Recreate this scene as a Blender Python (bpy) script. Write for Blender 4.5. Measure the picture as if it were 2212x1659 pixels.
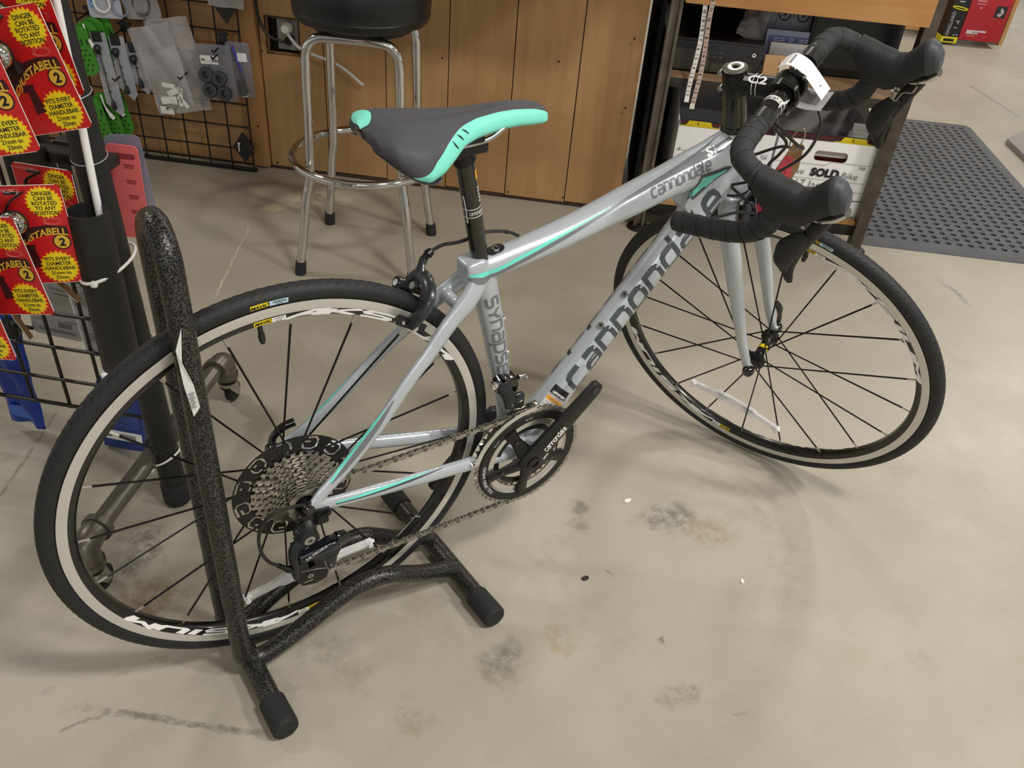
import bpy, bmesh, math, random
from mathutils import Vector, Matrix
from mathutils.bvhtree import BVHTree
random.seed(7)
PI = math.pi
R = math.radians
V = Vector
for o in list(bpy.data.objects):
    bpy.data.objects.remove(o)
SC = bpy.context.scene
COL = SC.collection

# ------------------------------------------------------------------ camera
cam = bpy.data.objects.new('camera', bpy.data.cameras.new('camera'))
COL.objects.link(cam)
SC.camera = cam
cr_, cu_, cf_ = V((0.8373, -0.5419, 0.0733)), V((0.2773, 0.5363, 0.7972)), V((0.4713, 0.6472, -0.5992))
cam.matrix_world = Matrix(((cr_.x, cu_.x, -cf_.x, -0.28377), (cr_.y, cu_.y, -cf_.y, -0.92825), (cr_.z, cu_.z, -cf_.z, 1.24072), (0, 0, 0, 1)))
cam.data.sensor_fit = 'HORIZONTAL'
cam.data.sensor_width = 36.0
cam.data.lens = 1857.5 / 2212 * 36.0
cam.data.clip_start = 0.02

# ------------------------------------------------------------------ world, lights, exposure
W = bpy.data.worlds.new('world')
SC.world = W
W.use_nodes = True
W.node_tree.nodes['Background'].inputs[0].default_value = (1.0, 0.985, 0.955, 1)
W.node_tree.nodes['Background'].inputs[1].default_value = 0.50
SC.view_settings.view_transform = 'Standard'
SC.view_settings.look = 'None'
SC.view_settings.exposure = 0.0
SC.view_settings.gamma = 1.0
SC.view_settings.use_curve_mapping = False

UD = V((0.7559, -0.6547, 0))      # along the counter front, to the right
NF = V((-0.6547, -0.7559, 0))     # out of the counter front, towards the room
CA = V((0.6312, 1.8289, 0))       # left end of the counter front on the floor
UANG = math.atan2(UD.y, UD.x)

def strip_light(name, c, length, width, power, rot=UANG, col=(1.0, 0.965, 0.9)):
    d = bpy.data.lights.new(name, 'AREA')
    d.shape = 'RECTANGLE'
    d.size, d.size_y, d.energy, d.color = length, width, power, col
    o = bpy.data.objects.new(name, d)
    COL.objects.link(o)
    o.location = c
    o.rotation_euler = (0, 0, rot)
    return o
strip_light('ceiling_light_near', (0.75, -1.75, 3.4), 0.55, 0.35, 74)
strip_light('ceiling_light_right', (2.5, -2.75, 3.4), 0.55, 0.35, 105)
strip_light('ceiling_light_behind', (-1.4, 2.8, 3.4), 0.55, 0.35, 40)
strip_light('ceiling_light_far', (6.0, 1.25, 3.4), 0.55, 0.35, 90)
strip_light('ceiling_light_counter', (2.8, 2.4, 3.4), 0.55, 0.35, 30)
strip_light('added_fill_light', (-2.2, -4.2, 3.4), 2.4, 0.35, 70)  # added fill from behind the camera, lifts the counter front; not a known lamp

# ------------------------------------------------------------------ materials
def lin(c):
    return c / 12.92 if c <= 0.04045 else ((c + 0.055) / 1.055) ** 2.4
def hx(s):
    s = s.lstrip('#')
    return tuple(lin(int(s[i:i + 2], 16) / 255) for i in (0, 2, 4)) + (1,)
MATS = {}
def mat(name, col, rough=0.5, metal=0.0, var=0.0, scale=20.0, bump=0.0, bscale=200.0, coat=0.0, spec=0.5, trans=0.0, stretch=None, emit=0):
    if name in MATS:
        return MATS[name]
    m = bpy.data.materials.new(name)
    m.use_nodes = True
    nt = m.node_tree
    b = nt.nodes['Principled BSDF']
    c = hx(col) if isinstance(col, str) else col
    b.inputs['Base Color'].default_value = c
    b.inputs['Roughness'].default_value = rough
    b.inputs['Metallic'].default_value = metal
    b.inputs['Specular IOR Level'].default_value = spec
    if coat:
        b.inputs['Coat Weight'].default_value = coat
        b.inputs['Coat Roughness'].default_value = 0.08
    if trans:
        b.inputs['Transmission Weight'].default_value = trans
    tc = nt.nodes.new('ShaderNodeTexCoord')
    src = tc.outputs['Object']
    if stretch:
        mp = nt.nodes.new('ShaderNodeMapping')
        mp.inputs['Scale'].default_value = stretch
        nt.links.new(src, mp.inputs[0])
        src = mp.outputs[0]
    n = nt.nodes.new('ShaderNodeTexNoise')
    n.inputs['Scale'].default_value = scale
    n.inputs['Detail'].default_value = 4
    nt.links.new(src, n.inputs['Vector'])
    r = nt.nodes.new('ShaderNodeMapRange')
    r.inputs['From Min'].default_value = 0.3
    r.inputs['From Max'].default_value = 0.7
    r.inputs['To Min'].default_value = 1 - max(var, 0.02)
    r.inputs['To Max'].default_value = 1 + max(var, 0.02)
    nt.links.new(n.outputs['Fac'], r.inputs['Value'])
    mx = nt.nodes.new('ShaderNodeVectorMath')
    mx.operation = 'SCALE'
    mx.inputs[0].default_value = c[:3]
    nt.links.new(r.outputs[0], mx.inputs['Scale'])
    nt.links.new(mx.outputs[0], b.inputs['Base Color'])
    if bump:
        n2 = nt.nodes.new('ShaderNodeTexNoise')
        n2.inputs['Scale'].default_value = bscale
        n2.inputs['Detail'].default_value = 3
        nt.links.new(src, n2.inputs['Vector'])
        bp = nt.nodes.new('ShaderNodeBump')
        bp.inputs['Strength'].default_value = bump
        bp.inputs['Distance'].default_value = 0.002
        nt.links.new(n2.outputs['Fac'], bp.inputs['Height'])
        nt.links.new(bp.outputs[0], b.inputs['Normal'])
    MATS[name] = m
    return m
def bagmat(name, tint='#dfe2e6', alpha=0.3, rough=0.18):
    m = mat(name, tint, rough, 0, 0.05, 60, 0.5, 40)
    m.node_tree.nodes['Principled BSDF'].inputs['Alpha'].default_value = alpha
    return m

STAINS = [
    (0.736, -0.118, 0.063, 0.051, -0.50, 0.85, '#66645c'),
    (0.779, -0.188, 0.062, 0.053, -0.51, 0.70, '#8f7d5c'),
    (0.681, -0.102, 0.038, 0.020, -0.50, 0.50, '#6b5f50'),
    (0.591, -0.004, 0.029, 0.027, -0.50, 0.70, '#5f5a4f'),
    (0.556, -0.043, 0.028, 0.026, -0.50, 0.50, '#6b6356'),
    (0.265, -0.224, 0.051, 0.038, -0.52, 0.75, '#6f6d63'),
    (0.239, -0.251, 0.050, 0.027, -0.52, 0.50, '#77725f'),
    (0.363, -0.243, 0.045, 0.029, -0.52, 0.55, '#93805c'),
    (0.522, -0.328, 0.013, 0.012, -0.52, 0.90, '#6f695c'),
    (0.541, -0.181, 0.007, 0.008, -0.51, 0.80, '#5f5a50'),
    (0.484, -0.438, 0.035, 0.018, -0.53, 0.60, '#6b675d'),
    (0.450, -0.430, 0.023, 0.013, -0.53, 0.50, '#7a7466'),
    (0.073, -0.256, 0.040, 0.020, -0.53, 0.55, '#8f8468'),
    (-0.188, 0.308, 0.054, 0.073, -0.51, 0.80, '#54504a'),
    (-0.205, 0.182, 0.075, 0.048, -0.51, 0.75, '#7c6a48'),
    (-0.236, 0.259, 0.024, 0.034, -0.51, 0.70, '#5a554d'),
    (-0.230, 0.057, 0.011, 0.011, -0.52, 0.70, '#8c8373'),
    (-0.282, 0.058, 0.012, 0.012, -0.52, 0.70, '#8c8373'),
    (0.675, 1.540, 0.141, 0.071, -0.42, 0.80, '#e2d8be'),
    (0.531, 1.531, 0.050, 0.033, -0.42, 0.70, '#dcc9a0'),
    (0.520, 1.666, 0.029, 0.054, -0.41, 0.50, '#c9b48a'),
    (0.682, 1.427, 0.087, 0.084, -0.42, 0.40, '#8e897c'),
    (0.009, -0.061, 0.065, 0.042, -0.52, 0.45, '#77746b'),
    (0.030, -0.125, 0.045, 0.027, -0.52, 0.35, '#85806f'),
    (1.297, -0.250, 0.049, 0.043, -0.49, 0.40, '#85807a'),
    (0.946, -0.175, 0.056, 0.044, -0.50, 0.30, '#8a8479'),
    (2.143, 0.183, 0.018, 0.096, -0.45, 0.60, '#5e5a52'),
    (1.822, 0.052, 0.041, 0.039, -0.47, 0.50, '#a78f66'),
    (1.848, 0.418, 0.152, 0.094, -0.45, 0.00, '#888888'),
    (-0.349, 0.027, 0.021, 0.017, -0.53, 0.50, '#7b7568'),
    (-0.395, 0.082, 0.014, 0.013, -0.53, 0.50, '#6f6a5e'),
    (-0.013, 0.456, 0.037, 0.043, -0.49, 0.30, '#8a8477'),
    (0.871, -0.309, 0.057, 0.133, -0.51, 0.25, '#8b847c'),
    (0.541, -0.510, 0.019, 0.009, -0.53, 0.50, '#6b665c'),
    (1.147, -0.595, 0.037, 0.038, -0.52, 0.25, '#9a9087'),
    (-0.069, -0.097, 0.022, 0.010, -0.53, 0.30, '#77746b'),
]
CRACKS = [
    (0.203, 1.099, 0.434, 1.476, 0.0040, 0.70, '#cfc6b0'),
    (-0.390, 0.562, -0.229, 0.802, 0.0050, 0.70, '#77705f'),
    (-0.317, 0.022, -0.109, -0.151, 0.0080, 0.75, '#5c574d'),
    (-0.379, 0.009, -0.298, 0.012, 0.0040, 0.60, '#6c675b'),
    (4.173, 1.484, 3.958, 1.071, 0.0120, 0.60, '#77706a'),
    (0.315, 0.893, 0.368, 0.442, 0.0030, 0.35, '#8f8979'),
    (0.563, 0.081, 0.655, 0.582, 0.0030, 0.25, '#a2937a'),
]
def floor_material():
    m = bpy.data.materials.new('polished_concrete')
    m.use_nodes = True
    nt = m.node_tree
    N, L = nt.nodes, nt.links
    b = N['Principled BSDF']
    tc = N.new('ShaderNodeTexCoord')
    pos = tc.outputs['Object']
    def noise(scale, detail=6, rough=0.6, vec=pos):
        n = N.new('ShaderNodeTexNoise')
        n.inputs['Scale'].default_value = scale
        n.inputs['Detail'].default_value = detail
        n.inputs['Roughness'].default_value = rough
        L.new(vec, n.inputs['Vector'])
        return n.outputs['Fac']
    def ramp(fac, a, c):
        r = N.new('ShaderNodeMapRange')
        r.interpolation_type = 'SMOOTHSTEP'
        r.inputs['From Min'].default_value = a
        r.inputs['From Max'].default_value = c
        L.new(fac, r.inputs['Value'])
        return r.outputs[0]
    def math_(op, a, c):
        q = N.new('ShaderNodeMath')
        q.operation = op
        for i, s in enumerate((a, c)):
            if isinstance(s, (int, float)):
                q.inputs[i].default_value = s
            else:
                L.new(s, q.inputs[i])
        return q.outputs[0]
    def mix(fac, a, c):
        q = N.new('ShaderNodeMix')
        q.data_type = 'RGBA'
        if isinstance(fac, (int, float)):
            q.inputs[0].default_value = fac
        else:
            L.new(fac, q.inputs[0])
        for i, s in ((6, a), (7, c)):
            if isinstance(s, tuple):
                q.inputs[i].default_value = s
            else:
                L.new(s, q.inputs[i])
        return q.outputs[2]
    c = mix(ramp(noise(1.6, 5), 0.36, 0.66), hx('#9f998b'), hx('#aca598'))
    c = mix(math_('MULTIPLY', ramp(noise(7, 8, 0.7), 0.5, 0.72), 0.5), c, hx('#a09884'))
    c = mix(math_('MULTIPLY', ramp(noise(3.1, 7, 0.75), 0.56, 0.72), 0.45), c, hx('#8d8677'))
    c = mix(math_('MULTIPLY', ramp(noise(240, 3, 0.7), 0.58, 0.75), 0.4), c, hx('#847d6e'))
    c = mix(math_('MULTIPLY', ramp(noise(130, 3, 0.7), 0.60, 0.75), 0.3), c, hx('#cfc8ba'))
    wob = N.new('ShaderNodeTexNoise')
    wob.inputs['Scale'].default_value = 14
    wob.inputs['Detail'].default_value = 7
    wob.inputs['Roughness'].default_value = 0.72
    L.new(pos, wob.inputs['Vector'])
    wv = N.new('ShaderNodeVectorMath'); wv.operation = 'MULTIPLY_ADD'
    L.new(wob.outputs['Color'], wv.inputs[0])
    wv.inputs[1].default_value = (0.10, 0.10, 0)
    wv.inputs[2].default_value = (-0.05, -0.05, 0)
    wp = N.new('ShaderNodeVectorMath'); wp.operation = 'ADD'
    L.new(pos, wp.inputs[0]); L.new(wv.outputs[0], wp.inputs[1])
    # stains: x, y, radius x, radius y, angle, strength, colour
    for (x, y, rx, ry, a, s, col) in STAINS:
        mp = N.new('ShaderNodeMapping'); mp.vector_type = 'TEXTURE'
        mp.inputs['Location'].default_value = (x, y, 0)
        mp.inputs['Rotation'].default_value = (0, 0, a)
        mp.inputs['Scale'].default_value = (rx, ry, 1)
        L.new(wp.outputs[0], mp.inputs[0])
        ln = N.new('ShaderNodeVectorMath'); ln.operation = 'LENGTH'
        L.new(mp.outputs[0], ln.inputs[0])
        inv = N.new('ShaderNodeMapRange'); inv.interpolation_type = 'SMOOTHSTEP'
        inv.inputs['From Min'].default_value = 1.15
        inv.inputs['From Max'].default_value = 0.35
        L.new(ln.outputs['Value'], inv.inputs['Value'])
        f = math_('MULTIPLY', inv.outputs[0], ramp(noise(38, 6, 0.75), 0.34, 0.62))
        c = mix(math_('MULTIPLY', f, s), c, hx(col))
    # cracks and saw-cut lines: segment p->q, half width
    for (x0, y0, x1, y1, hw, s, col) in CRACKS:
        ln_ = math.hypot(x1 - x0, y1 - y0)
        mp = N.new('ShaderNodeMapping'); mp.vector_type = 'TEXTURE'
        mp.inputs['Location'].default_value = ((x0 + x1) / 2, (y0 + y1) / 2, 0)
        mp.inputs['Rotation'].default_value = (0, 0, math.atan2(y1 - y0, x1 - x0))
        wq = N.new('ShaderNodeVectorMath'); wq.operation = 'MULTIPLY_ADD'
        L.new(wob.outputs['Color'], wq.inputs[0])
        wq.inputs[1].default_value = (0.03, 0.03, 0)
        L.new(pos, wq.inputs[2])
        L.new(wq.outputs[0], mp.inputs[0])
        sp = N.new('ShaderNodeSeparateXYZ')
        L.new(mp.outputs[0], sp.inputs[0])
        ax = math_('ABSOLUTE', sp.outputs[0], 0)
        ay = math_('ABSOLUTE', sp.outputs[1], 0)
        f = math_('MULTIPLY', ramp(ay, hw, hw * 0.3), ramp(ax, ln_ / 2, ln_ / 2 * 0.85))
        f = math_('MULTIPLY', f, ramp(noise(25, 5, 0.7), 0.3, 0.55))
        c = mix(math_('MULTIPLY', f, s), c, hx(col))
    L.new(c, b.inputs['Base Color'])
    rr = N.new('ShaderNodeMapRange')
    rr.inputs['To Min'].default_value = 0.30
    rr.inputs['To Max'].default_value = 0.55
    L.new(noise(5, 6), rr.inputs['Value'])
    L.new(rr.outputs[0], b.inputs['Roughness'])
    bp = N.new('ShaderNodeBump')
    bp.inputs['Strength'].default_value = 0.12
    bp.inputs['Distance'].default_value = 0.002
    L.new(noise(160, 4), bp.inputs['Height'])
    L.new(bp.outputs[0], b.inputs['Normal'])
    return m

def wood_material(name, c1, c2, scale=(3, 60, 60), dark=None):
    m = bpy.data.materials.new(name)
    m.use_nodes = True
    nt = m.node_tree
    N, L = nt.nodes, nt.links
    b = N['Principled BSDF']
    tc = N.new('ShaderNodeTexCoord')
    mp = N.new('ShaderNodeMapping')
    mp.inputs['Scale'].default_value = scale
    L.new(tc.outputs['Object'], mp.inputs[0])
    n = N.new('ShaderNodeTexNoise')
    n.inputs['Scale'].default_value = 1.0
    n.inputs['Detail'].default_value = 8
    n.inputs['Roughness'].default_value = 0.6
    n.inputs['Distortion'].default_value = 0.6
    L.new(mp.outputs[0], n.inputs['Vector'])
    cr = N.new('ShaderNodeValToRGB')
    cr.color_ramp.elements[0].position = 0.32
    cr.color_ramp.elements[0].color = hx(c1)
    cr.color_ramp.elements[1].position = 0.68
    cr.color_ramp.elements[1].color = hx(c2)
    L.new(n.outputs['Fac'], cr.inputs[0])
    n2 = N.new('ShaderNodeTexNoise')
    n2.inputs['Scale'].default_value = 2.6
    n2.inputs['Detail'].default_value = 5
    L.new(tc.outputs['Object'], n2.inputs['Vector'])
    r2 = N.new('ShaderNodeMapRange')
    r2.inputs['From Min'].default_value = 0.38
    r2.inputs['From Max'].default_value = 0.72
    L.new(n2.outputs['Fac'], r2.inputs['Value'])
    mx = N.new('ShaderNodeMix'); mx.data_type = 'RGBA'
    L.new(r2.outputs[0], mx.inputs[0])
    L.new(cr.outputs[0], mx.inputs[6])
    mx.inputs[7].default_value = hx(dark or c1)
    L.new(mx.outputs[2], b.inputs['Base Color'])
    b.inputs['Roughness'].default_value = 0.55
    b.inputs['Specular IOR Level'].default_value = 0.3
    bp = N.new('ShaderNodeBump')
    bp.inputs['Strength'].default_value = 0.15
    bp.inputs['Distance'].default_value = 0.001
    L.new(n.outputs['Fac'], bp.inputs['Height'])
    L.new(bp.outputs[0], b.inputs['Normal'])
    MATS[name] = m
    return m

# ------------------------------------------------------------------ mesh builder
def cr(pts, n=6, closed=False):
    P = [V(p) for p in pts]
    out = []
    m = len(P)
    for i in range(m if closed else m - 1):
        if closed:
            a, b, c, d = P[(i - 1) % m], P[i], P[(i + 1) % m], P[(i + 2) % m]
        else:
            b, c = P[i], P[i + 1]
            a = P[i - 1] if i else b * 2 - c
            d = P[i + 2] if i + 2 < m else c * 2 - b
        for k in range(n):
            t = k / n
            out.append(0.5 * ((2 * b) + (c - a) * t + (2 * a - 5 * b + 4 * c - d) * t * t + (3 * b - a - 3 * c + d) * t ** 3))
    if not closed:
        out.append(P[-1].copy())
    return out
def lerp_list(vals, n):
    out = []
    for i in range(len(vals) - 1):
        for k in range(n):
            t = k / n
            t = t * t * (3 - 2 * t)
            a, b = vals[i], vals[i + 1]
            if isinstance(a, tuple):
                out.append(tuple(p + (q - p) * t for p, q in zip(a, b)))
            else:
                out.append(a + (b - a) * t)
    out.append(vals[-1])
    return out

class MB:
    def __init__(self):
        self.v, self.f, self.m = [], [], []
    def add(self, verts, faces, m=0, M=None):
        o = len(self.v)
        self.v += [tuple(M @ V(p)) for p in verts] if M else [tuple(p) for p in verts]
        self.f += [tuple(i + o for i in f) for f in faces]
        self.m += [m] * len(faces) if isinstance(m, int) else list(m)
        return self
    def rings(self, rings, m=0, closed=False, caps=True, wrap=True):
        n = len(rings[0])
        vs = [p for r in rings for p in r]
        fs = []
        K = len(rings)
        for i in range(K if closed else K - 1):
            j = (i + 1) % K
            for k in range(n if wrap else n - 1):
                l = (k + 1) % n
                fs.append((i * n + k, i * n + l, j * n + l, j * n + k))
        if caps and not closed:
            fs.append(tuple(range(n - 1, -1, -1)))
            fs.append(tuple((K - 1) * n + k for k in range(n)))
        return self.add(vs, fs, m)
    def tube(self, path, r, n=10, m=0, caps=True, closed=False, up=None, M=None, sup=2.0):
        P = [M @ V(p) if M else V(p) for p in path]
        K = len(P)
        rings = []
        N = None
        for i in range(K):
            if closed:
                t = P[(i + 1) % K] - P[i - 1]
            else:
                t = P[min(i + 1, K - 1)] - P[max(i - 1, 0)]
            t.normalize()
            if up is not None:
                s = t.cross(V(up))
                if s.length < 1e-5:
                    s = t.cross(V((1, 0, 0)))
                s.normalize()
                N = s
            elif N is None:
                s = t.cross(V((0, 0, 1)))
                if s.length < 1e-3:
                    s = t.cross(V((0, 1, 0)))
                N = s.normalized()
            else:
                N = (N - t * N.dot(t)).normalized()
            Bn = N.cross(t)
            rr = r[i] if isinstance(r, list) else r
            a, b = rr if isinstance(rr, tuple) else (rr, rr)
            ring = []
            for k in range(n):
                an = 2 * PI * k / n
                c, s_ = math.cos(an), math.sin(an)
                if sup != 2.0:
                    c = math.copysign(abs(c) ** (2 / sup), c)
                    s_ = math.copysign(abs(s_) ** (2 / sup), s_)
                ring.append(P[i] + N * (a * c) + Bn * (b * s_))
            rings.append(ring)
        return self.rings(rings, m, closed, caps)
    def lathe(self, prof, n=24, M=None, m=0, closed=False, caps=False):
        # profile of (radius, height) turned about local z
        rings = []
        for k in range(n):
            a = 2 * PI * k / n
            ca, sa = math.cos(a), math.sin(a)
            rings.append([V((r * ca, r * sa, z)) for r, z in prof])
        if M:
            rings = [[M @ p for p in q] for q in rings]
        K, L_ = n, len(prof)
        vs = [p for q in rings for p in q]
        fs, mm = [], []
        for i in range(K):
            j = (i + 1) % K
            for k in range(L_ if closed else L_ - 1):
                l = (k + 1) % L_
                fs.append((i * L_ + k, j * L_ + k, j * L_ + l, i * L_ + l))
                mm.append(m[k] if isinstance(m, list) else m)
        if caps:
            fs.append(tuple(i * L_ for i in range(K - 1, -1, -1))); mm.append(m[0] if isinstance(m, list) else m)
            fs.append(tuple(i * L_ + L_ - 1 for i in range(K))); mm.append(m[-1] if isinstance(m, list) else m)
        return self.add(vs, fs, mm)
    def cyl(self, p, q, r, n=12, m=0, r2=None):
        return self.tube([p, q], [r, r if r2 is None else r2], n, m)
    def box(self, c, s, M=None, m=0, bev=0.0):
        bm = bmesh.new()
        bmesh.ops.create_cube(bm, size=1)
        bmesh.ops.scale(bm, vec=V(s), verts=bm.verts)
        if bev:
            bmesh.ops.bevel(bm, geom=bm.edges[:], offset=bev, segments=2, affect='EDGES', profile=0.6)
        bmesh.ops.translate(bm, vec=V(c), verts=bm.verts)
        bm.verts.ensure_lookup_table()
        self.add([v.co.copy() for v in bm.verts], [tuple(v.index for v in f.verts) for f in bm.faces], m, M)
        bm.free()
        return self
    def prism(self, poly, h0, h1, M=None, m=0):
        n = len(poly)
        vs = [(x, y, h0) for x, y in poly] + [(x, y, h1) for x, y in poly]
        fs = [tuple(range(n - 1, -1, -1)), tuple(range(n, 2 * n))]
        fs += [(i, (i + 1) % n, n + (i + 1) % n, n + i) for i in range(n)]
        return self.add(vs, fs, m, M)
    def sphere(self, c, r, n=12, m=0, M=None, sc=(1, 1, 1)):
        prof = [(max(1e-5, r * math.sin(PI * k / n)), -r * math.cos(PI * k / n)) for k in range(n + 1)]
        T = Matrix.Translation(V(c)) @ Matrix.Diagonal((sc[0], sc[1], sc[2], 1))
        return self.lathe(prof, max(8, n), (M @ T) if M else T, m)
    def shape(self, splines, h0, h1, M=None, m=0):
        # filled 2D outlines (inner closed splines become holes), from z=h0 to z=h1
        cu = bpy.data.curves.new('tmp', 'CURVE')
        cu.dimensions = '2D'
        cu.fill_mode = 'BOTH'
        cu.extrude = (h1 - h0) / 2
        for s in splines:
            sp = cu.splines.new('POLY')
            sp.points.add(len(s) - 1)
            for p, q in zip(sp.points, s):
                p.co = (q[0], q[1], 0, 1)
            sp.use_cyclic_u = True
        vs, fs = curve_geo(cu)
        T = Matrix.Translation((0, 0, (h0 + h1) / 2))
        return self.add(vs, fs, m, M @ T if M else T)
def curve_geo(cu):
    o = bpy.data.objects.new('tmp', cu)
    COL.objects.link(o)
    me = bpy.data.meshes.new_from_object(o)
    vs = [v.co.copy() for v in me.vertices]
    fs = [tuple(p.vertices) for p in me.polygons]
    bpy.data.objects.remove(o)
    bpy.data.curves.remove(cu)
    bpy.data.meshes.remove(me)
    return vs, fs
TXT = {}
def text_geo(s, bold=0.0, shear=0.0, space=1.0):
    k = (s, bold, shear, space)
    if k not in TXT:
        cu = bpy.data.curves.new('tmp', 'FONT')
        cu.body = s
        cu.size = 1.0
        cu.offset = bold
        cu.shear = shear
        cu.space_character = space
        cu.align_x = 'CENTER'
        cu.resolution_u = 3
        TXT[k] = curve_geo(cu)
    return TXT[k]
def add_text(mb, s, size, M, m=0, bold=0.0, shear=0.0, wx=1.0, fn=None, space=1.0):
    vs, fs = text_geo(s, bold, shear, space)
    vs = [V((p.x * size * wx, (p.y - 0.35) * size, 0)) for p in vs]
    if fn:
        vs = [fn(p.x, p.y) for p in vs]
        mb.add(vs, fs, m)
    else:
        mb.add(vs, fs, m, M)

def mesh_of(name, mb, mats, angle=40):
    me = bpy.data.meshes.new(name)
    me.from_pydata(mb.v, [], mb.f)
    for x in (mats if isinstance(mats, (list, tuple)) else [mats]):
        me.materials.append(x)
    me.polygons.foreach_set('material_index', mb.m)
    me.polygons.foreach_set('use_smooth', [True] * len(me.polygons))
    me.validate(verbose=False)
    me.update()
    bm = bmesh.new()
    bm.from_mesh(me)
    bmesh.ops.remove_doubles(bm, verts=bm.verts, dist=1e-6)
    bmesh.ops.recalc_face_normals(bm, faces=bm.faces)
    bm.to_mesh(me)
    bm.free()
    me.set_sharp_from_angle(angle=R(angle))
    return me
def obj(name, mb, mats, parent=None, M=None, angle=40, label=None):
    me = mb if isinstance(mb, bpy.types.Mesh) else mesh_of(name, mb, mats, angle)
    o = bpy.data.objects.new(name, me)
    COL.objects.link(o)
    if parent:
        o.parent = parent
    if M is not None:
        o.matrix_basis = M
    if label:
        o['label'] = label
    return o
def tag(o, label, cat, group=None, kind=None):
    if label:
        o['label'] = label
    if cat:
        o['category'] = cat
    if group:
        o['group'] = group
    if kind:
        o['kind'] = kind
    return o
def thing(name, label, cat, M=None, group=None):
    o = bpy.data.objects.new(name, None)
    o.empty_display_size = 0.05
    COL.objects.link(o)
    if M is not None:
        o.matrix_basis = M if isinstance(M, Matrix) else Matrix.Translation(V(M))
    return tag(o, label, cat, group)
def frame(o, x, y, z):
    x, y, z, o = V(x), V(y), V(z), V(o)
    return Matrix(((x.x, y.x, z.x, o.x), (x.y, y.y, z.y, o.y), (x.z, y.z, z.z, o.z), (0, 0, 0, 1)))
def copy_tree(o, M=None, parent=None):
    c = o.copy()
    COL.objects.link(c)
    c.parent = parent
    if M is not None:
        c.matrix_basis = M
    for ch in [x for x in bpy.data.objects if x.parent == o]:
        copy_tree(ch, None, c)
    return c
def star(n, r0, r1, cx=0, cy=0, sx=1.0):
    return [(cx + sx * (r0 if k % 2 else r1) * math.cos(PI * k / n), cy + (r0 if k % 2 else r1) * math.sin(PI * k / n)) for k in range(2 * n)]
def circ(r, n=32, cx=0, cy=0, rev=False):
    p = [(cx + r * math.cos(2 * PI * k / n), cy + r * math.sin(2 * PI * k / n)) for k in range(n)]
    return p[::-1] if rev else p
def rrect(w, h, r, n=4, cx=0, cy=0):
    p = []
    for (x, y, a) in ((w / 2 - r, h / 2 - r, 0), (-w / 2 + r, h / 2 - r, 90), (-w / 2 + r, -h / 2 + r, 180), (w / 2 - r, -h / 2 + r, 270)):
        for k in range(n + 1):
            t = R(a + 90 * k / n)
            p.append((cx + x + r * math.cos(t), cy + y + r * math.sin(t)))
    return p

# stroke lettering used for the logos: every letter is a set of polylines in a 1 x 1 box
GL = {
 'c': [[(1, 1), (.3, 1), (.08, .92), (0, .7), (0, .3), (.08, .08), (.3, 0), (1, 0)]],
 'a': [[(.1, 1), (.7, 1), (.92, .92), (1, .7), (1, 0), (.25, 0), (.05, .08), (0, .28), (.05, .48), (.25, .56), (1, .56)]],
 'n': [[(0, 0), (0, 1), (.7, 1), (.92, .92), (1, .7), (1, 0)]],
 'o': [[(.3, 1), (.7, 1), (.92, .92), (1, .7), (1, .3), (.92, .08), (.7, 0), (.3, 0), (.08, .08), (0, .3), (0, .7), (.08, .92), (.3, 1)]],
 'd': [[(1, 1.45), (1, 0), (.3, 0), (.08, .08), (0, .3), (0, .7), (.08, .92), (.3, 1), (1, 1)]],
 'l': [[(0, 1.45), (0, .25), (.1, .06), (.34, 0)]],
 'e': [[(.95, 0), (.3, 0), (.08, .08), (0, .3), (0, .7), (.08, .92), (.3, 1), (.7, 1), (.92, .92), (1, .7), (1, .5), (0, .5)]],
 's': [[(1, 1), (.25, 1), (.05, .92), (0, .75), (.05, .58), (.25, .5), (.75, .5), (.95, .42), (1, .25), (.95, .08), (.75, 0), (0, 0)]],
 'y': [[(0, 1), (.1, .72), (.5, .46), (.9, .72), (1, 1)], [(.5, .46), (.5, 0)]],
 'p': [[(0, -.45), (0, 1), (.7, 1), (.92, .92), (1, .7), (1, .3), (.92, .08), (.7, 0), (0, 0)]],
 'A': [[(0, 0), (.75, 1), (1, 1), (1, 0)], [(.35, .38), (1, .38)]],
 'K': [[(0, 0), (0, 1)], [(1, 1), (.15, .5), (1, 0)]],
 'S': [[(1, 1), (.1, 1), (0, .75), (.1, .52), (.9, .48), (1, .25), (.9, 0), (0, 0)]],
 'I': [[(.2, 0), (.2, 1)]],
 'U': [[(0, 1), (0, .2), (.15, 0), (.85, 0), (1, .2), (1, 1)]],
 'M': [[(0, 0), (0, 1), (.5, .45), (1, 1), (1, 0)]],
}
GW = {'l': .34, 'I': .4, 'y': 1.0}
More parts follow.
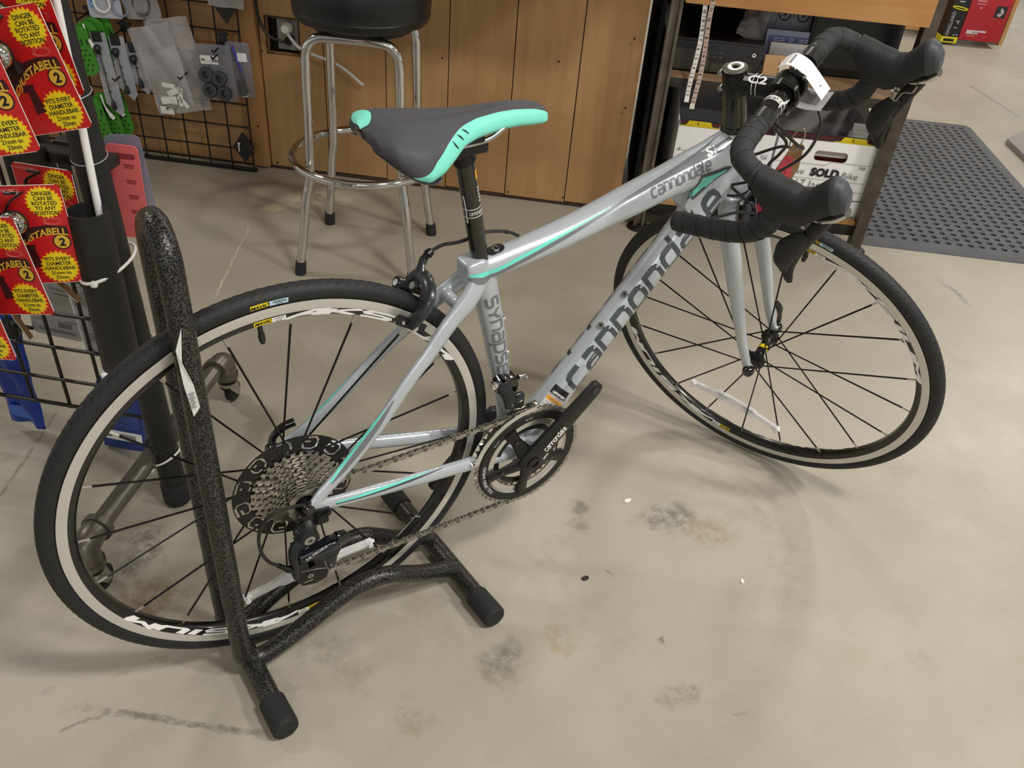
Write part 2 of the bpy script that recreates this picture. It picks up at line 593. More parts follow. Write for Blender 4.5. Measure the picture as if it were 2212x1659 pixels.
def ribbon(mb, pts, hw, fn, sub=0.12, m=0):
    P = [V((p[0], p[1])) for p in pts]
    Q = []
    for a, b in zip(P, P[1:]):
        k = max(1, int((b - a).length / sub))
        Q += [a.lerp(b, i / k) for i in range(k)]
    Q.append(P[-1])
    closed = (P[0] - P[-1]).length < 1e-6
    vs = []
    K = len(Q)
    for i in range(K):
        a = Q[i - 1] if i else (Q[-2] if closed else Q[0])
        b = Q[i + 1] if i < K - 1 else (Q[1] if closed else Q[-1])
        d1 = (Q[i] - a) if (Q[i] - a).length > 1e-9 else (b - Q[i])
        d2 = (b - Q[i]) if (b - Q[i]).length > 1e-9 else d1
        d1.normalize(); d2.normalize()
        n1, n2 = V((-d1.y, d1.x)), V((-d2.y, d2.x))
        nn = n1 + n2
        if nn.length < 1e-6:
            nn = n1
        nn.normalize()
        k = min(1.6, 1 / max(0.3, nn.dot(n1)))
        vs += [fn(*(Q[i] + nn * hw * k)), fn(*(Q[i] - nn * hw * k))]
    mb.add(vs, [(2 * i, 2 * i + 1, 2 * i + 3, 2 * i + 2) for i in range(K - 1)], m)
def logo(mb, word, fn, w=1.0, gap=0.42, hw=0.11, shear=0.2, m=0):
    # fn(u, v): u runs 0..1 along the word, v in letter heights
    tot = sum(GW.get(ch, 1.0) * w + gap for ch in word) - gap
    x = 0.0
    for ch in word:
        cw = GW.get(ch, 1.0) * w if ch in GW and ch != 'y' else w
        for st in GL[ch]:
            pts = [(x + (p[0] * w) + shear * p[1], p[1]) for p in st]
            ribbon(mb, pts, hw, lambda u, v: fn(u / tot, v), 0.2, m)
        x += cw + gap

black_plastic = mat('black_plastic', '#17181a', 0.45, 0, 0.06, 40, 0.05)
black_gloss = mat('black_gloss', '#0c0c0d', 0.15, 0, 0.03, 40, coat=0.6)
black_rubber = mat('black_rubber', '#1d1e20', 0.75, 0, 0.12, 60, 0.3, 300)
chrome = mat('chrome', '#d4d4d2', 0.08, 1.0, 0.04, 14)
steel = mat('steel', '#b5b5b2', 0.28, 1.0, 0.06, 60)
dark_steel = mat('dark_steel', '#5d5a55', 0.42, 0.85, 0.2, 30, 0.1)
white_plastic = mat('white_plastic', '#ecedec', 0.35, 0, 0.02)
clear_plastic = bagmat('clear_plastic', '#e3e6ea', 0.30)
clear_bag = bagmat('clear_bag', '#cfd0d6', 0.34)
paper_white = mat('paper_white', '#eef0f1', 0.7, 0, 0.02)
ink_black = mat('ink_black', '#17171a', 0.6)
ink_grey = mat('ink_grey', '#7b7d82', 0.7)

# ------------------------------------------------------------------ floor
fm = floor_material()
mb = MB()
mb.add([(-9, -9, 0), (11, -9, 0), (11, 11, 0), (-9, 11, 0), (-9, -9, -.1), (11, -9, -.1), (11, 11, -.1), (-9, 11, -.1)],
       [(0, 1, 2, 3), (7, 6, 5, 4), (0, 4, 5, 1), (1, 5, 6, 2), (2, 6, 7, 3), (3, 7, 4, 0)])
floor = obj('floor', mb, fm)
floor['kind'] = 'structure'
mb = MB(); mb.box((1, 1, 3.85), (20, 20, .1))
ceiling = obj('ceiling', mb, mat('ceiling_white', '#d9d8d4', .8))
ceiling['kind'] = 'structure'

# ------------------------------------------------------------------ wooden counter
MW = frame(CA, UD, -NF, (0, 0, 1))     # x along the front, y into the counter, z up
board_m = wood_material('counter_board', '#a98257', '#ba9468', (40, 40, 2.2), '#957149')
ply_m = wood_material('counter_plywood', '#a57e54', '#b68f64', (2.5, 40, 30), '#8d663c')
trim_m = wood_material('counter_trim', '#a5794f', '#b4875a', (50, 50, 2.5), '#90663a')
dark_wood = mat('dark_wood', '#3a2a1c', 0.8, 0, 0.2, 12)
counter = thing('wooden_counter', 'long honey-brown wooden counter with vertical grooved boards behind the bar stool', 'counter', MW)
edges = [-0.006, 0.199, 0.399, 0.599, 0.8025, 1.0043, 1.187]
XZ = Matrix(((1, 0, 0, 0), (0, 0, -1, 0), (0, 1, 0, 0), (0, 0, 0, 1)))   # draws in x,z; thickness runs towards -y
for i in range(6):
    a, b = edges[i] + .0016, edges[i + 1] - .0016
    mb = MB()
    z0, z1 = .012 + .004 * (i % 2), .90
    out = [(a, z0), (b, z0), (b, z1), (a, z1)]
    hole = [(.020, .392), (.020, .496), (.120, .496), (.120, .392)]
    mb.shape([out] + ([hole] if i == 0 else []), -.016, 0, XZ)
    obj('board', mb, board_m, counter)
mb = MB(); mb.box((-.034, -.006, .46), (.052, .03, .90), None, 0, .003)
obj('corner_trim', mb, trim_m, counter)
for k in range(3):
    mb = MB(); mb.box((-.06 - .3 - .61 * k, .004, .46), (.602, .016, .90), None, 0, .002)
    obj('plywood_panel', mb, ply_m, counter)
mb = MB()
mb.box((.0, .32, .44), (2.36, .56, .86)); obj('carcass', mb, mat('carcass_wood', '#6b4a2c', 0.8, 0, .15, 12), counter)
mb = MB(); mb.box((.60, .007, .46), (1.18, .012, .88)); obj('backing', mb, mat('carcass_wood', '#6b4a2c', 0.8), counter) if False else None
mb = MB(); mb.box((-.1, .008, .005), (2.56, .012, .02)); obj('base_shade_strip', mb, dark_wood, counter)  # dark strip standing in for the shadow along the foot of the boards
mb = MB(); mb.box((-.0, .09, .925), (2.40, 1.02, .045), None, 0, .006)
obj('worktop', mb, wood_material('worktop_wood', '#a9783f', '#c08d52', (2.5, 30, 30)), counter)
mb = MB()
for (u, z) in ((.005, .396), (-.032, .151), (.582, .440), (1.155, .56), (1.16, .355), (1.0, .035), (.815, .03), (.02, .03), (.94, .47)):
    mb.cyl((u, -.0165, z), (u, -.0185 if u > -.01 else -.0225, z), .0035, 8)
obj('nail_head', mb, dark_wood, counter)
# recessed outlet in the first board
mb = MB()
for c, s in (((.070, .045, .3885), (.112, .09, .006)), ((.070, .045, .4995), (.112, .09, .006)), ((.0165, .045, .444), (.006, .09, .116)), ((.1235, .045, .444), (.006, .09, .116)), ((.070, .037, .444), (.11, .004, .112))):
    mb.box(c, s)
ob_ = obj('outlet_recess', mb, mat('recess_black', '#0e0d0d', 0.8), counter)
mb = MB(); mb.box((.078, .031, .444), (.07, .006, .096), None, 0, .002)
for dz in (-.022, .022):
    mb.lathe([(.0, -.0035), (.016, -.0035), (.0165, 0)], 16, Matrix.Translation((.078, .028, .444 + dz)) @ Matrix.Rotation(PI / 2, 4, 'X'), 1)
obj('outlet_plate', mb, [mat('outlet_grey', '#9b9c98', 0.5), mat('outlet_face', '#86878a', 0.5)], ob_)

t = thing('power_cord', 'white round plug and pale cord in the recessed outlet behind the bar stool', 'cord', MW @ Matrix.Translation((.09, 0, .468)))
mb = MB(); mb.lathe([(.0001, -.022), (.014, -.021), (.0185, -.014), (.0185, .004), (.012, .018), (.0001, .019)], 20, Matrix.Translation((-.008, .008, .0)) @ Matrix.Rotation(PI / 2, 4, 'X'))
obj('plug', mb, white_plastic, t)
mb = MB(); pth = cr([(0.0, -.012, -.008), (.016, -.018, -.026), (.035, -.02, -.044), (.07, -.024, -.058), (.16, -.02, -.085), (.24, -.018, -.14)], 7)
mb.tube(pth, [.0055 if i < 16 and i % 2 else .0045 for i in range(len(pth))], 8)
obj('cord', mb, mat('cord_pale', '#c9c9cb', 0.5), t)
t = thing('power_cord', 'black power cord dropping from the counter into the recessed outlet', 'cord', MW @ Matrix.Translation((.088, 0, .432)))
mb = MB(); mb.lathe([(.0001, -.02), (.011, -.02), (.013, -.01), (.013, .014), (.0001, .016)], 16, Matrix.Translation((.0, .010, 0)) @ Matrix.Rotation(PI / 2, 4, 'X'))
obj('plug', mb, black_plastic, t)
mb = MB(); mb.tube(cr([(0, -.01, 0), (-.012, -.024, .004), (-.05, -.03, .018), (-.078, -.026, .06), (-.087, -.022, .13), (-.084, -.022, .24), (-.084, -.022, .42)], 7), .0048, 8)
obj('cord', mb, black_plastic, t)

# ------------------------------------------------------------------ bar stool
SX, SY = 0.6650, 1.146
stool = thing('bar_stool', 'chrome bar stool with round black padded seat and a foot ring', 'stool', (SX, SY, 0))
vinyl = mat('black_vinyl', '#101113', 0.36, 0, 0.05, 30, 0.15, 90)
mb = MB()
mb.lathe([(.0001, .655), (.150, .655), (.163, .660), (.168, .668), (.1685, .676), (.1700, .678), (.1685, .681), (.1715, .700), (.172, .735), (.166, .752), (.140, .763), (.08, .768), (.0001, .769)], 56)
obj('seat', mb, vinyl, stool)
mb = MB(); mb.lathe([(.0001, .638), (.125, .638), (.13, .644), (.13, .655), (.0001, .656)], 32)
obj('seat_plate', mb, mat('plate_black', '#1a1a1b', 0.5), stool)
def polar(r, a, z):
    return V((r * math.cos(R(a)), r * math.sin(R(a)), z))
ANG = [187, 97, 7, -83]
def leg_path(a, b):
    def half(t):
        return [polar(.222, t, .03), polar(.203, t, .13), polar(.190, t, .215), polar(.178, t, .262), polar(.172, t, .30), polar(.168, t, .42), polar(.165, t, .55), polar(.163, t, .585)]
    p, q = half(a), half(b)
    A, Bp = p[-1], q[-1]
    mid = [A + (Bp - A) * .03 + V((0, 0, .027)), A + (Bp - A) * .12 + V((0, 0, .045)), A + (Bp - A) * .28 + V((0, 0, .05)), A + (Bp - A) * .5 + V((0, 0, .05))]
    top = mid + [Bp + (A - Bp) * .28 + V((0, 0, .05)), Bp + (A - Bp) * .12 + V((0, 0, .045)), Bp + (A - Bp) * .03 + V((0, 0, .027))]
    return p, top, q
for a, b in ((ANG[0], ANG[3]), (ANG[1], ANG[2])):
    p, top, q = leg_path(a, b)
    for h in (p + top[:4], q + top[:3:-1] + [top[3]]):
        mb = MB(); mb.tube(cr(h, 5), .0122, 14)
        obj('leg', mb, chrome, stool)
for a in ANG:
    mb = MB(); f0, f1 = polar(.2245, a, .0), polar(.2205, a, .038)
    mb.tube([f0, f0 + (f1 - f0) * .5, f1], [.0155, .0155, .0145], 14)
    obj('foot_cap', mb, black_rubber, stool)
mb = MB(); mb.tube([polar(.196, 360 * k / 64, .300) for k in range(64)], .0112, 12, closed=True)
obj('foot_ring', mb, chrome, stool)

# ------------------------------------------------------------------ grid panel on the counter
wire_m = mat('black_wire', '#17130f', 0.45, 0.2, 0.1, 50)
GY = -.05
grid = thing('wire_grid_panel', 'black wire grid panel standing against the counter, left of the bar stool', 'grid panel', MW)
SPC = .0757
wz = MB(); wz.cyl((0, 0, 0.0), (0, 0, .92), .0028, 8)
mv = mesh_of('wire', wz, wire_m)
wh = MB(); wh.cyl((0, 0, 0), (-1.22, 0, 0), .0028, 8)
mh = mesh_of('wire', wh, wire_m)
for k in range(17):
    obj('wire', mv, None, grid, Matrix.Translation((-.049 - SPC * k, GY, .0)))
for k in range(13):
    obj('wire', mh, None, grid, Matrix.Translation((-.046, GY - .0045, .0035 + SPC * k)))
mb = MB(); mb.tube([(-.04, GY + .004, .007), (-1.26, GY + .004, .007)], .0055, 8)
obj('bottom_rail', mb, wire_m, grid)
for (u, z) in ((-.074, .086), (-.082, .53)):
    mb = MB(); mb.prism([(0, .052), (.037, 0), (0, -.052), (-.037, 0)], .0, .005, XZ)
    mb.box((0, .02, 0), (.016, .045, .016), None, 0)
    o = obj('wall_bracket', mb, black_plastic, grid, Matrix.Translation((u, GY - .004, z)))
    mb = MB()
    for (x, y) in ((0, .038), (.025, 0), (0, -.038), (-.025, 0)):
        mb.lathe([(.0001, .008), (.003, .0075), (.0042, .005)], 10, XZ @ Matrix.Translation((x, y, 0)))
    obj('screw', mb, dark_steel, o)
mb = MB(); mb.tube(cr([(-.086, GY - .012, .098), (-.089, GY - .014, .09), (-.09, GY - .01, .072)], 4), .0022, 6); mb.sphere((-.087, GY - .014, .1), .0045, 8)
obj('zip_tie', mb, white_plastic, grid)
for (u, z, w, h) in ((-.1, .42, .026, .07), (-.105, .40, .012, .04), (-.222, .325, .026, .075), (-.415, .435, .03, .03), (-.52, .47, .03, .03), (-.44, .295, .04, .05)):
    mb = MB(); mb.box((u, GY - .012, z), (w, .006, h), None, 0, .001)
    mb.box((u, GY - .012, z + h / 2 - .006), (w + .012, .009, .008), None, 0, .001)
    mb.tube([(u, GY - .012, z), (u, GY - .085, z - .008), (u, GY - .095, z + .002)], .0026, 6)
    obj('hook', mb, mat('hook_black', '#141415', 0.4), grid)

# ------------------------------------------------------------------ packages on the back grid
def pkg(name, label, cat, u, y, z, yaw=0, roll=0, pitch=0, group=None):
    M = MW @ Matrix.Translation((u, y, z)) @ Matrix.Rotation(R(yaw), 4, 'Z') @ Matrix.Rotation(R(roll), 4, 'Y') @ Matrix.Rotation(R(pitch), 4, 'X')
    return thing(name, label, cat, M, group)
def soft_sheet(w, h, d=.004, seed=0, nx=10, ny=12, amp=.006):
    # a wavy bag: two skins joined at the rim, drawn in x,z with the room at -y
    rnd = random.Random(seed)
    ph = [rnd.uniform(0, 6) for _ in range(6)]
    def y(s, t, side):
        e = min(1, 6 * min(s, 1 - s)) * min(1, 6 * min(t, 1 - t))
        w_ = amp * (math.sin(5 * s + ph[0]) * math.sin(4 * t + ph[1]) + .5 * math.sin(11 * s + 7 * t + ph[2]) + .3 * math.sin(19 * t - 6 * s + ph[3]))
        return w_ - side * d * e
    m = MB()
    for side in (-1, 1):
        vs = [((i / nx - .5) * w, y(i / nx, j / ny, -side), (j / ny) * h) for j in range(ny + 1) for i in range(nx + 1)]
        fs = [(j * (nx + 1) + i, j * (nx + 1) + i + 1, (j + 1) * (nx + 1) + i + 1, (j + 1) * (nx + 1) + i) for j in range(ny) for i in range(nx)]
        m.add(vs, fs)
    return m
green = mat('green_plastic', '#3f8a24', 0.5, 0, 0.06, 30)
def tool_card(i, u, y, z, yaw, roll, label, strap):
    t = pkg('tool_card', label, 'tool card', u, y, z, yaw, roll)
    mb = MB(); mb.shape([rrect(.066, .150, .026, 6)], -.0025, .0025, XZ)
    obj('plate', mb, green, t)
    mb = MB()
    for r_ in range(5):
        for c_ in range(3):
            mb.shape([circ(.0033, 8, -.018 + .015 * c_ + .007 * (r_ % 2), -.058 + .015 * r_)], .0025, .0031, XZ)
    for sx in (-.010, .008):
        mb.shape([rrect(.005, .02, .001, 1, sx + .016, .026)], .0025, .0031, XZ)
    obj('perforation', mb, mat('dark_green', '#16300e', 0.7), t)
    mb = MB(); mb.shape([rrect(.03, .024, .001, 1, -.016, .026)], .0025, .0033, XZ)
    obj('label_patch', mb, black_plastic, t)
    if strap:
        mb = MB(); mb.tube(cr([(.0, -.006, .07), (.004, -.014, .04), (.012, -.016, .012), (.020, -.014, -.008)], 6), [(.0024, .001)] * 9 + [(.004, .0014)] * 4 + [(.006, .0016)] * 6, 8)
        obj('strap', mb, white_plastic, t)
    return t
stk = [('deepest of the green tool cards in the upper stack on the grid panel', -.475, -.085, .395), ('third green tool card from the front in the upper stack on the grid panel', -.492, -.10, .388),
       ('second green tool card from the front in the upper stack on the grid panel', -.507, -.115, .378), ('frontmost green tool card of the upper stack, beside the black pole', -.528, -.132, .368)]
for i, (l, u, y, z) in enumerate(stk):
    tool_card(i, u, y, z, 6, -7, l, i == 2)
stk = [('deepest green tool card of the lower stack on the grid panel', -.478, -.085, .165), ('middle green tool card of the lower stack with a white strap', -.503, -.104, .158), ('frontmost green tool card of the lower stack, low beside the black pole', -.532, -.130, .145)]
for i, (l, u, y, z) in enumerate(stk):
    tool_card(i, u, y, z, 6, -9, l, i < 2)

t = pkg('ring_package', 'pale package with white ring and blue print at the top of the grid panel', 'package', -.445, -.10, .466, 3, -2)
mb = MB(); mb.shape([rrect(.105, .16, .008, 3, 0, .08)], -.001, .001, XZ); obj('backing_card', mb, mat('pkg_pale', '#b9bccb', 0.5), t)
mb = MB(); mb.tube([(-.002 + .024 * math.cos(a), -.008, .045 + .026 * math.sin(a)) for a in [2 * PI * k / 32 for k in range(32)]], .0042, 8, closed=True); obj('ring', mb, white_plastic, t)
mb = MB(); mb.tube([(.05 + .024 * math.cos(a), -.004, .035 + .026 * math.sin(a)) for a in [2 * PI * k / 32 for k in range(32)]], .003, 8, closed=True); obj('tube_coil', mb, mat('pkg_greytube', '#8d90a2', 0.4), t)
mb = MB(); add_text(mb, 'SKS', .022, XZ @ Matrix.Translation((-.038, .045, .0014)) @ Matrix.Rotation(R(-90), 4, 'Z'), 0, .02); obj('print', mb, mat('print_blue', '#3f8fd6', 0.5), t)
t = pkg('coil_package', 'grey clear bag with dark coil beside the white ring package', 'package', -.335, -.080, .468, 2, -3)
mb = soft_sheet(.11, .15, .006, 3); obj('bag', mb, clear_bag, t)
mb = MB(); mb.tube([(.0 + .026 * math.cos(a), -.002, .045 + .03 * math.sin(a)) for a in [2 * PI * k / 32 for k in range(32)]], .0038, 8, closed=True); obj('coil', mb, mat('coil_grey', '#5a5a62', 0.5), t)

# valve packages: narrow clear blisters holding a rod
for l, u, y, z, h, ro in (('long narrow clear package with a metal rod, nearest the lower green cards', -.465, -.115, .165, .26, 3), ('narrow clear rod package in the middle, beside the crinkled bag', -.42, -.098, .215, .2, 3), ('shorter clear rod package half hidden behind the crinkled bag', -.375, -.085, .235, .16, 3)):
    t = pkg('rod_package', l, 'package', u, y, z, 5, -ro)
    mb = MB(); mb.shape([[(-.024, h), (-.027, .04), (.012, 0), (.027, .02), (.024, h)]], -.001, .001, XZ); obj('blister', mb, bagmat('blister', '#b7bcc6', 0.62), t)
    mb = MB(); mb.cyl((-.004, -.005, .04), (-.006, -.005, h - .05), .0017, 8)
    for f in (.3, .52, .75):
        mb.cyl((-.004, -.005, h * f), (-.004, -.005, h * f + .004), .0042, 8)
    obj('rod', mb, dark_steel, t)
    mb = MB(); mb.lathe([(.0001, 0), (.0075, .002), (.0085, .012), (.007, .022), (.004, .028), (.0001, .028)], 14, Matrix.Translation((-.002, -.007, .022))); obj('end_knob', mb, black_gloss, t)
    mb = MB(); mb.lathe([(.0001, 0), (.006, .0), (.009, .01), (.012, .016), (.009, .026), (.0001, .028)], 14, Matrix.Translation((-.008, -.008, h - .062))); obj('top_knob', mb, black_plastic, t)
    mb = MB(); mb.shape([rrect(.03, .032, .002, 1, -.004, h - .012)], .001, .002, XZ); obj('header', mb, black_plastic, t)

t = pkg('parts_bag', 'crinkled clear plastic bag of white parts hanging on the grid panel', 'bag', -.256, -.105, .196, -2, -13)
mb = soft_sheet(.138, .27, .010, 11, 14, 20, .008); obj('bag', mb, clear_bag, t)
mb = MB(); mb.shape([[(-.066, .205), (.066, .205), (.07, .275), (-.068, .268)]], .008, .0086, XZ); obj('bag_header', mb, bagmat('bag_frost', '#b5b3ba', 0.35, .4), t)
for (x, z, w, h, ro) in ((-.015, .045, .05, .026, 8), (.012, .07, .05, .018, -14), (.028, .05, .014, .06, 20), (.03, .035, .014, .045, -30), (.0, .09, .045, .014, 15), (-.036, .015, .046, .024, 12)):
    mb = MB(); mb.box((0, 0, 0), (w, .003, h), None, 0, .0008)
    obj('white_part', mb, white_plastic, t, Matrix.Translation((x, -.006, z)) @ Matrix.Rotation(R(ro), 4, 'Y'))
mb = MB(); mb.box((-.02, -.016, .048), (.034, .0012, .02)); obj('price_label', mb, paper_white, t)
mb = MB(); mb.tube(cr([(-.03, -.012, .022), (-.016, -.016, .03), (.004, -.014, .022)], 5), .004, 8); obj('metal_clip', mb, steel, t)
t = pkg('parts_bag', 'second clear bag hanging behind the crinkled bag of white parts', 'bag', -.222, -.08, .20, 4, -9)
mb = soft_sheet(.135, .285, .006, 5, 12, 18, .007); obj('bag', mb, clear_bag, t)
t = pkg('parts_bag', 'clear bag at the top edge of the picture on the grid panel', 'bag', -.065, -.09, .535, 2, 2)
mb = soft_sheet(.11, .14, .008, 9); obj('bag', mb, clear_bag, t)

t = pkg('ring_package', 'clear blister package holding four dark rubber rings', 'package', -.113, -.10, .253, 0, -3)
mb = MB(); mb.shape([rrect(.118, .172, .008, 3, 0, .086)], -.001, .001, XZ); obj('blister', mb, bagmat('blister_dark', '#9094a2', 0.45), t)
for (x, z) in ((-.028, .082), (.014, .072), (-.024, .034), (.022, .026)):
    mb = MB(); mb.lathe([(.009, -.009), (.021, -.009), (.023, -.004), (.023, .006), (.02, .009), (.012, .009), (.009, .004)], 22, Matrix.Translation((x, -.011, z)) @ Matrix.Rotation(R(80), 4, 'X'), 0, True)
    obj('rubber_ring', mb, mat('ring_rubber', '#3c4045', 0.6), t)
mb = MB(); mb.shape([rrect(.058, .026, .002, 1, -.014, .125)], .001, .0016, XZ); obj('price_label', mb, paper_white, t)
mb = MB()
for k in range(12):
    mb.shape([rrect(.0012 + .0008 * (k % 3), .010, .0003, 1, -.006 + .0026 * k, .123)], .0016, .0019, XZ)
mb.shape([rrect(.012, .008, .0003, 1, -.034, .125)], .0016, .0019, XZ)
obj('barcode', mb, ink_grey, t)
t = pkg('zip_package', 'clear package with blue zip strip, behind the rubber ring package', 'package', -.046, -.072, .262, 3, -2)
mb = MB(); mb.shape([rrect(.075, .17, .008, 3, 0, .085)], -.001, .001, XZ); obj('blister', mb, bagmat('blister_dark', '#9094a2', 0.45), t)
mb = MB(); mb.tube([(-.014, -.004, .16), (-.003, -.004, .11), (.004, -.004, .085)], [(.006, .0015)] * 3, 8); obj('zip_strip', mb, mat('zip_blue', '#4a45c0', 0.4), t)
mb = MB(); mb.tube(cr([(.002, -.006, .085), (.008, -.007, .05), (.018, -.006, .02)], 4), .0025, 8); mb.box((.0, -.004, .03), (.024, .004, .05), None, 0, .001); obj('contents', mb, mat('contents_grey', '#55585d', 0.5), t)
mb = MB(); mb.box((.012, -.003, .125), (.03, .0012, .026)); mb.box((.004, -.003, .006), (.02, .0012, .008)); obj('price_label', mb, paper_white, t)

# ------------------------------------------------------------------ steel work table with shelves
SD = V((0.7778, -0.6286, 0))
SN = V((0.6286, 0.7778, 0))
MS_ = frame((1.5094, 0.9432, 0), SD, SN, (0, 0, 1))     # x along its front, y inwards, z up
leg_steel = mat('leg_steel', '#6b655d', 0.45, 0.6, 0.25, 25, 0.15, 120)
brown_steel = mat('brown_steel', '#544d47', 0.45, 0.6, 0.25, 25, 0.15, 120)
navy_steel = mat('navy_steel', '#2a2e38', 0.5, 0.3, 0.12, 25)
black_steel = mat('black_steel', '#191818', 0.5, 0.3, 0.12, 25)
fir = wood_material('fir_wood', '#b0804f', '#c49462', (1.6, 26, 26), '#9d6a38')
shelf = thing('work_table', 'steel work table with a thick fir top, holding archive boxes and a computer', 'table', MS_)
def legbox(u, y, mtl, w=.034, h=.9):
    mb = MB()
    mb.box((u - w * .36, y, h / 2 + .006), (w * .28, w, h), None, 0, .002)
    mb.box((u + w * .36, y, h / 2 + .006), (w * .28, w, h), None, 0, .002)
    mb.box((u, y + .006, h / 2 + .006), (w * .5, w * .6, h))
    return obj('leg', mb, mtl, shelf)
def footpad(u, y):
    mb = MB(); mb.lathe([(.0001, .0), (.036, .0), (.037, .006), (.030, .012), (.014, .015), (.0001, .016)], 24, Matrix.Translation((u, y, 0)))
    return obj('foot_pad', mb, black_steel, shelf)
legbox(.012, .0, leg_steel); footpad(.014, .0)
mb = MB(); mb.box((.702, 0, .46), (.036, .04, .91), None, 0, .003); obj('leg', mb, brown_steel, shelf); footpad(.708, .005)
for u in (.03, .70):
    mb = MB(); mb.box((u, .60, .45), (.034, .034, .90), None, 0, .003); obj('leg', mb, black_steel, shelf)
mb = MB(); mb.box((.36, .30, .775), (.66, .68, .155), None, 0, .004); obj('table_top', mb, fir, shelf)
for y in (.012, .6):
    mb = MB(); mb.box((.357, y, .472), (.66, .028, .028), None, 0, .002); obj('shelf_rail', mb, mat('rail_steel', '#37322e', .5, .3, .15, 25), shelf)
    mb = MB(); mb.box((.357, y, .072), (.66, .028, .034), None, 0, .002); obj('shelf_rail', mb, black_steel, shelf)
mb = MB(); mb.box((.357, .31, .4895), (.655, .62, .007)); obj('shelf_board', mb, mat('hardboard', '#8d6f52', 0.7, 0, .1, 20), shelf)
mb = MB(); mb.box((.357, .31, .0965), (.655, .62, .013)); obj('shelf_board', mb, ply_m, shelf)
for (u, y) in ((.102, .46), (.205, .46)):
    mb = MB(); mb.box((u, y, .5), (.03, .03, .8), None, 0, .002); obj('inner_post', mb, navy_steel, shelf)
mb = MB(); mb.box((.35, .46, .29), (.6, .03, .05), None, 0, .002)
for k in range(10):
    mb.lathe([(.0001, -.0005), (.004, -.0005), (.0045, .0)], 8, Matrix.Translation((.12 + .05 * k, .4445, .298 - .012 * (k % 2))) @ Matrix.Rotation(PI / 2, 4, 'X'))
obj('inner_beam', mb, navy_steel, shelf)
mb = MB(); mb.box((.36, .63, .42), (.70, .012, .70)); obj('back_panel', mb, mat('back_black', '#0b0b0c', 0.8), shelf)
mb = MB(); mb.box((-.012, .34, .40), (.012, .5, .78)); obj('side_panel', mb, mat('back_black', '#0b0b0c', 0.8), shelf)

# computer lying on the middle shelf
pc = thing('desktop_computer', 'black computer lying on the table shelf, honeycomb mesh front with power button', 'computer', MS_ @ Matrix.Translation((0, 0, .494)))
pcm = mat('pc_black', '#121214', 0.42, 0, 0.1, 50, 0.1)
mb = MB(); mb.box((.145, .25, .048), (.285, .40, .092), None, 0, .006); obj('case', mb, pcm, pc)
mb = MB(); mb.box((.145, .048, .046), (.275, .012, .082), None, 0, .004); obj('front_panel', mb, mat('pc_front', '#1c1c1f', 0.35), pc)
mb = MB()
for i in range(17):
    for j in range(9):
        u = .012 + .0075 * i + (.00375 if j % 2 else 0)
        z = .010 + .0065 * j
        if not (u > .135 and z > .03):
            mb.shape([circ(.0036, 6, u, z), circ(.0027, 6, u, z, True)], .0, .0012, Matrix.Translation((0, .042, 0)) @ XZ)
for i in range(16):
    for j in range(4):
        u = .145 + .0075 * i + (.00375 if j % 2 else 0)
        mb.shape([circ(.0036, 6, u, .010 + .0065 * j), circ(.0027, 6, u, .010 + .0065 * j, True)], .0, .0012, Matrix.Translation((0, .042, 0)) @ XZ)
o = obj('mesh_grille', mb, mat('pc_grille', '#6a675f', 0.5, 0.3), pc)
mb = MB()
for (u, z) in ((.148, .062), (.166, .062), (.148, .05), (.166, .05)):
    mb.box((u, .0415, z), (.012, .002, .005))
for (u, z) in ((.186, .06), (.184, .05)):
    mb.lathe([(.0001, .002), (.0018, .0018), (.002, 0)], 8, Matrix.Translation((u, .042, z)) @ Matrix.Rotation(PI / 2, 4, 'X'))
obj('port', mb, mat('pc_port', '#3c3c3f', 0.4), pc)
mb = MB(); mb.lathe([(.003, -.001), (.0052, .001), (.0055, .0035), (.0032, .0035)], 16, Matrix.Translation((.26, .040, .066)) @ Matrix.Rotation(PI / 2, 4, 'X'), 0, True)
obj('power_button', mb, white_plastic, pc)

def on(name, label, cat, u, y, z, yaw=0, pitch=0, roll=0, group=None):
    return thing(name, label, cat, MS_ @ Matrix.Translation((u, y, z)) @ Matrix.Rotation(R(yaw), 4, 'Z') @ Matrix.Rotation(R(pitch), 4, 'X') @ Matrix.Rotation(R(roll), 4, 'Y'), group)
# papers and odds on the shelf
t = on('poster', 'pale sheet with a bicycle drawing leaning under the table top', 'poster', .378, .185, .494, 0, -3)
mb = MB(); mb.box((0, 0, .10), (.155, .0015, .20)); obj('sheet', mb, mat('poster_grey', '#8d93a4', 0.6), t)
mb = MB()
for x in (-.028, .026):
    mb.lathe([(.0145, 0), (.0185, 0), (.0185, .001), (.0145, .001)], 28, Matrix.Translation((x, -.0008, .152)) @ Matrix.Rotation(PI / 2, 4, 'X'), 0, True)
    mb.lathe([(.0001, 0), (.004, 0), (.004, .001), (.0001, .001)], 12, Matrix.Translation((x, -.0008, .152)) @ Matrix.Rotation(PI / 2, 4, 'X'))
    for k in range(6):
        mb.box((0, 0, .0075), (.0008, .0006, .015), Matrix.Translation((x, -.0012, .152)) @ Matrix.Rotation(PI * k / 3, 4, 'Y'))
mb.box((-.001, -.0012, .152), (.003, .0006, .016)); mb.box((-.05, -.0012, .13), (.001, .0006, .08)); mb.box((.055, -.0012, .13), (.001, .0006, .08))
obj('bicycle_drawing', mb, ink_black, t)
t = on('plastic_sleeve', 'clear blue-tinted plastic sleeve with printed header in front of the bicycle sheet', 'sleeve', .378, .150, .494, 2, -3)
mb = MB(); mb.box((0, 0, .058), (.15, .003, .116)); obj('sleeve', mb, mat('sleeve_blue', '#9aa3c0', 0.25), t)
mb = MB(); mb.box((0, -.002, .09), (.135, .001, .02)); obj('header', mb, mat('sleeve_header', '#5e6fa8', 0.4), t)
mb = MB()
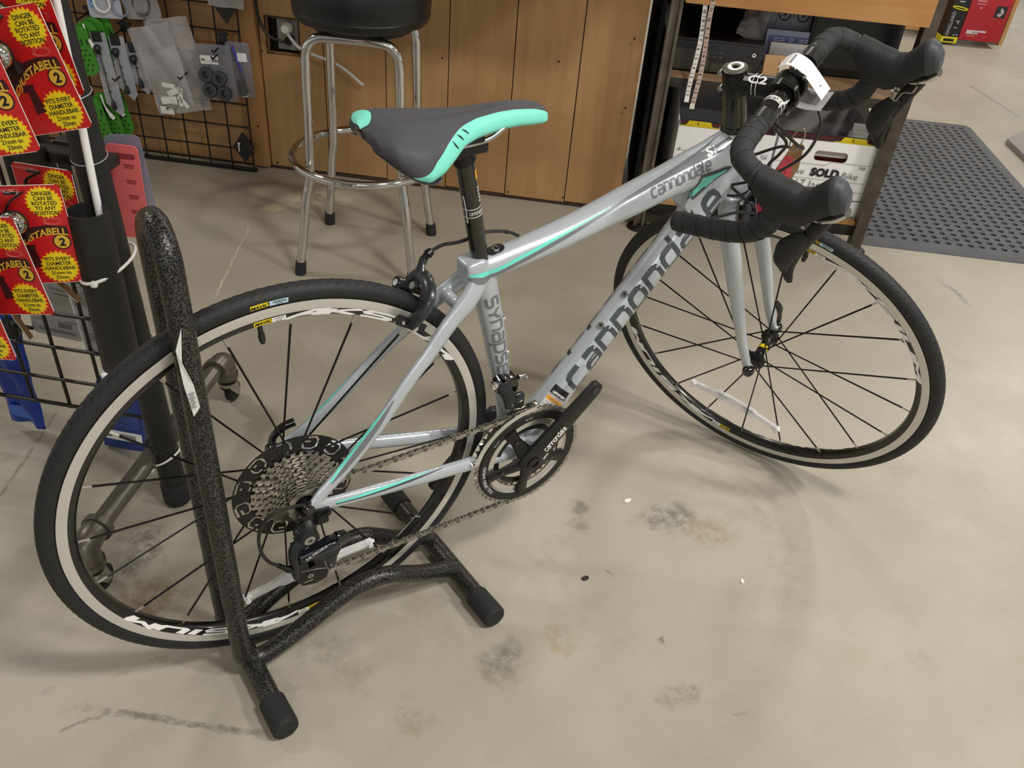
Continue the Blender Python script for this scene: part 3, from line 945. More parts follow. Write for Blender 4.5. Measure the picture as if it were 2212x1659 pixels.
for k in range(4):
    mb.box((-.045 + .018 * (k % 2), -.0028, .093 - .006 * (k // 2)), (.014, .0006, .002))
    mb.box((.03 + .018 * (k % 2), -.0028, .093 - .006 * (k // 2)), (.014, .0006, .002))
mb.lathe([(.004, 0), (.006, 0), (.006, .0007), (.004, .0007)], 14, Matrix.Translation((0, -.0025, .091)) @ Matrix.Rotation(PI / 2, 4, 'X'), 0, True)
obj('print', mb, paper_white, t)
t = on('paper_stack', 'bright white sheets standing in front of the blue-tinted sleeve', 'papers', .378, .122, .494, 2, -4)
mb = MB(); mb.box((0, 0, .044), (.125, .012, .088), None, 0, .001); obj('sheets', mb, mat('paper_bright', '#f6f7fa', 0.6), t)
mb = MB(); mb.box((0, -.0068, .06), (.11, .0008, .03)); obj('print_frame', mb, mat('paper_cool', '#e4e7ef', 0.6), t)
for k in range(4):
    t = on('binder_clip', ['first', 'second', 'third', 'fourth'][k] + ' black clip from the left under the white sheets on the shelf', 'clip', .325 + .031 * k, .088, .494)
    mb = MB(); mb.prism([(0, 0), (.026, 0), (.020, .05), (.004, .05)], .0, .028, Matrix.Translation((0, 0, 0)) @ XZ); obj('clip', mb, black_gloss, t)
    mb = MB(); mb.tube([(.006, -.03, .012), (.004, -.033, .03), (.013, -.034, .038), (.022, -.033, .03), (.02, -.03, .012)], .0012, 6); obj('wire_handle', mb, steel, t)
t = on('kraft_pad', 'brown kraft cardboard piece standing beside the computer', 'cardboard', .325, .045, .494, 8, -8)
mb = MB(); mb.box((0, 0, .035), (.062, .01, .07), None, 0, .002); obj('card', mb, mat('kraft', '#a9865c', 0.75, 0, .08, 30), t)
mb = MB(); mb.box((.03, -.004, .03), (.03, .012, .05), None, 0, .002); obj('card_flap', mb, mat('kraft_pale', '#c3b8a4', 0.75), t)
t = on('crumpled_bag', 'crumpled clear plastic bag on top of the black computer', 'bag', .245, .10, .59, -20, -35)
mb = soft_sheet(.075, .10, .010, 21, 12, 12, .016); obj('bag', mb, bagmat('bag_shiny', '#c9cbd2', 0.28, .06), t)
t = on('cable', 'dark cable end hanging over the front edge of the computer shelf', 'cable', .19, -.01, .47)
mb = MB(); mb.tube(cr([(.01, .02, .04), (.004, -.012, .03), (-.004, -.016, .0), (-.008, -.014, -.016)], 5), .004, 8); obj('cable', mb, black_plastic, t)
t = on('monitor', 'large black screen standing under the right half of the table top', 'monitor', .56, .16, .494, 0, -4)
mb = MB(); mb.box((0, 0, .10), (.265, .03, .195), None, 0, .004); obj('housing', mb, mat('monitor_black', '#0d0d0e', 0.5), t)
mb = MB(); mb.box((0, -.0155, .105), (.245, .002, .165)); obj('screen', mb, mat('screen_black', '#08080a', 0.25), t)
t = on('blue_box', 'small white box with a blue band behind the right table leg', 'box', .665, .30, .494)
mb = MB(); mb.box((0, 0, .09), (.06, .05, .18), None, 0, .002); obj('carton', mb, paper_white, t)
mb = MB(); mb.box((0, -.026, .15), (.058, .001, .03)); obj('blue_band', mb, mat('band_blue', '#3b78c4', 0.5), t)

# measuring tapes hanging from the table top
def tape(label, u, z1, mtl, seed, tip):
    t = on('measuring_tape', label, 'tape measure', u, -.036, 0)
    rnd = random.Random(seed)
    pts = [(-.004 * math.sin(i * .9 + seed), -.006 * math.sin(i * .8 + seed), z1 + (.80 - z1) * i / 9) for i in range(10)]
    mb = MB(); mb.tube(cr(pts, 4), (.0065, .0005), 4, 0, up=(0, 1, 0)); obj('tape', mb, mtl, t)
    mb = MB()
    for k in range(12):
        z = z1 + .02 + .0254 * k
        i = min(8, int((z - z1) / (.80 - z1) * 9)); f = (z - z1) / (.80 - z1) * 9 - i
        x = pts[i][0] * (1 - f) + pts[i + 1][0] * f; y = pts[i][1] * (1 - f) + pts[i + 1][1] * f
        add_text(mb, str(k + 1), .012, Matrix.Translation((x, y - .0016, z)) @ XZ @ Matrix.Rotation(R(-90), 4, 'Z'), 0, .01)
        mb.box((x, y - .0014, z + .011), (.010, .0004, .0008))
    obj('numbers', mb, ink_black, t)
    mb = MB(); mb.box((pts[0][0], pts[0][1] - .0005, z1 + .006), (.0135, .002, .014)); obj('end_tab', mb, tip, t)
tape('white measuring tape hanging at the left end of the work table', .088, .433, mat('tape_white', '#dcd9d4', 0.5), 1.0, white_plastic)
tape('pinkish worn measuring tape hanging just right of the white one', .107, .415, mat('tape_pink', '#b9a39b', 0.5), 2.2, mat('tape_tip', '#e2dccf', 0.5))

# archive boxes
carton = mat('carton_white', '#e9e9ec', 0.65, 0, 0.02, 12)
carton_in = mat('carton_grey', '#b4b3b6', 0.75, 0, 0.06, 12)
line_m = mat('print_line', '#8d8f96', 0.7)
def archive_box(u0, w, label, right):
    z0, h, dp = .104, .232, .36
    t = on('archive_box', label, 'box', u0, .03, z0)
    hole = rrect(.10, .032, .012, 4, w * .56, h - .045)
    # front in two tones: white skin with a hand hole over the board
    mb = MB(); mb.shape([[(0, 0), (w, 0), (w, h), (0, h)], hole], -.0025, 0, XZ); mb.box((w / 2, .0028, h * .35), (w - .006, .003, h * .7 - .004), None, 1)
    obj('front_wall', mb, [carton, carton_in], t)
    for x, sgn in ((.0012, -1), (w - .0012, 1)):
        mb = MB(); mb.prism([(0.003, 0), (dp, 0), (dp, h + .075), (dp * .55, h + .05), (.003, h)], -.0015, .0015, Matrix.Translation((x, 0, 0)) @ Matrix(((0, 0, 1, 0), (1, 0, 0, 0), (0, 1, 0, 0), (0, 0, 0, 1))))
        obj('side_wall', mb, carton, t)
        mb = MB(); mb.box((x - sgn * .0022, dp / 2, h / 2 + .01), (.001, dp - .01, h)); obj('liner', mb, carton_in, t)
    mb = MB(); mb.shape([[(0, 0), (w, 0), (w, h + .075), (0, h + .075)], rrect(.105, .034, .008, 3, w * .60, h + .03)], -.0015, .0015, Matrix.Translation((0, dp, 0)) @ XZ)
    obj('back_wall', mb, carton_in, t)
    mb = MB(); mb.box((w / 2, dp / 2, .002), (w, dp, .004)); obj('bottom', mb, carton, t)
    Mf = Matrix.Translation((0, -.0006, 0)) @ XZ
    mb = MB()
    def ln(a, b, hw=.0007):
        ribbon(mb, [a, b], hw, lambda x, y: V((x, -.003 - .0002, y)), 1)
    ln((w * .02, h - .072), (w * .52, h - .072)); ln((w * .52, h - .072), (w * .58, h - .060)); ln((w * .58, h - .060), (w * .97, h - .060))
    ln((w * .02, h - .118), (w * .97, h - .118)); ln((w * .02, h - .150), (w * .97, h - .150))
    obj('ruled_lines', mb, line_m, t)
    mb = MB(); ln((0, .055), (w, .055), .0013); obj('lid_seam', mb, mat('seam_dark', '#43444a', 0.7), t)
    mb = MB()
    MT = Matrix.Translation((0, -.0032, 0)) @ XZ
    if right:
        add_text(mb, '743', .014, MT @ Matrix.Translation((w * .90, h - .070, 0)), 0, .01)
    else:
        add_text(mb, '724', .014, MT @ Matrix.Translation((w * .92, h - .070, 0)), 0, .01)
        add_text(mb, 'F', .014, MT @ Matrix.Translation((w * .05, h - .070, 0)), 0, .01)
    obj('printed_number', mb, mat('print_dark', '#5d5f66', 0.7), t)
    if right:
        mb = MB(); add_text(mb, 'Archive', .026, MT @ Matrix.Translation((w * .20, h - .098, 0)), 0, -.004, .15)
        add_text(mb, 'Bike', .030, MT @ Matrix.Translation((w * .80, h - .098, 0)), 0, -.008, .1)
        add_text(mb, '2017 Jan', .036, MT @ Matrix.Translation((w * .34, h - .136, 0)), 0, -.010, .1)
        obj('handwriting', mb, mat('pen_grey', '#55575e', 0.7), t)
        mb = MB(); add_text(mb, 'SOLD', .034, MT @ Matrix.Translation((w * .545, h - .096, 0)), 0, .055, .05, 1.0)
        obj('bold_handwriting', mb, ink_black, t)
    # hanging folders
    rnd = random.Random(5 if right else 6)
    for k in range(4):
        mb = MB(); mb.box((w / 2, .03 + .012 * k, h / 2), (w - .014, .002, h - .012 + .004 * k)); obj('folder', mb, mat('folder_red', '#6d1f26', 0.6) if k % 2 == 0 else mat('folder_dark', '#3b3a40', 0.6), t)
    mb = MB(); mb.box((w * .56, .014, h - .038), (.13, .0015, .026)); obj('index_card', mb, mat('paper_grey', '#b5b0ae', 0.7), t)
    x = w * (.75 if right else .20)
    mb = MB(); mb.prism([(x - .055, h - .02), (x + .085, h - .02), (x + .085, h - .004), (x + .045, h - .002), (x + .038, h + .012), (x - .028, h + .012), (x - .036, h - .002), (x - .055, h - .004)], 0, .001, Matrix.Translation((0, .022, 0)) @ XZ)
    tb = obj('yellow_tab', mb, mat('tab_yellow', '#d9c321', 0.5), t)
    mb = MB(); add_text(mb, 'A', .012, Matrix.Translation((x, .0207, h + .005)) @ XZ, 0, .01); obj('tab_letter', mb, ink_black, tb)
    if right:
        mb = MB(); mb.box((w * .84, .08, h - .002), (.06, .004, .03)); mb.box((w * .88, .11, h + .004), (.05, .004, .05), None, 0); obj('paper_sheet', mb, mat('paper_grey', '#b5b0ae', 0.7), t)
    return t
archive_box(.085, .297, 'white archive box with a yellow letter tab, left one on the bottom shelf', False)
archive_box(.390, .300, 'white archive box with bold handwriting on its front, right one on the bottom shelf', True)
t = on('black_tub', 'black tub with a pale strip on the bottom shelf left of the boxes', 'tub', .012, .05, .104)
mb = MB(); mb.box((.033, .15, .02), (.06, .3, .04), None, 0, .004); obj('tub', mb, black_plastic, t)

# ------------------------------------------------------------------ rubber mat with drain holes
MMAT = frame((3.637 - .05, 1.086, 0), (.772, -.636, 0), (.636, .772, 0), (0, 0, 1))
MWID, MLEN, MT_ = .79, 1.37, .013
mat_m = mat('mat_rubber', '#55565a', 0.7, 0, 0.12, 20, 0.2, 250)
mb = MB()
px_, py_ = .0365, .0365
nx_, ny_ = 19, 34
ox, oy = -MWID + .045, -MLEN + .05
vs, fs = [], []
H = 8
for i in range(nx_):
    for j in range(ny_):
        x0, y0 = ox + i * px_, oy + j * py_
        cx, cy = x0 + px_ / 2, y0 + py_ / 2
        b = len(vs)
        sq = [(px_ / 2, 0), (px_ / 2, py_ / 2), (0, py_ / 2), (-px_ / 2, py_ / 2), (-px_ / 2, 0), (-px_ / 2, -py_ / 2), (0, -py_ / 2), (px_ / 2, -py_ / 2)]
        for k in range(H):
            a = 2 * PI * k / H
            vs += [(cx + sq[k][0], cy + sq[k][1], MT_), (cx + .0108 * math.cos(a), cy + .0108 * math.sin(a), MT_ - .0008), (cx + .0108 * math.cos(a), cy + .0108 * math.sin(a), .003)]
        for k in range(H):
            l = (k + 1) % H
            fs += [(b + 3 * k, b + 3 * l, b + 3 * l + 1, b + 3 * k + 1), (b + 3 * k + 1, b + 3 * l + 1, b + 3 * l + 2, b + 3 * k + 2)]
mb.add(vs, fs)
X0, X1, Y0, Y1 = ox, ox + nx_ * px_, oy, oy + ny_ * py_
def edge_ring(h):
    inner = [(X0, Y0), (X1, Y0), (X1, Y1), (X0, Y1)]
    return inner
def rim_pts(e, z, r):
    out = []
    for (cx, cy, a) in ((X1 + e - r, Y1 + e - r, 0), (X0 - e + r, Y1 + e - r, 90), (X0 - e + r, Y0 - e + r, 180), (X1 + e - r, Y0 - e + r, 270)):
        for k in range(5):
            t = R(a + 22.5 * k)
            out.append((cx + r * math.cos(t), cy + r * math.sin(t), z))
    return out
corner = [(X1, Y1, MT_)] * 5 + [(X0, Y1, MT_)] * 5 + [(X0, Y0, MT_)] * 5 + [(X1, Y0, MT_)] * 5
mb.rings([[V(p) for p in corner], [V(p) for p in rim_pts(.030, MT_, .03)], [V(p) for p in rim_pts(.044, .002, .04)], [V(p) for p in rim_pts(.044, 0, .04)]], 0, False, False)
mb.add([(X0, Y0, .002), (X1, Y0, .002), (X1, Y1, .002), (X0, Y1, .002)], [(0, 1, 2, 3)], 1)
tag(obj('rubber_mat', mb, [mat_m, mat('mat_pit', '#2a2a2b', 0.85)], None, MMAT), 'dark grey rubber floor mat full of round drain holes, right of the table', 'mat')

# ------------------------------------------------------------------ far right: plywood cabinet, boxes, board
MF = frame((4.811, 2.094, 0), (.797, -.604, 0), (.604, .797, 0), (0, 0, 1))
t = thing('plywood_cabinet', 'plywood cabinet far off at the upper right with boxes against its front', 'cabinet', MF)
mb = MB(); mb.box((-.18, .012, .55), (1.04, .02, 1.03), None, 0, .002); obj('front_panel', mb, wood_material('ply_far', '#b98a55', '#c99b63', (3, 30, 30), '#ad7d49'), t)
mb = MB(); mb.box((.352, .15, .53), (.022, .32, 1.06), None, 0, .002); obj('side_panel', mb, wood_material('ply_side', '#c79c66', '#d4ab74', (3, 30, 30)), t)
mb = MB(); mb.box((-.18, .25, .02), (1.04, .2, .04)); obj('plinth', mb, dark_wood, t)
t = thing('helmet_box', 'red retail box with a small picture and a barcode label, against the plywood cabinet', 'box', MF @ Matrix.Translation((.172, -.06, .034)))
red = mat('box_red', '#b3202c', 0.4, 0, .04, 10)
mb = MB(); mb.box((0, 0, .117), (.232, .10, .234), None, 0, .004); obj('carton', mb, red, t)
mb = MB(); mb.box((.065, -.0508, .165), (.062, .001, .062)); obj('picture_window', mb, mat('picture_dark', '#2b2730', 0.5), t)
mb = MB(); mb.shape([[(-.018, -.02), (.0, -.026), (.016, -.004), (.012, .012), (-.004, .024), (-.008, .006), (.002, -.004), (-.014, -.008)]], 0, .0006, Matrix.Translation((.067, -.0514, .165)) @ XZ); obj('picture_shape', mb, mat('picture_pale', '#b7b2b8', 0.5), t)
mb = MB(); mb.box((-.052, -.0508, .047), (.066, .001, .021)); mb.box((-.0, -.0508, .053), (.05, .001, .010)); obj('barcode_label', mb, mat('label_pale', '#d9cdd2', 0.6), t)
mb = MB()
for k in range(10):
    mb.box((-.05 + .003 * k, -.0516, .046), (.0014, .0005, .012))
obj('barcode', mb, ink_grey, t)
mb = MB()
for (zz, hh, ww) in ((.214, .009, .05), (.198, .005, .05)): mb.box((-.055, -.0508, zz), (ww, .0006, hh))
mb.box((-.05, -.0508, .178), (.015, .0006, .008)); mb.box((-.055, -.0508, .026), (.05, .0006, .004)); obj('print', mb, mat('print_pink', '#d98a90', 0.6), t)
t = thing('tool_box', 'tall black retail box with yellow foot and rim, left of the red box', 'box', MF @ Matrix.Translation((.006, -.07, .012)))
mb = MB(); mb.box((0, 0, .125), (.09, .09, .25), None, 0, .003); obj('carton', mb, black_plastic, t)
yel = mat('box_yellow', '#e0d21c', 0.5)
mb = MB(); mb.box((0, 0, .017), (.0915, .0915, .034), None, 0, .002); obj('yellow_foot', mb, yel, t)
mb = MB(); mb.box((-.004, -.0462, .016), (.06, .001, .015)); obj('foot_print', mb, ink_black, t)
mb = MB(); mb.tube([(.043 * math.cos(a), -.046 - .012 * abs(math.sin(a)) * .2, .190 + .006 * math.sin(a) - .006 * math.cos(a)) for a in [2 * PI * k / 24 for k in range(24)]], .003, 6, closed=True); obj('yellow_rim', mb, yel, t)
mb = MB(); add_text(mb, 'ONGUARD', .026, Matrix.Translation((-.024, -.0458, .105)) @ XZ @ Matrix.Rotation(PI / 2, 4, 'Z'), 0, .0); obj('print', mb, mat('print_silver', '#c9c9cc', 0.5), t)
mb = MB()
for (x, z, w, h) in ((.012, .12, .02, .004), (.016, .112, .004, .016), (.01, .085, .016, .004), (.016, .046, .008, .006), (.032, .046, .008, .006), (.0, .225, .03, .006)):
    mb.box((x, -.0455, z), (w, .001, h))
obj('picture_marks', mb, mat('print_silver', '#c9c9cc', 0.5), t)
mb = MB(); mb.prism([(0, 0), (.36, .06), (.30, -.55), (-.19, -.25)], 0.0, .02)
tag(obj('loose_board', mb, mat('board_grey', '#8a8685', 0.6, 0, .1, 12), None, Matrix.Translation((3.535, .875, .002))), 'grey flat board lying on the floor at the right edge, beyond the mat', 'board')

# ------------------------------------------------------------------ rolling display rack on the left
DE, DN = V((0.7454, -0.6666, 0)), V((0.6666, 0.7454, 0))
MD = frame((-0.2261, 0.6053, 0), DE, DN, (0, 0, 1))    # x along the grid, y away from the camera, z up
pipe_black = mat('pipe_black', '#1b1b1c', 0.5, 0, 0.08, 30, 0.1)
pipe_grey = mat('pipe_grey', '#6f6b66', 0.38, 0.75, 0.15, 24, 0.1, 90)
rack = thing('display_rack', 'rolling pipe rack with black wire grid at the left edge, hung with bell packages', 'display rack', MD)
wire_d = mat('grid_black', '#211f1e', 0.4, 0.2, 0.08, 60)
mv = mesh_of('wire', MB().cyl((0, 0, .132), (0, 0, 1.05), .0034, 8), wire_d)
mh = mesh_of('wire', MB().cyl((-.42, 0, 0), (.153, 0, 0), .0034, 8), wire_d)
for k in range(-5, 3):
    obj('wire', mv, None, rack, Matrix.Translation((.0762 * k, 0, 0)))
for k in range(12):
    obj('wire', mh, None, rack, Matrix.Translation((0, -.006, .2044 + .0762 * k)))
for z, y in ((.141, -.006), (.131, .006)):
    mb = MB(); mb.cyl((-.42, y, z), (.153, y, z), .0036, 8); obj('bottom_wire', mb, wire_d, rack)
mb = MB(); mb.cyl((.2335, -.072, .012), (.207, -.078, 1.08), .0235, 24); obj('pole', mb, pipe_black, rack)
mb = MB(); mb.lathe([(.0001, 0), (.02, 0), (.026, .008), (.0265, .05), (.024, .055), (.0001, .055)], 20, Matrix.Translation((.2338, -.072, 0))); obj('pole_foot', mb, black_rubber, rack)
mb = MB(); mb.tube([(.207, .222, .122), (.207, -.298, .122)], .0168, 18); obj('base_pipe', mb, pipe_grey, rack)
mb = MB(); mb.lathe([(.017, -.03), (.024, -.03), (.0245, .03), (.017, .03)], 20, Matrix.Translation((.207, -.030, .122)) @ Matrix.Rotation(PI / 2, 4, 'X'), 0, True); obj('collar', mb, pipe_black, rack)
mb = MB(); mb.tube([(.226, -.076, .10), (.207, -.04, .122)], [.027, .024], 16); obj('tee_fitting', mb, pipe_black, rack)
for y, s in ((.232, 1), (-.306, -1)):
    mb = MB(); mb.tube(cr([(.207, y - s * .034, .122), (.207, y - s * .008, .121), (.207, y + s * .006, .108), (.207, y + s * .006, .078)], 5), .0225, 18)
    mb.lathe([(.018, -.006), (.0265, -.006), (.0265, .006), (.018, .006)], 18, Matrix.Translation((.207, y - s * .036, .122)) @ Matrix.Rotation(PI / 2, 4, 'X'), 0, True)
    mb.lathe([(.018, -.005), (.0255, -.005), (.0255, .005), (.018, .005)], 18, Matrix.Translation((.207, y + s * .006, .08)), 0, True)
    obj('elbow', mb, pipe_grey, rack)
    # caster: stem plate, fork cheeks, wheel
    cy = y + s * .006
    mb = MB(); mb.lathe([(.0001, .078), (.012, .078), (.012, .066), (.021, .064), (.021, .056), (.0001, .056)], 18, Matrix.Translation((.207, cy, 0)))
    for dx in (-.0135, .0135):
        mb.prism([(-.016, .058), (.016, .058), (.026, .026), (.020, .018), (.010, .02), (-.014, .05)], -.0012, .0012, Matrix.Translation((.207 + dx, cy, 0)) @ Matrix(((0, 0, 1, 0), (1, 0, 0, 0), (0, 1, 0, 0), (0, 0, 0, 1))))
    cst = obj('caster', mb, steel, rack)
    mb = MB(); mb.lathe([(.0001, -.0085), (.012, -.009), (.021, -.0095), (.0245, -.006), (.0245, .006), (.021, .0095), (.012, .009), (.0001, .0085)], 22, Matrix.Translation((.207, cy + .016, .0255)) @ Matrix.Rotation(PI / 2, 4, 'Y'))
    obj('caster_wheel', mb, black_rubber, cst)
# clamp bracket, small plates and clips that tie the grid to the pole
mb = MB(); mb.box((.14, -.03, .679), (.17, .03, .018), None, 0, .003); mb.box((.10, -.046, .682), (.05, .01, .026), None, 0, .002); obj('clamp_bar', mb, black_plastic, rack)
mb = MB(); mb.box((.145, .01, .40), (.055, .012, .09), None, 0, .002); mb.box((.128, .004, .353), (.013, .01, .016)); mb.box((.156, .004, .353), (.013, .01, .016)); obj('clip_plate', mb, black_plastic, rack)
mb = MB(); mb.tube([(.10, -.006, .434), (.135, -.006, .434)], .009, 10); obj('wire_clip', mb, black_plastic, rack)

# wide plastic pipe tied to the pole, with a white rod standing in it
A0, A1 = V((.226, -.130, .365)), V((.225, -.124, .642))
tube_t = thing('plastic_pipe', 'short wide black plastic pipe tied upright to the rack pole', 'pipe', MD)
ax = (A1 - A0).normalized()
def axis_frame(o, z):
    z = V(z).normalized(); x = z.cross(V((0, 1, 0))).normalized(); y = z.cross(x)
    return frame(o, x, y, z)
L_ = (A1 - A0).length
mb = MB(); mb.lathe([(.0262, .0), (.0302, .0), (.0302, L_), (.0262, L_)], 40, axis_frame(A0, ax), 0, True)
mb.lathe([(.0001, .004), (.027, .004)], 24, axis_frame(A0, ax), 0)
obj('pipe', mb, pipe_black, tube_t)
def tie(f, name_parent, tilt=0.0, s=1):
    c = A0 + ax * (L_ * f)
    cb = (c + V((.222, -.076, c.z))) / 2
    pts = []
    for k in range(40):
        a = 2 * PI * k / 40
        pts.append(cb + V((.034 * math.cos(a), .060 * math.sin(a), .010 * math.sin(a) * tilt + .006 * math.cos(a))))
    m = MB(); m.tube(pts, (.0018, .0028), 6, closed=True, up=(0, 0, 1))
    o = obj('zip_tie', m, white_plastic, tube_t)
    m = MB(); m.box(pts[32 if s else 28] + V((0, -.003, -.001)), (.009, .008, .009), None, 0, .002); obj('tie_head', m, white_plastic, o)
tie(.64, None, .4)
tie(.02, None, .2, 0)
rod = thing('white_rod', 'long thin white rod standing in the wide black pipe', 'rod', MD)
mb = MB(); mb.tube([(.222, -.118, .375), (.2275, -.100, .62), (.2318, -.0975, .80), (.2378, -.0985, 1.02)], .0056, 12); obj('rod', mb, white_plastic, rod)
mb = MB(); mb.tube(cr([(.214 + .0255 * math.cos(a), -.077 + .026 * math.sin(a), .80 + .004 * math.sin(a)) for a in [2 * PI * k / 12 for k in range(13)]], 2), .0008, 5)
obj('clear_tie', mb, clear_plastic, rack)
mb = MB(); mb.tube(cr([(.216 + .0255 * math.cos(a), -.076 + .026 * math.sin(a), .705 + .004 * math.sin(a)) for a in [2 * PI * k / 12 for k in range(13)]], 2), .0008, 5)
obj('clear_tie', mb, clear_plastic, rack)
mb = MB(); mb.tube(cr([(.231 + .026 * math.cos(a), -.073 + .027 * math.sin(a), .118 + .016 * math.cos(a)) for a in [2 * PI * k / 12 for k in range(13)]], 2), .002, 6); mb.sphere((.214, -.104, .105), .0055, 8)
obj('white_tie', mb, white_plastic, rack)

# ------------------------------------------------------------------ bell packages
card_red = mat('card_red', '#c41f22', 0.35, 0, 0.06, 18)
card_edge = mat('card_edge', '#efe6dc', 0.7)
star_y = mat('star_yellow', '#f0d81e', 0.4, 0, 0.05, 25)
star_o = mat('star_orange', '#f0a81c', 0.4)
gold = mat('gold_print', '#dcb23c', 0.4)
maroon = mat('maroon_print', '#3d1216', 0.5)
CW, CH = .096, .157
def bell_mesh():
    card = MB()
    out = rrect(CW, CH, .006, 3)
    card.shape([out, [p for p in rrect(.020, .007, .003, 2, -.018, .068)]], -.0004, .0004, XZ)
    stars = []
    for cx, cy, r in ((.022, .052, .0255), (.018, -.052, .0275)):
        star_ = MB(); stars.append(star_)
        star_.shape([star(24, r * .86, r, cx, cy)], .0004, .0008, XZ, 1)
        star_.shape([star(24, r * .80, r * .93, cx, cy)], .0008, .0010, XZ, 0)
    txt = MB(); txt2 = MB(); two = MB()
    for i, s in enumerate(('DINGER', 'CAN BE', 'ROTATED', 'TO ANY', 'POSITION')):
        add_text(txt, s, .0082, XZ @ Matrix.Translation((.022, .066 - .0075 * i, .0011)), 0, .025, 0, .9)
    for i, s in enumerate(('FITS EVERY', 'DIAMETER', 'HANDLEBAR', '21mm to', '33mm')):
        add_text(txt2, s, .0082, XZ @ Matrix.Translation((.018, -.038 - .0078 * i, .0011)), 0, .025, 0, .9)
    add_text(two, '2', .017, XZ @ Matrix.Translation((.031, -.0105, .0014)), 0, .04, .1)
    mar = MB(); bad = MB(); strp = MB()
    # arched banner behind the name, with the round badge
    mar.shape([[(-.046, -.012), (-.03, .004), (-.01, .013), (.016, .017), (.042, .014), (.044, .002), (.02, .002), (-.006, -.003), (-.026, -.012), (-.042, -.026)]], .0004, .0007, XZ)
    bad.shape([circ(.0125, 24, .031, -.0105)], .0004, .0008, XZ)
    strp.shape([[(-.024, -.014), (-.006, -.014), (-.008, -.022), (-.004, -.05), (-.020, -.052), (-.018, -.024), (-.025, -.022)]], .0004, .0008, XZ)
    gol = MB(); gb = MB()
    gb.shape([circ(.0105, 24, .031, -.0105)], .0008, .0011, XZ)
    def arch(x, y):
        xx = x - .001
        return V((xx + y * .18 * (1 if xx < 0 else .3), -.0011, .0068 - 9.5 * (xx - .022) ** 2 * (1.0 if xx < .022 else .4) + y))
    add_text(gol, 'ADJUSTABELL', .0150, None, 0, .03, 0, .92, arch)
    wht = MB(); add_text(wht, 'INCREDIBELL', .0062, XZ @ Matrix.Translation((-.024, .0715, .0006)), 0, .02)
    for k in range(16):
        a, b = 2 * PI * k / 16, 2 * PI * (k + 1) / 16
        for rr in (.0, .0022):
            wht.tube([(.026 + (.0125 - rr) * math.cos(a), -.0006, .0225 + (.0055 - rr * .6) * math.sin(a)), (.026 + (.0125 - rr) * math.cos(b), -.0006, .0225 + (.0055 - rr * .6) * math.sin(b))], .00022, 3)
    dome = MB()
    T = Matrix.Translation((-.020, -.0175, .030)) @ Matrix.Rotation(PI / 2, 4, 'X')
    dome.lathe([(.0185, 0), (.0182, .004), (.0165, .009), (.0125, .0135), (.0075, .0155), (.0065, .0150), (.004, .0155), (.0001, .0157)], 30, T)
    base = MB()
    base.lathe([(.0001, -.004), (.014, -.004), (.0195, -.001), (.020, .0015), (.0185, .0015)], 26, T)
    base.box((-.016, -.008, .010), (.017, .014, .016), None, 0, .003)
    base.tube(cr([(-.030, -.004, .044), (-.016, -.016, .062), (.0, -.004, .071)], 5), (.0026, .0014), 8)
    return [mesh_of('card', card, [card_red]), mesh_of('starburst', stars[0], [star_y, star_o]), mesh_of('starburst', stars[1], [star_y, star_o]), mesh_of('lettering', txt, ink_black), mesh_of('lettering', txt2, ink_black), mesh_of('numeral', two, ink_black), mesh_of('banner', mar, maroon), mesh_of('badge_ring', bad, maroon), mesh_of('strap_print', strp, maroon), mesh_of('badge', gb, gold), mesh_of('name_lettering', gol, gold), mesh_of('small_print', wht, mat('print_salmon', '#e8897c', 0.5)), mesh_of('bell', dome, chrome), mesh_of('bell_base', base, black_plastic)]
BELL = bell_mesh()
ebm = bmesh.new()
def bell(label, tr, w, roll, yaw, pitch=0, parts=20):
    # tr: top right corner of the card in rack coordinates (u, z), w: distance in front of the grid
    c = V((-CW / 2, 0, -CH / 2))
    Rm = Matrix.Rotation(R(yaw), 4, 'Z') @ Matrix.Rotation(R(roll), 4, 'Y') @ Matrix.Rotation(R(pitch), 4, 'X')
    M = MD @ Matrix.Translation(V((tr[0], -w, tr[1]))) @ Rm @ Matrix.Translation(c)
    t = thing('bell_package', label, 'bell package', M, 'red carded bells on the display rack')
    for me in BELL[:parts]:
        obj(me.name.split('.')[0], me, None, t)
    mb = MB()
    for (x, z, sx, sz) in ((0, CH / 2, CW - .012, .0005), (0, -CH / 2, CW - .012, .0005), (CW / 2, 0, .0005, CH - .012), (-CW / 2, 0, .0005, CH - .012)):
        mb.box((x, 0, z), (sx, .0011, sz))
    obj('card_rim', mb, card_edge, t)
    return t
bell('uppermost red bell card in front of the white rod, tilted to the right', (.250, .940), .16, -14, 4)
bell('red bell card cut by the left edge, overlapping the uppermost tilted card', (.219, .925), .22, -10, 14)
bell('red bell card behind the uppermost two, only its top corner showing', (.240, .972), .125, -9, 2)
bell('red bell card deepest of the lower group, partly behind the wide black pipe', (.198, .690), .10, 0, -2)
bell('red bell card in the middle of the lower group with a whole chrome bell', (.2105, .692), .15, -1, 20)
bell('red bell card frontmost of the lower group, its left part out of the picture', (.172, .664), .21, -8, 2)
bell('lowest red bell card, only its right corner at the left edge', (.128, .600), .25, -5, 2)
def edge_card(label, p, q, w):
    t = thing('hang_card', label, 'card', MD)
    P, Q = V(p), V(q)
    m = MB(); m.rings([[P + V((0, 0, 0)), P + V((.0012, 0, 0)), P + V((.0012, w, .0)), P + V((0, w, 0))], [Q, Q + V((.0012, 0, 0)), Q + V((.0012, w, 0)), Q + V((0, w, 0))]], 0)
    obj('card', m, mat('kraft_back', '#9d7a52', 0.7), t)
    m = MB(); m.tube([P, Q], .0010, 5); obj('white_edge', m, card_edge, t)
edge_card('brown card seen edge-on with a white rim, in the lower bell group', (.150, -.205, .62), (.118, -.055, .425), .012)
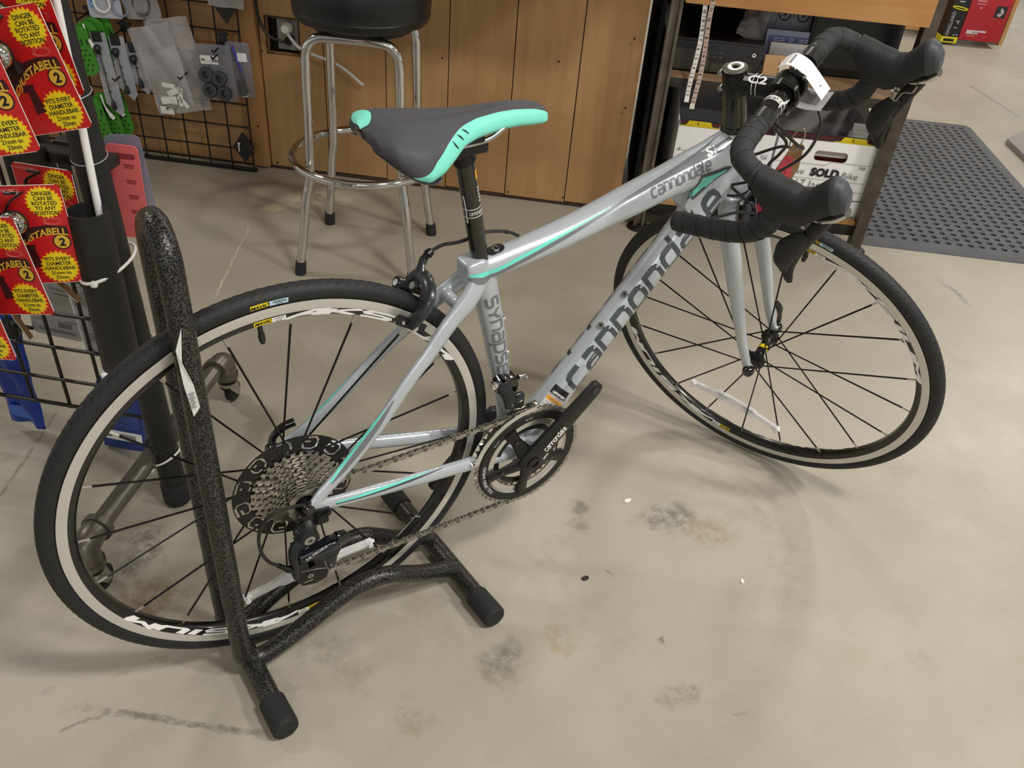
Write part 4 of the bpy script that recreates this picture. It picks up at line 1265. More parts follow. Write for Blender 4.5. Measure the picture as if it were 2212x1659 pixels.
edge_card('lower brown card seen edge-on beside the blue bag', (.118, -.235, .575), (.0, -.05, .325), .010)

def dpk(name, label, cat, u, y, z, yaw=0, roll=0, pitch=0):
    return thing(name, label, cat, MD @ Matrix.Translation((u, y, z)) @ Matrix.Rotation(R(yaw), 4, 'Z') @ Matrix.Rotation(R(roll), 4, 'Y') @ Matrix.Rotation(R(pitch), 4, 'X'))
grey_card = mat('grey_card', '#a9a8a9', 0.6, 0, 0.04, 20)
t = dpk('blister_card', 'grey back of a blister card with barcode, behind the left grid', 'package', -.022, .05, .262, 4, 8)
mb = MB(); mb.shape([rrect(.098, .17, .012, 4, 0, .085)], -.001, .001, XZ); obj('card', mb, grey_card, t)
mb = MB()
for k in range(14):
    mb.box((.003 + .0019 * k, -.0018, .03), (.0005 + .0004 * (k % 3), .0004, .012))
for k, (x, z, w) in enumerate(((-.03, .035, .02), (.03, .04, .03), (.0, .016, .07), (0, .012, .07), (.02, .11, .05), (.02, .1, .04), (.02, .13, .05), (-.02, .148, .04))):
    mb.box((x, -.0018, z), (w, .0004, .0018))
mb.shape([star(7, .006, .009, -.012, .058)], .001, .0014, XZ)
obj('print', mb, ink_grey, t)
t = dpk('blister_card', 'pale grey printed card with white rim behind the wide black pipe', 'package', .083, .045, .236, 6, -2)
mb = MB(); mb.shape([rrect(.092, .18, .008, 3, 0, .09)], -.001, .001, XZ); obj('card', mb, grey_card, t)
mb = MB()
for k, (x, z, w, h) in enumerate(((.0, .075, .05, .012), (.0, .045, .06, .018), (.025, .028, .03, .014), (0, .09, .08, .001), (0, .062, .08, .001), (-.02, .13, .04, .03), (-.02, .155, .04, .001), (-.035, .012, .01, .012))):
    mb.box((x, -.0018, z), (w, .0004, h))
obj('print', mb, mat('print_midgrey', '#8b8a8b', 0.7), t)
mb = MB(); mb.tube([(p[0], -.001, p[1]) for p in rrect(.0925, .1805, .008, 3, 0, .09)], .0012, 5, closed=True); obj('rim', mb, white_plastic, t)
blue = mat('foil_blue', '#1d3c9a', 0.28, 0, 0.12, 30, 0.3, 60)
t = dpk('foil_bag', 'long shiny blue foil bag hanging behind the left grid', 'bag', -.150, .05, .018, 0, 3)
mb = soft_sheet(.078, .33, .012, 31, 12, 30, .007); obj('bag', mb, blue, t)
mb = MB(); mb.shape([rrect(.05, .03, .01, 3, 0, .045)], .012, .0125, XZ); obj('bag_print', mb, mat('foil_lightblue', '#3f6bc4', 0.35), t)
mb = MB(); mb.box((.056, -.02, .275), (.05, .004, .006)); mb.box((.05, -.02, .235), (.06, .004, .006), Matrix.Rotation(R(-8), 4, 'Y')); mb.lathe([(.0001, 0), (.02, .0), (.022, .014), (.014, .022), (.0001, .024)], 18, Matrix.Translation((.03, -.01, .26)) @ Matrix.Rotation(PI / 2, 4, 'X'))
obj('black_fitting', mb, black_plastic, t)
t = dpk('blue_box', 'blue box with white barcode label standing low behind the rear wheel', 'box', .062, .055, .002, 4, 6)
mb = MB(); mb.box((0, 0, .085), (.085, .03, .17), None, 0, .002); obj('carton', mb, mat('carton_blue', '#27397d', 0.4, 0, .06, 20), t)
mb = MB(); mb.box((.0, -.0155, .036), (.078, .001, .024)); obj('label', mb, paper_white, t)
mb = MB()
for k in range(16):
    mb.box((.0 + .0021 * k - .006, -.0165, .036), (.0006 + .0004 * (k % 3), .0005, .013))
mb.box((-.028, -.0165, .036), (.012, .0005, .010))
obj('barcode', mb, ink_grey, t)
mb = MB()
for k in range(9):
    mb.box((.0, -.0158, .062 + .006 * k), (.07, .0006, .0012))
obj('print', mb, mat('print_paleblue', '#5f74bb', 0.6), t)
t = dpk('hang_card', 'salmon red card with fine print hanging right of the black pole', 'card', .224, .0, .535, 6, 2)
mb = MB(); mb.shape([rrect(.05, .16, .008, 3, -.008, .08)], -.001, .001, XZ); obj('card', mb, mat('salmon', '#dd6a6a', 0.45), t)
mb = MB()
for k in range(5):
    mb.box((.0, -.0016, .024 + .026 * k), (.016, .0004, .0016)); mb.box((.0, -.0016, .020 + .026 * k), (.014, .0004, .0012))
mb.shape([rrect(.035, .009, .004, 3, -.006, .142)], .001, .0014, XZ)
obj('print', mb, mat('print_darkred', '#8c3038', 0.6), t)
t = dpk('blister_card', 'clear rounded blister with violet tint behind the salmon red card', 'package', .226, .012, .545, 8, -3)
mb = MB(); mb.shape([rrect(.056, .162, .010, 4, 0, .081)], -.001, .001, XZ); obj('blister', mb, bagmat('blister_violet', '#8f90a8', 0.55), t)
t = dpk('black_case', 'black boxed item hanging behind the upper bell cards', 'case', .135, .03, .53, 0, 0)
mb = MB(); mb.box((0, 0, .075), (.085, .03, .15), None, 0, .006); obj('case', mb, black_plastic, t)
mb = MB(); mb.box((-.012, -.0155, .085), (.009, .001, .11)); obj('pale_strip', mb, mat('strip_pale', '#b9b7a8', 0.6), t)
t = dpk('black_case', 'black boxed item left of the other case, behind the upper bell cards', 'case', .035, .03, .50, 0, 0)
mb = MB(); mb.box((0, 0, .095), (.075, .03, .19), None, 0, .006); obj('case', mb, black_plastic, t)
mb = MB(); mb.box((.02, -.0155, .16), (.03, .001, .03)); obj('grey_label', mb, grey_card, t)
t = dpk('plastic_bag', 'wrinkled white plastic bag above the black clamp bar', 'bag', .13, .03, .69, 0, 4)
mb = soft_sheet(.06, .07, .01, 41, 10, 10, .008); obj('bag', mb, mat('bag_white', '#c6c8d6', 0.4), t)

# ------------------------------------------------------------------ floor stand holding the rear wheel
def hammer():
    m = bpy.data.materials.new('hammertone')
    m.use_nodes = True
    nt = m.node_tree; b = nt.nodes['Principled BSDF']
    b.inputs['Metallic'].default_value = .55
    b.inputs['Roughness'].default_value = .24
    tc = nt.nodes.new('ShaderNodeTexCoord'); vo = nt.nodes.new('ShaderNodeTexNoise')
    vo.inputs['Scale'].default_value = 430; vo.inputs['Detail'].default_value = 2
    nt.links.new(tc.outputs['Object'], vo.inputs['Vector'])
    r = nt.nodes.new('ShaderNodeValToRGB')
    r.color_ramp.elements[0].position = .42; r.color_ramp.elements[0].color = hx('#1c1c1d')
    r.color_ramp.elements[1].position = .66; r.color_ramp.elements[1].color = hx('#5a5957')
    nt.links.new(vo.outputs['Fac'], r.inputs[0]); nt.links.new(r.outputs[0], b.inputs['Base Color'])
    bp = nt.nodes.new('ShaderNodeBump'); bp.inputs['Strength'].default_value = .5; bp.inputs['Distance'].default_value = .0015
    nt.links.new(vo.outputs['Fac'], bp.inputs['Height']); nt.links.new(bp.outputs[0], b.inputs['Normal'])
    return m
ham = hammer()
stand = thing('bike_stand', 'dark hammertone tube floor stand holding the rear wheel of the bicycle', 'bike stand', (-.1, 0, 0))
OF = V((.1, 0, 0))
def T_(pts): return [V(p) + OF for p in pts]
arch = [(-.118, -.047 + 0.082 * (.5 - .5 * math.cos(PI * k / 10)), .745 + .041 * math.sin(PI * k / 10)) for k in range(11)]
path = [(.272, -.040, .032), (.205, -.046, .062), (.165, -.052, .088), (.138, -.053, .104), (.105, -.051, .108), (.06, -.048, .098), (-.03, -.046, .052), (-.075, -.046, .033), (-.100, -.046, .032), (-.113, -.046, .045), (-.118, -.046, .075), (-.118, -.047, .30), (-.118, -.047, .60)]
left = [(x, .035 + (.004 if x < -.05 else .012), z) for x, y, z in path][::-1]
left[0:2] = [(-.118, .035, .60), (-.118, .036, .30)]
mb = MB(); mb.tube(T_([p for p in cr(path, 5)] + arch[0:] + [p for p in cr(left, 5)]), .0152, 16); obj('hoop', mb, ham, stand)
mb = MB(); mb.tube(T_([(.2645, .175, .021), (.2805, -.130, .021)]), .0168, 16); obj('crossbar', mb, ham, stand)
mb = MB(); mb.tube(T_([(-.108, .05, .021), (-.1025, -.150, .021)]), .0168, 16); obj('crossbar', mb, ham, stand)
for p, q in (((.2645, .150, .021), (.2625, .208, .021)), ((.2785, -.105, .021), (.2825, -.166, .021)), ((-.1035, -.125, .021), (-.1015, -.184, .021)), ((-.108, .045, .021), (-.109, .072, .021))):
    mb = MB()
    P, Q = V(p) + OF, V(q) + OF
    n_, ring = 24, []
    dz = (Q - P).normalized(); sx = dz.cross(V((0, 0, 1))).normalized(); sy = dz.cross(sx)
    for f, rr in ((0, .0172), (.02, .0205), (.8, .0212), (.95, .0208), (1, .0185)):
        ring.append([P.lerp(Q, f) + sx * (math.cos(2 * PI * k / n_) * (rr - (.0008 if k % 3 == 0 else 0))) + sy * (math.sin(2 * PI * k / n_) * (rr - (.0008 if k % 3 == 0 else 0))) for k in range(n_)])
    mb.rings(ring); obj('foot_cap', mb, black_rubber, stand)
mb = MB()
pts = [(-.1215, -.0625, .680), (-.128, -.0635, .635), (-.120, -.0640, .60), (-.117, -.0632, .565), (-.1255, -.062, .553), (-.130, -.0605, .60), (-.131, -.058, .65)]
mb.add([V(p) + OF for p in pts] + [V(p) + OF + V((.0006, .0012, 0)) for p in pts], [tuple(range(7)), tuple(range(13, 6, -1))] + [(i, (i + 1) % 7, 7 + (i + 1) % 7, 7 + i) for i in range(7)])
st_ = obj('price_sticker', mb, paper_white, stand, label='curled white paper sticker')
mb = MB()
for k in range(7):
    mb.box(V((-.1245, -.0648, .569 + .0035 * k)) + OF, (.008 - .003 * (k % 2), .0006, .0012))
obj('sticker_print', mb, ink_grey, st_)

# ------------------------------------------------------------------ road bicycle
bike = thing('road_bicycle', 'silver grey road bicycle with mint saddle edges and black drop handlebar', 'bicycle', Matrix.Translation((0, 0, .0093)) @ Matrix.Rotation(R(1.6103), 4, 'X'))
BASE, AXS = V((.9154, 0, .3159)), V((-.3183, 0, .948)).normalized()
STEER = Matrix.Translation(BASE) @ Matrix.Rotation(R(-68.528), 4, AXS) @ Matrix.Translation(-BASE)
def S(p): return STEER @ V(p)
def SS(pts): return [STEER @ V(p) for p in pts]
def hx_frame():
    m = mat('frame_silver', '#b9c0c8', 0.30, 0.25, 0.03, 9, coat=0.5)
    return m
paint = hx_frame()
grey_p = mat('paint_grey', '#6d7075', 0.35, 0, .02, coat=.3)
dark_p = mat('paint_charcoal', '#3e444b', 0.35, 0, .02, coat=.3)
mint_p = mat('paint_mint', '#6fdccd', 0.35, 0, .02, coat=.3)
white_p = mat('paint_white', '#f2f2f2', 0.4)
carbon = mat('carbon_black', '#131314', 0.22, 0, .05, 60, coat=.5)
tape_m = mat('bar_tape', '#2a2b2e', 0.72, 0, .06, 60, .25, 400)
hood_m = mat('hood_rubber', '#1f2023', 0.66, 0, .05, 60, .2, 500)
anod = mat('anodised_black', '#161617', 0.33, .3, .04, 40)
grey_cast = mat('cast_grey', '#3b3e43', 0.35, .5, .05, 40)
yellow_l = mat('label_yellow', '#ecd417', 0.45)
tyre_m = mat('tyre_rubber', '#1c1d20', 0.62, 0, .08, 60, .35, 260)
UY = (0, 1, 0)

# ---- frame: tubes fused into one skin
def fuse(mb, voxel, smooth):
    me = mesh_of('fuse_src', mb, paint, 180)
    o = bpy.data.objects.new('fuse_src', me)
    COL.objects.link(o)
    m = o.modifiers.new('r', 'REMESH'); m.mode = 'VOXEL'; m.voxel_size = voxel; m.use_smooth_shade = True
    m = o.modifiers.new('s', 'SMOOTH'); m.factor = .5; m.iterations = smooth
    dg = bpy.context.evaluated_depsgraph_get()
    r = bpy.data.meshes.new_from_object(o.evaluated_get(dg))
    bpy.data.objects.remove(o); bpy.data.meshes.remove(me)
    r.materials.clear(); r.materials.append(paint)
    r.polygons.foreach_set('use_smooth', [True] * len(r.polygons))
    bvh = BVHTree.FromPolygons([v.co.copy() for v in r.vertices], [tuple(p.vertices) for p in r.polygons])
    return r, bvh
fb = MB()
def sw(pts, rads, n=4, seg=20, up=UY):
    fb.tube(cr(pts, n), lerp_list(rads, n), seg, up=up)
TT = [(.272, 0, .6235), (.30, 0, .624), (.34, 0, .6275), (.465, 0, .652), (.60, 0, .687), (.70, 0, .712), (.752, 0, .726), (.772, 0, .730)]
sw(TT, [(.014, .013), (.021, .0195), (.0215, .0205), (.0215, .0245), (.025, .028), (.032, .028), (.037, .027), (.036, .025)])
DTc = lambda t: V((.1303 + .625 * t, 0, -.1044 + .78 * t))
sw([(.398, 0, .256), DTc(.50), DTc(.58), DTc(.70), DTc(.85), DTc(.98), DTc(1.045)], [(.026, .038), (.026, .034), (.0255, .027), (.025, .025), (.025, .025), (.028, .026), (.030, .025)])
fb.prism([(.676, .652), (.690, .712), (.74, .74), (.785, .72), (.775, .675), (.74, .645), (.70, .625)], -.0165, .0165, XZ)
fb.box((.2905, 0, .6305), (.034, .038, .028), Matrix.Translation((.2905, 0, .6305)) @ Matrix.Rotation(R(-10), 4, 'Y') @ Matrix.Translation((-.2905, 0, -.6305)), 0, .007)
sw([(.396, 0, .256), (.379, 0, .33), (.361, 0, .40), (.3385, 0, .50), (.3225, 0, .56), (.312, 0, .60), (.303, 0, .634)], [(.026, .034), (.0165, .021), (.0148, .0165), (.0185, .0175), (.0195, .018), (.0205, .019), (.020, .0175)])
HTp = lambda s: BASE + AXS * s
fb.tube([HTp(.362), HTp(.38), HTp(.42), HTp(.455), HTp(.4705)], [.027, .0262, .0245, .0235, .0235], 24)
fb.cyl((.396, -.037, .257), (.396, .037, .257), .0255, 24)
SSR = [(.006, -.0665, .343), (.0255, -.062, .356), (.067, -.056, .386), (.12, -.050, .437), (.171, -.042, .493), (.206, -.036, .526), (.24, -.029, .562), (.273, -.022, .588), (.295, -.013, .611), (.303, -.008, .626)]
SSrad = [(.008, .005), (.0105, .006), (.0115, .0065), (.0115, .0068), (.0115, .007), (.0125, .0075), (.014, .009), (.016, .011), (.017, .012), (.016, .011)]
CSR = [(.004, -.0665, .343), (.040, -.062, .3295), (.127, -.055, .311), (.22, -.046, .291), (.305, -.038, .274), (.352, -.034, .264), (.392, -.028, .258)]
CSrad = [(.008, .005), (.0115, .0065), (.012, .0085), (.0125, .009), (.0135, .010), (.015, .011), (.016, .013)]
for sg in (1, -1):
    sw([(x, y * sg, z) for x, y, z in SSR], SSrad, 4, 14)
    sw([(x, y * sg, z) for x, y, z in CSR], CSrad, 4, 14)
    fb.box((.006, -.0665 * sg, .338), (.026, .007, .024), None, 0, .003)
fb.tube([(.262, -.030, .580), (.258, 0, .584), (.262, .030, .580)], (.009, .011), 12, up=(0, 0, 1))
fb.tube([(.335, -.035, .268), (.332, 0, .268), (.335, .035, .268)], (.009, .012), 12, up=(0, 0, 1))
fr_me, fr_bvh = fuse(fb, .0024, 5)
frame_o = obj('frame', fr_me, None, bike)

def curve_fn(pts):
    P = [V(p) for p in cr(pts, 6)]
    L = [0]
    for a, b in zip(P, P[1:]):
        L.append(L[-1] + (b - a).length)
    def at(s):
        s = max(0, min(.9999, s)) * L[-1]
        i = 0
        while i < len(L) - 2 and L[i + 1] < s:
            i += 1
        f = (s - L[i]) / max(1e-9, L[i + 1] - L[i])
        t = (P[i + 1] - P[i]).normalized()
        return P[i].lerp(P[i + 1], f), t
    return at
def skin(pts, bvh, side=-1, off=.0005, far=.06, T=None):
    # phi 0 = under side, 90 = bicycle's right (or left with side=1), 180 = upper side
    at = curve_fn(pts)
    def fn(s, phi):
        c, t = at(s)
        n_up = V((-t.z, 0, t.x))
        if n_up.z < 0 and abs(t.x) > .05:
            n_up = -n_up
        n_up.normalize()
        a = R(phi)
        d = -n_up * math.cos(a) + V((0, side, 0)) * math.sin(a)
        if T:
            c, d = T @ c, (T.to_3x3() @ d)
        h = bvh.ray_cast(c + d * far, -d, far * 1.2)
        if h[0] is None:
            h = bvh.find_nearest(c + d * .02)
        return h[0] + h[1] * off
    return fn
def strip(mb, fn, pts, m=0, sub=10):
    # pts: (s, phi, half width in degrees)
    Q = lerp_list([tuple(p) for p in pts], sub)
    vs = []
    for s, p, w in Q:
        vs += [fn(s, p - w), fn(s, p), fn(s, p + w)]
    fs = []
    for i in range(len(Q) - 1):
        for k in (0, 1):
            fs.append((3 * i + k, 3 * i + k + 1, 3 * i + k + 4, 3 * i + k + 3))
    mb.add(vs, fs, m)
dt_fn = skin([DTc(.50), DTc(1.045)], fr_bvh)
DT0, DT1 = .50, 1.045
mb = MB()
logo(mb, 'cannondale', lambda u, v: dt_fn((.585 + .392 * u - DT0) / (DT1 - DT0), 64 + 72 * v), 1.0, .42, .145, .22)
obj('logo_lettering', mb, dark_p, frame_o, label='large dark lettering along the down tube')
dt_l = skin([DTc(.50), DTc(1.045)], fr_bvh, 1)
mb = MB()
logo(mb, 'cannondale', lambda u, v: dt_l((.977 - .392 * u - DT0) / (DT1 - DT0), 64 + 72 * v), 1.0, .42, .145, .22)
obj('logo_lettering', mb, dark_p, frame_o)
tt_fn = skin(TT, fr_bvh)
tt_len = .516
def tts(x): return (x - .272) / .50
mb = MB()
logo(mb, 'cannondale', lambda u, v: tt_fn(tts(.590 + .113 * u), 101 + 27 * v), 1.0, .36, .15, .22)
obj('logo_lettering', mb, grey_p, frame_o, label='small grey lettering on the top tube')
st_fn = skin([(.361, 0, .40), (.3385, 0, .50), (.3225, 0, .56), (.312, 0, .60)], fr_bvh)
mb = MB()
def st_map(u, v):
    return st_fn(.90 - .76 * u, 88 + (v - .5) * 62)
logo(mb, 'synapse', st_map, 1.0, .34, .13, .1)
obj('model_lettering', mb, grey_p, frame_o, label='grey lettering down the seat tube')
mb = MB()
strip(mb, tt_fn, [(.008, 96, 7), (.05, 92, 9), (.10, 96, 9), (.18, 108, 8), (.28, 121, 6), (.40, 131, 4), (.50, 137, 1)])
obj('mint_stripe', mb, mint_p, frame_o, label='mint stripe along the top tube')
mb = MB()
strip(mb, tt_fn, [(.008, 80, 8), (.05, 73, 10), (.10, 77, 10), (.18, 91, 9), (.28, 107, 8), (.40, 122, 7), (.55, 137, 6), (.70, 147, 9), (.84, 153, 16), (.93, 158, 24), (.965, 160, 20)])
obj('grey_stripe', mb, grey_p, frame_o, label='grey stripe widening towards the head tube')
mb = MB()
tl = skin(TT, fr_bvh, 1)
strip(mb, tl, [(.02, 92, 9), (.10, 96, 9), (.28, 121, 6), (.50, 137, 1)]); obj('mint_stripe', mb, mint_p, frame_o)
mb = MB()
def si_map(x, y): return tt_fn(tts(.712 + x), 152 + y * 1500)
add_text(mb, 'Si', .026, None, 0, .02, .2, 1.1, si_map)
obj('small_logo', mb, white_p, frame_o)
# mint triangle between top tube and head tube, with its dark rim
def side_hit(x, z, sg=-1):
    h = fr_bvh.ray_cast(V((x, sg * .09, z)), V((0, -sg, 0)), .2)
    if h[0] is None:
        h = fr_bvh.find_nearest(V((x, sg * .025, z)))
    return h[0] + h[1] * .0005
tri = [(.686, .7085), (.712, .7105), (.738, .7135), (.7475, .712), (.744, .705), (.728, .694), (.708, .679), (.690, .667), (.682, .666), (.682, .680), (.684, .696)]
for sg in (-1, 1):
    c = V((sum(p[0] for p in tri) / len(tri), sum(p[1] for p in tri) / len(tri)))
    mb = MB(); vs, fs = [side_hit(c.x, c.y, sg)], []
    K = len(tri)
    for f in (.35, .7, 1.0):
        for p in tri:
            q = c.lerp(V(p), f); vs.append(side_hit(q.x, q.y, sg))
    for k in range(K):
        l = (k + 1) % K
        fs.append((0, 1 + k, 1 + l))
        for r_ in range(2):
            fs.append((1 + r_ * K + k, 1 + (r_ + 1) * K + k, 1 + (r_ + 1) * K + l, 1 + r_ * K + l))
    mb.add(vs, fs)
    o = obj('mint_panel', mb, mint_p, frame_o)
    mb = MB(); ribbon(mb, tri + [tri[0]], .0032, lambda x, y: side_hit(x, y, sg) + V((0, sg * .0003, 0)), .008)
    obj('panel_rim', mb, dark_p, frame_o)
# warning and model labels near the bottom bracket
def dlabel(s0, s1, p0, p1, mtl, name, off=.0006, n=6):
    f = skin([DTc(.50), DTc(1.045)], fr_bvh, -1, off)
    m = MB(); vs = [f(s0 + (s1 - s0) * i / n, p0 + (p1 - p0) * j / n) for i in range(n + 1) for j in range(n + 1)]
    m.add(vs, [(i * (n + 1) + j, i * (n + 1) + j + 1, (i + 1) * (n + 1) + j + 1, (i + 1) * (n + 1) + j) for i in range(n) for j in range(n)])
    return obj(name, m, mtl, frame_o)
dlabel(.034, .098, 92, 160, paper_white, 'warning_label')
dlabel(.082, .097, 94, 158, mat('label_orange', '#e8a52c', 0.5), 'warning_label_head', .0009)
dlabel(.106, .136, 92, 160, black_plastic, 'model_label')
f = skin([DTc(.50), DTc(1.045)], fr_bvh, -1, .0010)
mb = MB()
for k in range(8):
    a, b = .040 + .005 * k, .0412 + .005 * k
    w = 60 if k % 3 else 46
    vs = [f(a, 97 + w * j / 5) for j in range(6)] + [f(b, 97 + w * j / 5) for j in range(6)]
    mb.add(vs, [(j, j + 1, j + 7, j + 6) for j in range(5)])
add_text(mb, 'WARNING', .012, None, 0, .01, 0, 1, lambda x, y: f(.0895 + y * 1.0, 126 - x * 640))
obj('label_print', mb, ink_grey, frame_o)
mb = MB(); logo(mb, 'cannondale', lambda u, v: f(.110 + .006 * v, 150 - 52 * u), 1.0, .42, .2, .1)
obj('label_lettering', mb, white_p, frame_o)
# stripes on the stays
for sg in (-1, 1):
    ss = skin([(x, y * -sg, z) for x, y, z in SSR], fr_bvh, sg, .0005, .03)
    mb = MB(); strip(mb, ss, [(.10, 132, 4), (.16, 132, 22), (.26, 132, 30), (.36, 138, 22), (.46, 150, 4)], 0, 8); obj('grey_stripe', mb, grey_p, frame_o)
    mb = MB(); strip(mb, ss, [(.10, 150, 8), (.16, 168, 13), (.26, 176, 13), (.36, 172, 10), (.42, 165, 3)], 0, 8); obj('mint_stripe', mb, mint_p, frame_o)
    cs = skin([(x, y * -sg, z) for x, y, z in CSR], fr_bvh, sg, .0005, .03)
    mb = MB(); strip(mb, cs, [(.10, 118, 10), (.20, 126, 14), (.30, 140, 12), (.42, 156, 8), (.52, 172, 2)], 0, 8); obj('mint_stripe', mb, mint_p, frame_o)
    mb = MB(); strip(mb, cs, [(.10, 98, 9), (.20, 103, 9), (.30, 118, 10), (.42, 138, 10), (.58, 165, 2)], 0, 8); obj('grey_stripe', mb, dark_p, frame_o)
# bottle bolts, seat clamp slot, head tube top ring
mb = MB()
for t_ in (.70, .765):
    p = dt_fn((t_ - DT0) / (DT1 - DT0), 158); q = DTc(t_)
    d = (p - q).normalized()
    mb.cyl(p - d * .002, p + d * .0035, .0058, 14); mb.cyl(p + d * .0035, p + d * .0042, .0048, 12, 1); mb.cyl(p + d * .0038, p + d * .0044, .0026, 6, 2)
for z in (.52, .452):
    h_ = fr_bvh.ray_cast(V((.45, 0, z)), V((-1, 0, 0)), .3)[0]; mb.cyl(h_, h_ + V((.004, 0, .001)), .0045, 10)
obj('bottle_bolt', mb, [chrome, steel, black_plastic], frame_o)
mb = MB(); mb.shape([rrect(.028, .019, .0092, 6)], 0, .001, Matrix.Translation((.327, -.001, .6485)) @ Matrix.Rotation(R(-12), 4, 'Y')); obj('clamp_slot', mb, black_plastic, frame_o)
mb = MB(); mb.lathe([(.0024, 0), (.0062, 0), (.0064, .003), (.0055, .005), (.0024, .005)], 16, Matrix.Translation((.327, -.002, .6475)) @ Matrix.Rotation(R(-12), 4, 'Y'), 0, True); obj('clamp_bolt', mb, chrome, frame_o)
def axM(s, extra=0):
    z = AXS; y = V((0, 1, 0)); x = y.cross(z)
    return frame(BASE + AXS * s, x, y, z)
mb = MB(); mb.lathe([(.0185, .0), (.0242, .0), (.0240, .004), (.0205, .006), (.0185, .006)], 32, axM(.4695), 0, True); obj('headset_ring', mb, white_p, frame_o)

# ---- seat post and saddle
post = MB(); PB, PT = V((.3090, 0, .612)), V((.2660, 0, .800))
post.cyl(PB, PT, .0127, 26)
post_o = obj('seat_post', post, carbon, bike)
pd = (PT - PB).normalized()
mb = MB()
pm = frame(PB, V((0, 1, 0)).cross(pd), (0, 1, 0), pd)
for z in (.104, .1165):
    mb.lathe([(.0128, z), (.01295, z), (.01295, z + .0013), (.0128, z + .0013)], 30, pm, 0, True)
logo(mb, 'cannondale', lambda u, v: pm @ V((.0130 * math.cos(-2.4 + 1.7 * u), .0130 * math.sin(-2.4 + 1.7 * u), .1085 + .0042 * v)), 1, .42, .14, .2)
mb.tube([pm @ V((.0128 * math.cos(a), .0128 * math.sin(a), z)) for a, z in ((-2.9, .1), (-2.75, .096), (-2.72, .12), (-2.78, .136), (-2.9, .138))], .0008, 5)
obj('post_lettering', mb, mat('print_silver', '#c9c9cc', 0.5), post_o)
mb = MB()
for z, h, m in ((.158, .014, 0), (.145, .002, 1), (.140, .002, 1), (.135, .002, 1), (.130, .002, 1), (.125, .002, 1)):
    vs = [pm @ V((.0129 * math.cos(a), .0129 * math.sin(a), z + dz)) for a in (-1.0, -.8, -.6, -.4) for dz in (0, h)]
    mb.add(vs, [(2 * i, 2 * i + 2, 2 * i + 3, 2 * i + 1) for i in range(3)], m)
obj('post_label', mb, [mat('label_orange', '#e8a52c', 0.5), white_p], post_o)
mb = MB()
mb.tube(cr([(.268, 0, .792), (.262, 0, .806), (.262, 0, .818)], 4), [(.016, .016)] * 9, 16)
mb.box((.262, 0, .8165), (.052, .050, .014), Matrix.Translation((0, 0, 0)), 0, .004)
mb.box((.262, 0, .8285), (.040, .052, .010), None, 0, .004)
mb.box((.246, -.0, .808), (.022, .028, .016), None, 0, .004)
for x in (.243, .281):
    mb.cyl((x, 0, .800), (x, 0, .836), .0032, 8, 1)
obj('saddle_clamp', mb, [anod, steel], post_o)

NX, NY = 90, 40
xs = [.1225, .128, .140, .158, .178, .20, .222, .245, .27, .30, .33, .36, .378, .386, .3895]
ws = [.014, .044, .065, .0755, .0775, .0695, .0555, .0405, .0305, .0245, .0220, .0205, .0165, .0110, .003]
zt = [.857, .8605, .865, .866, .8645, .8625, .861, .8605, .861, .862, .862, .859, .854, .848, .842]
dr = [.010, .021, .034, .049, .055, .049, .040, .030, .028, .027, .026, .025, .022, .017, .006]
def interp(x, A, B_):
    for i in range(len(A) - 1):
        if x <= A[i + 1] or i == len(A) - 2:
            f = max(0, min(1, (x - A[i]) / (A[i + 1] - A[i])))
            f2 = f
            return B_[i] + (B_[i + 1] - B_[i]) * f2
XS = [xs[0] + (xs[-1] - xs[0]) * (.5 - .5 * math.cos(PI * i / NX)) for i in range(NX + 1)]
def smooth_interp(x, B_):
    return (interp(x - .004, xs, B_) + 2 * interp(x, xs, B_) + interp(x + .004, xs, B_)) / 4 if xs[0] + .008 < x < xs[-1] - .008 else interp(x, xs, B_)
def sad(x, v):
    w, z, d = smooth_interp(x, ws), smooth_interp(x, zt), smooth_interp(x, dr)
    a = abs(v)
    # v in -1..1 over the top, past .72 it turns down the side
    if a < .74:
        k = a / .74
        y = w * (.90 * k)
        zz = z - d * .40 * k ** 2.4 - .0035 * max(0, 1 - k * 2.6) * (1 if x < .30 else .5)
    else:
        k = (a - .74) / .26
        y = w * (.90 + .10 * math.sin(min(1, k * 1.25) * PI / 2)) - .003 * max(0, k - .8) / .2
        zz = z - d * .40 - d * .60 * k
    return V((x, math.copysign(y, v), zz))
vs, fs, mm = [], [], []
def mint_edge(x):      # the side band starts at this |v|
    pts = [(.120, .992), (.158, .985), (.170, .93), (.187, .82), (.21, .72), (.235, .62), (.27, .54), (.31, .53), (.36, .57), (.392, .66)]
    return interp(x, [p[0] for p in pts], [p[1] for p in pts])
NJ, NE = 14, 6            # columns inside and outside the boundary on each side
NY = 2 * (NJ + NE)
def vcol(j, x):
    k = abs(j - NY // 2)
    e = mint_edge(x)
    v = e * k / NJ if k <= NJ else e + (1 - e) * (k - NJ) / NE
    return math.copysign(v, j - NY // 2)
for x in XS:
    for j in range(NY + 1):
        vs.append(sad(x, vcol(j, x)))
for i in range(NX):
    for j in range(NY):
        fs.append((i * (NY + 1) + j, (i + 1) * (NY + 1) + j, (i + 1) * (NY + 1) + j + 1, i * (NY + 1) + j + 1))
        k = abs(j + .5 - NY // 2)
        mm.append(1 if k > NJ and XS[i] > .156 else 0)
und = []
for i, x in enumerate(XS):
    c = V((x, 0, smooth_interp(x, zt) - smooth_interp(x, dr) * .75 - .004))
    for v in (-1, 1):
        p = sad(x, v); q = p.lerp(c, .14); q.z = p.z - .001
        und.append(q)
    und.append(c)
b0 = len(vs); vs += und
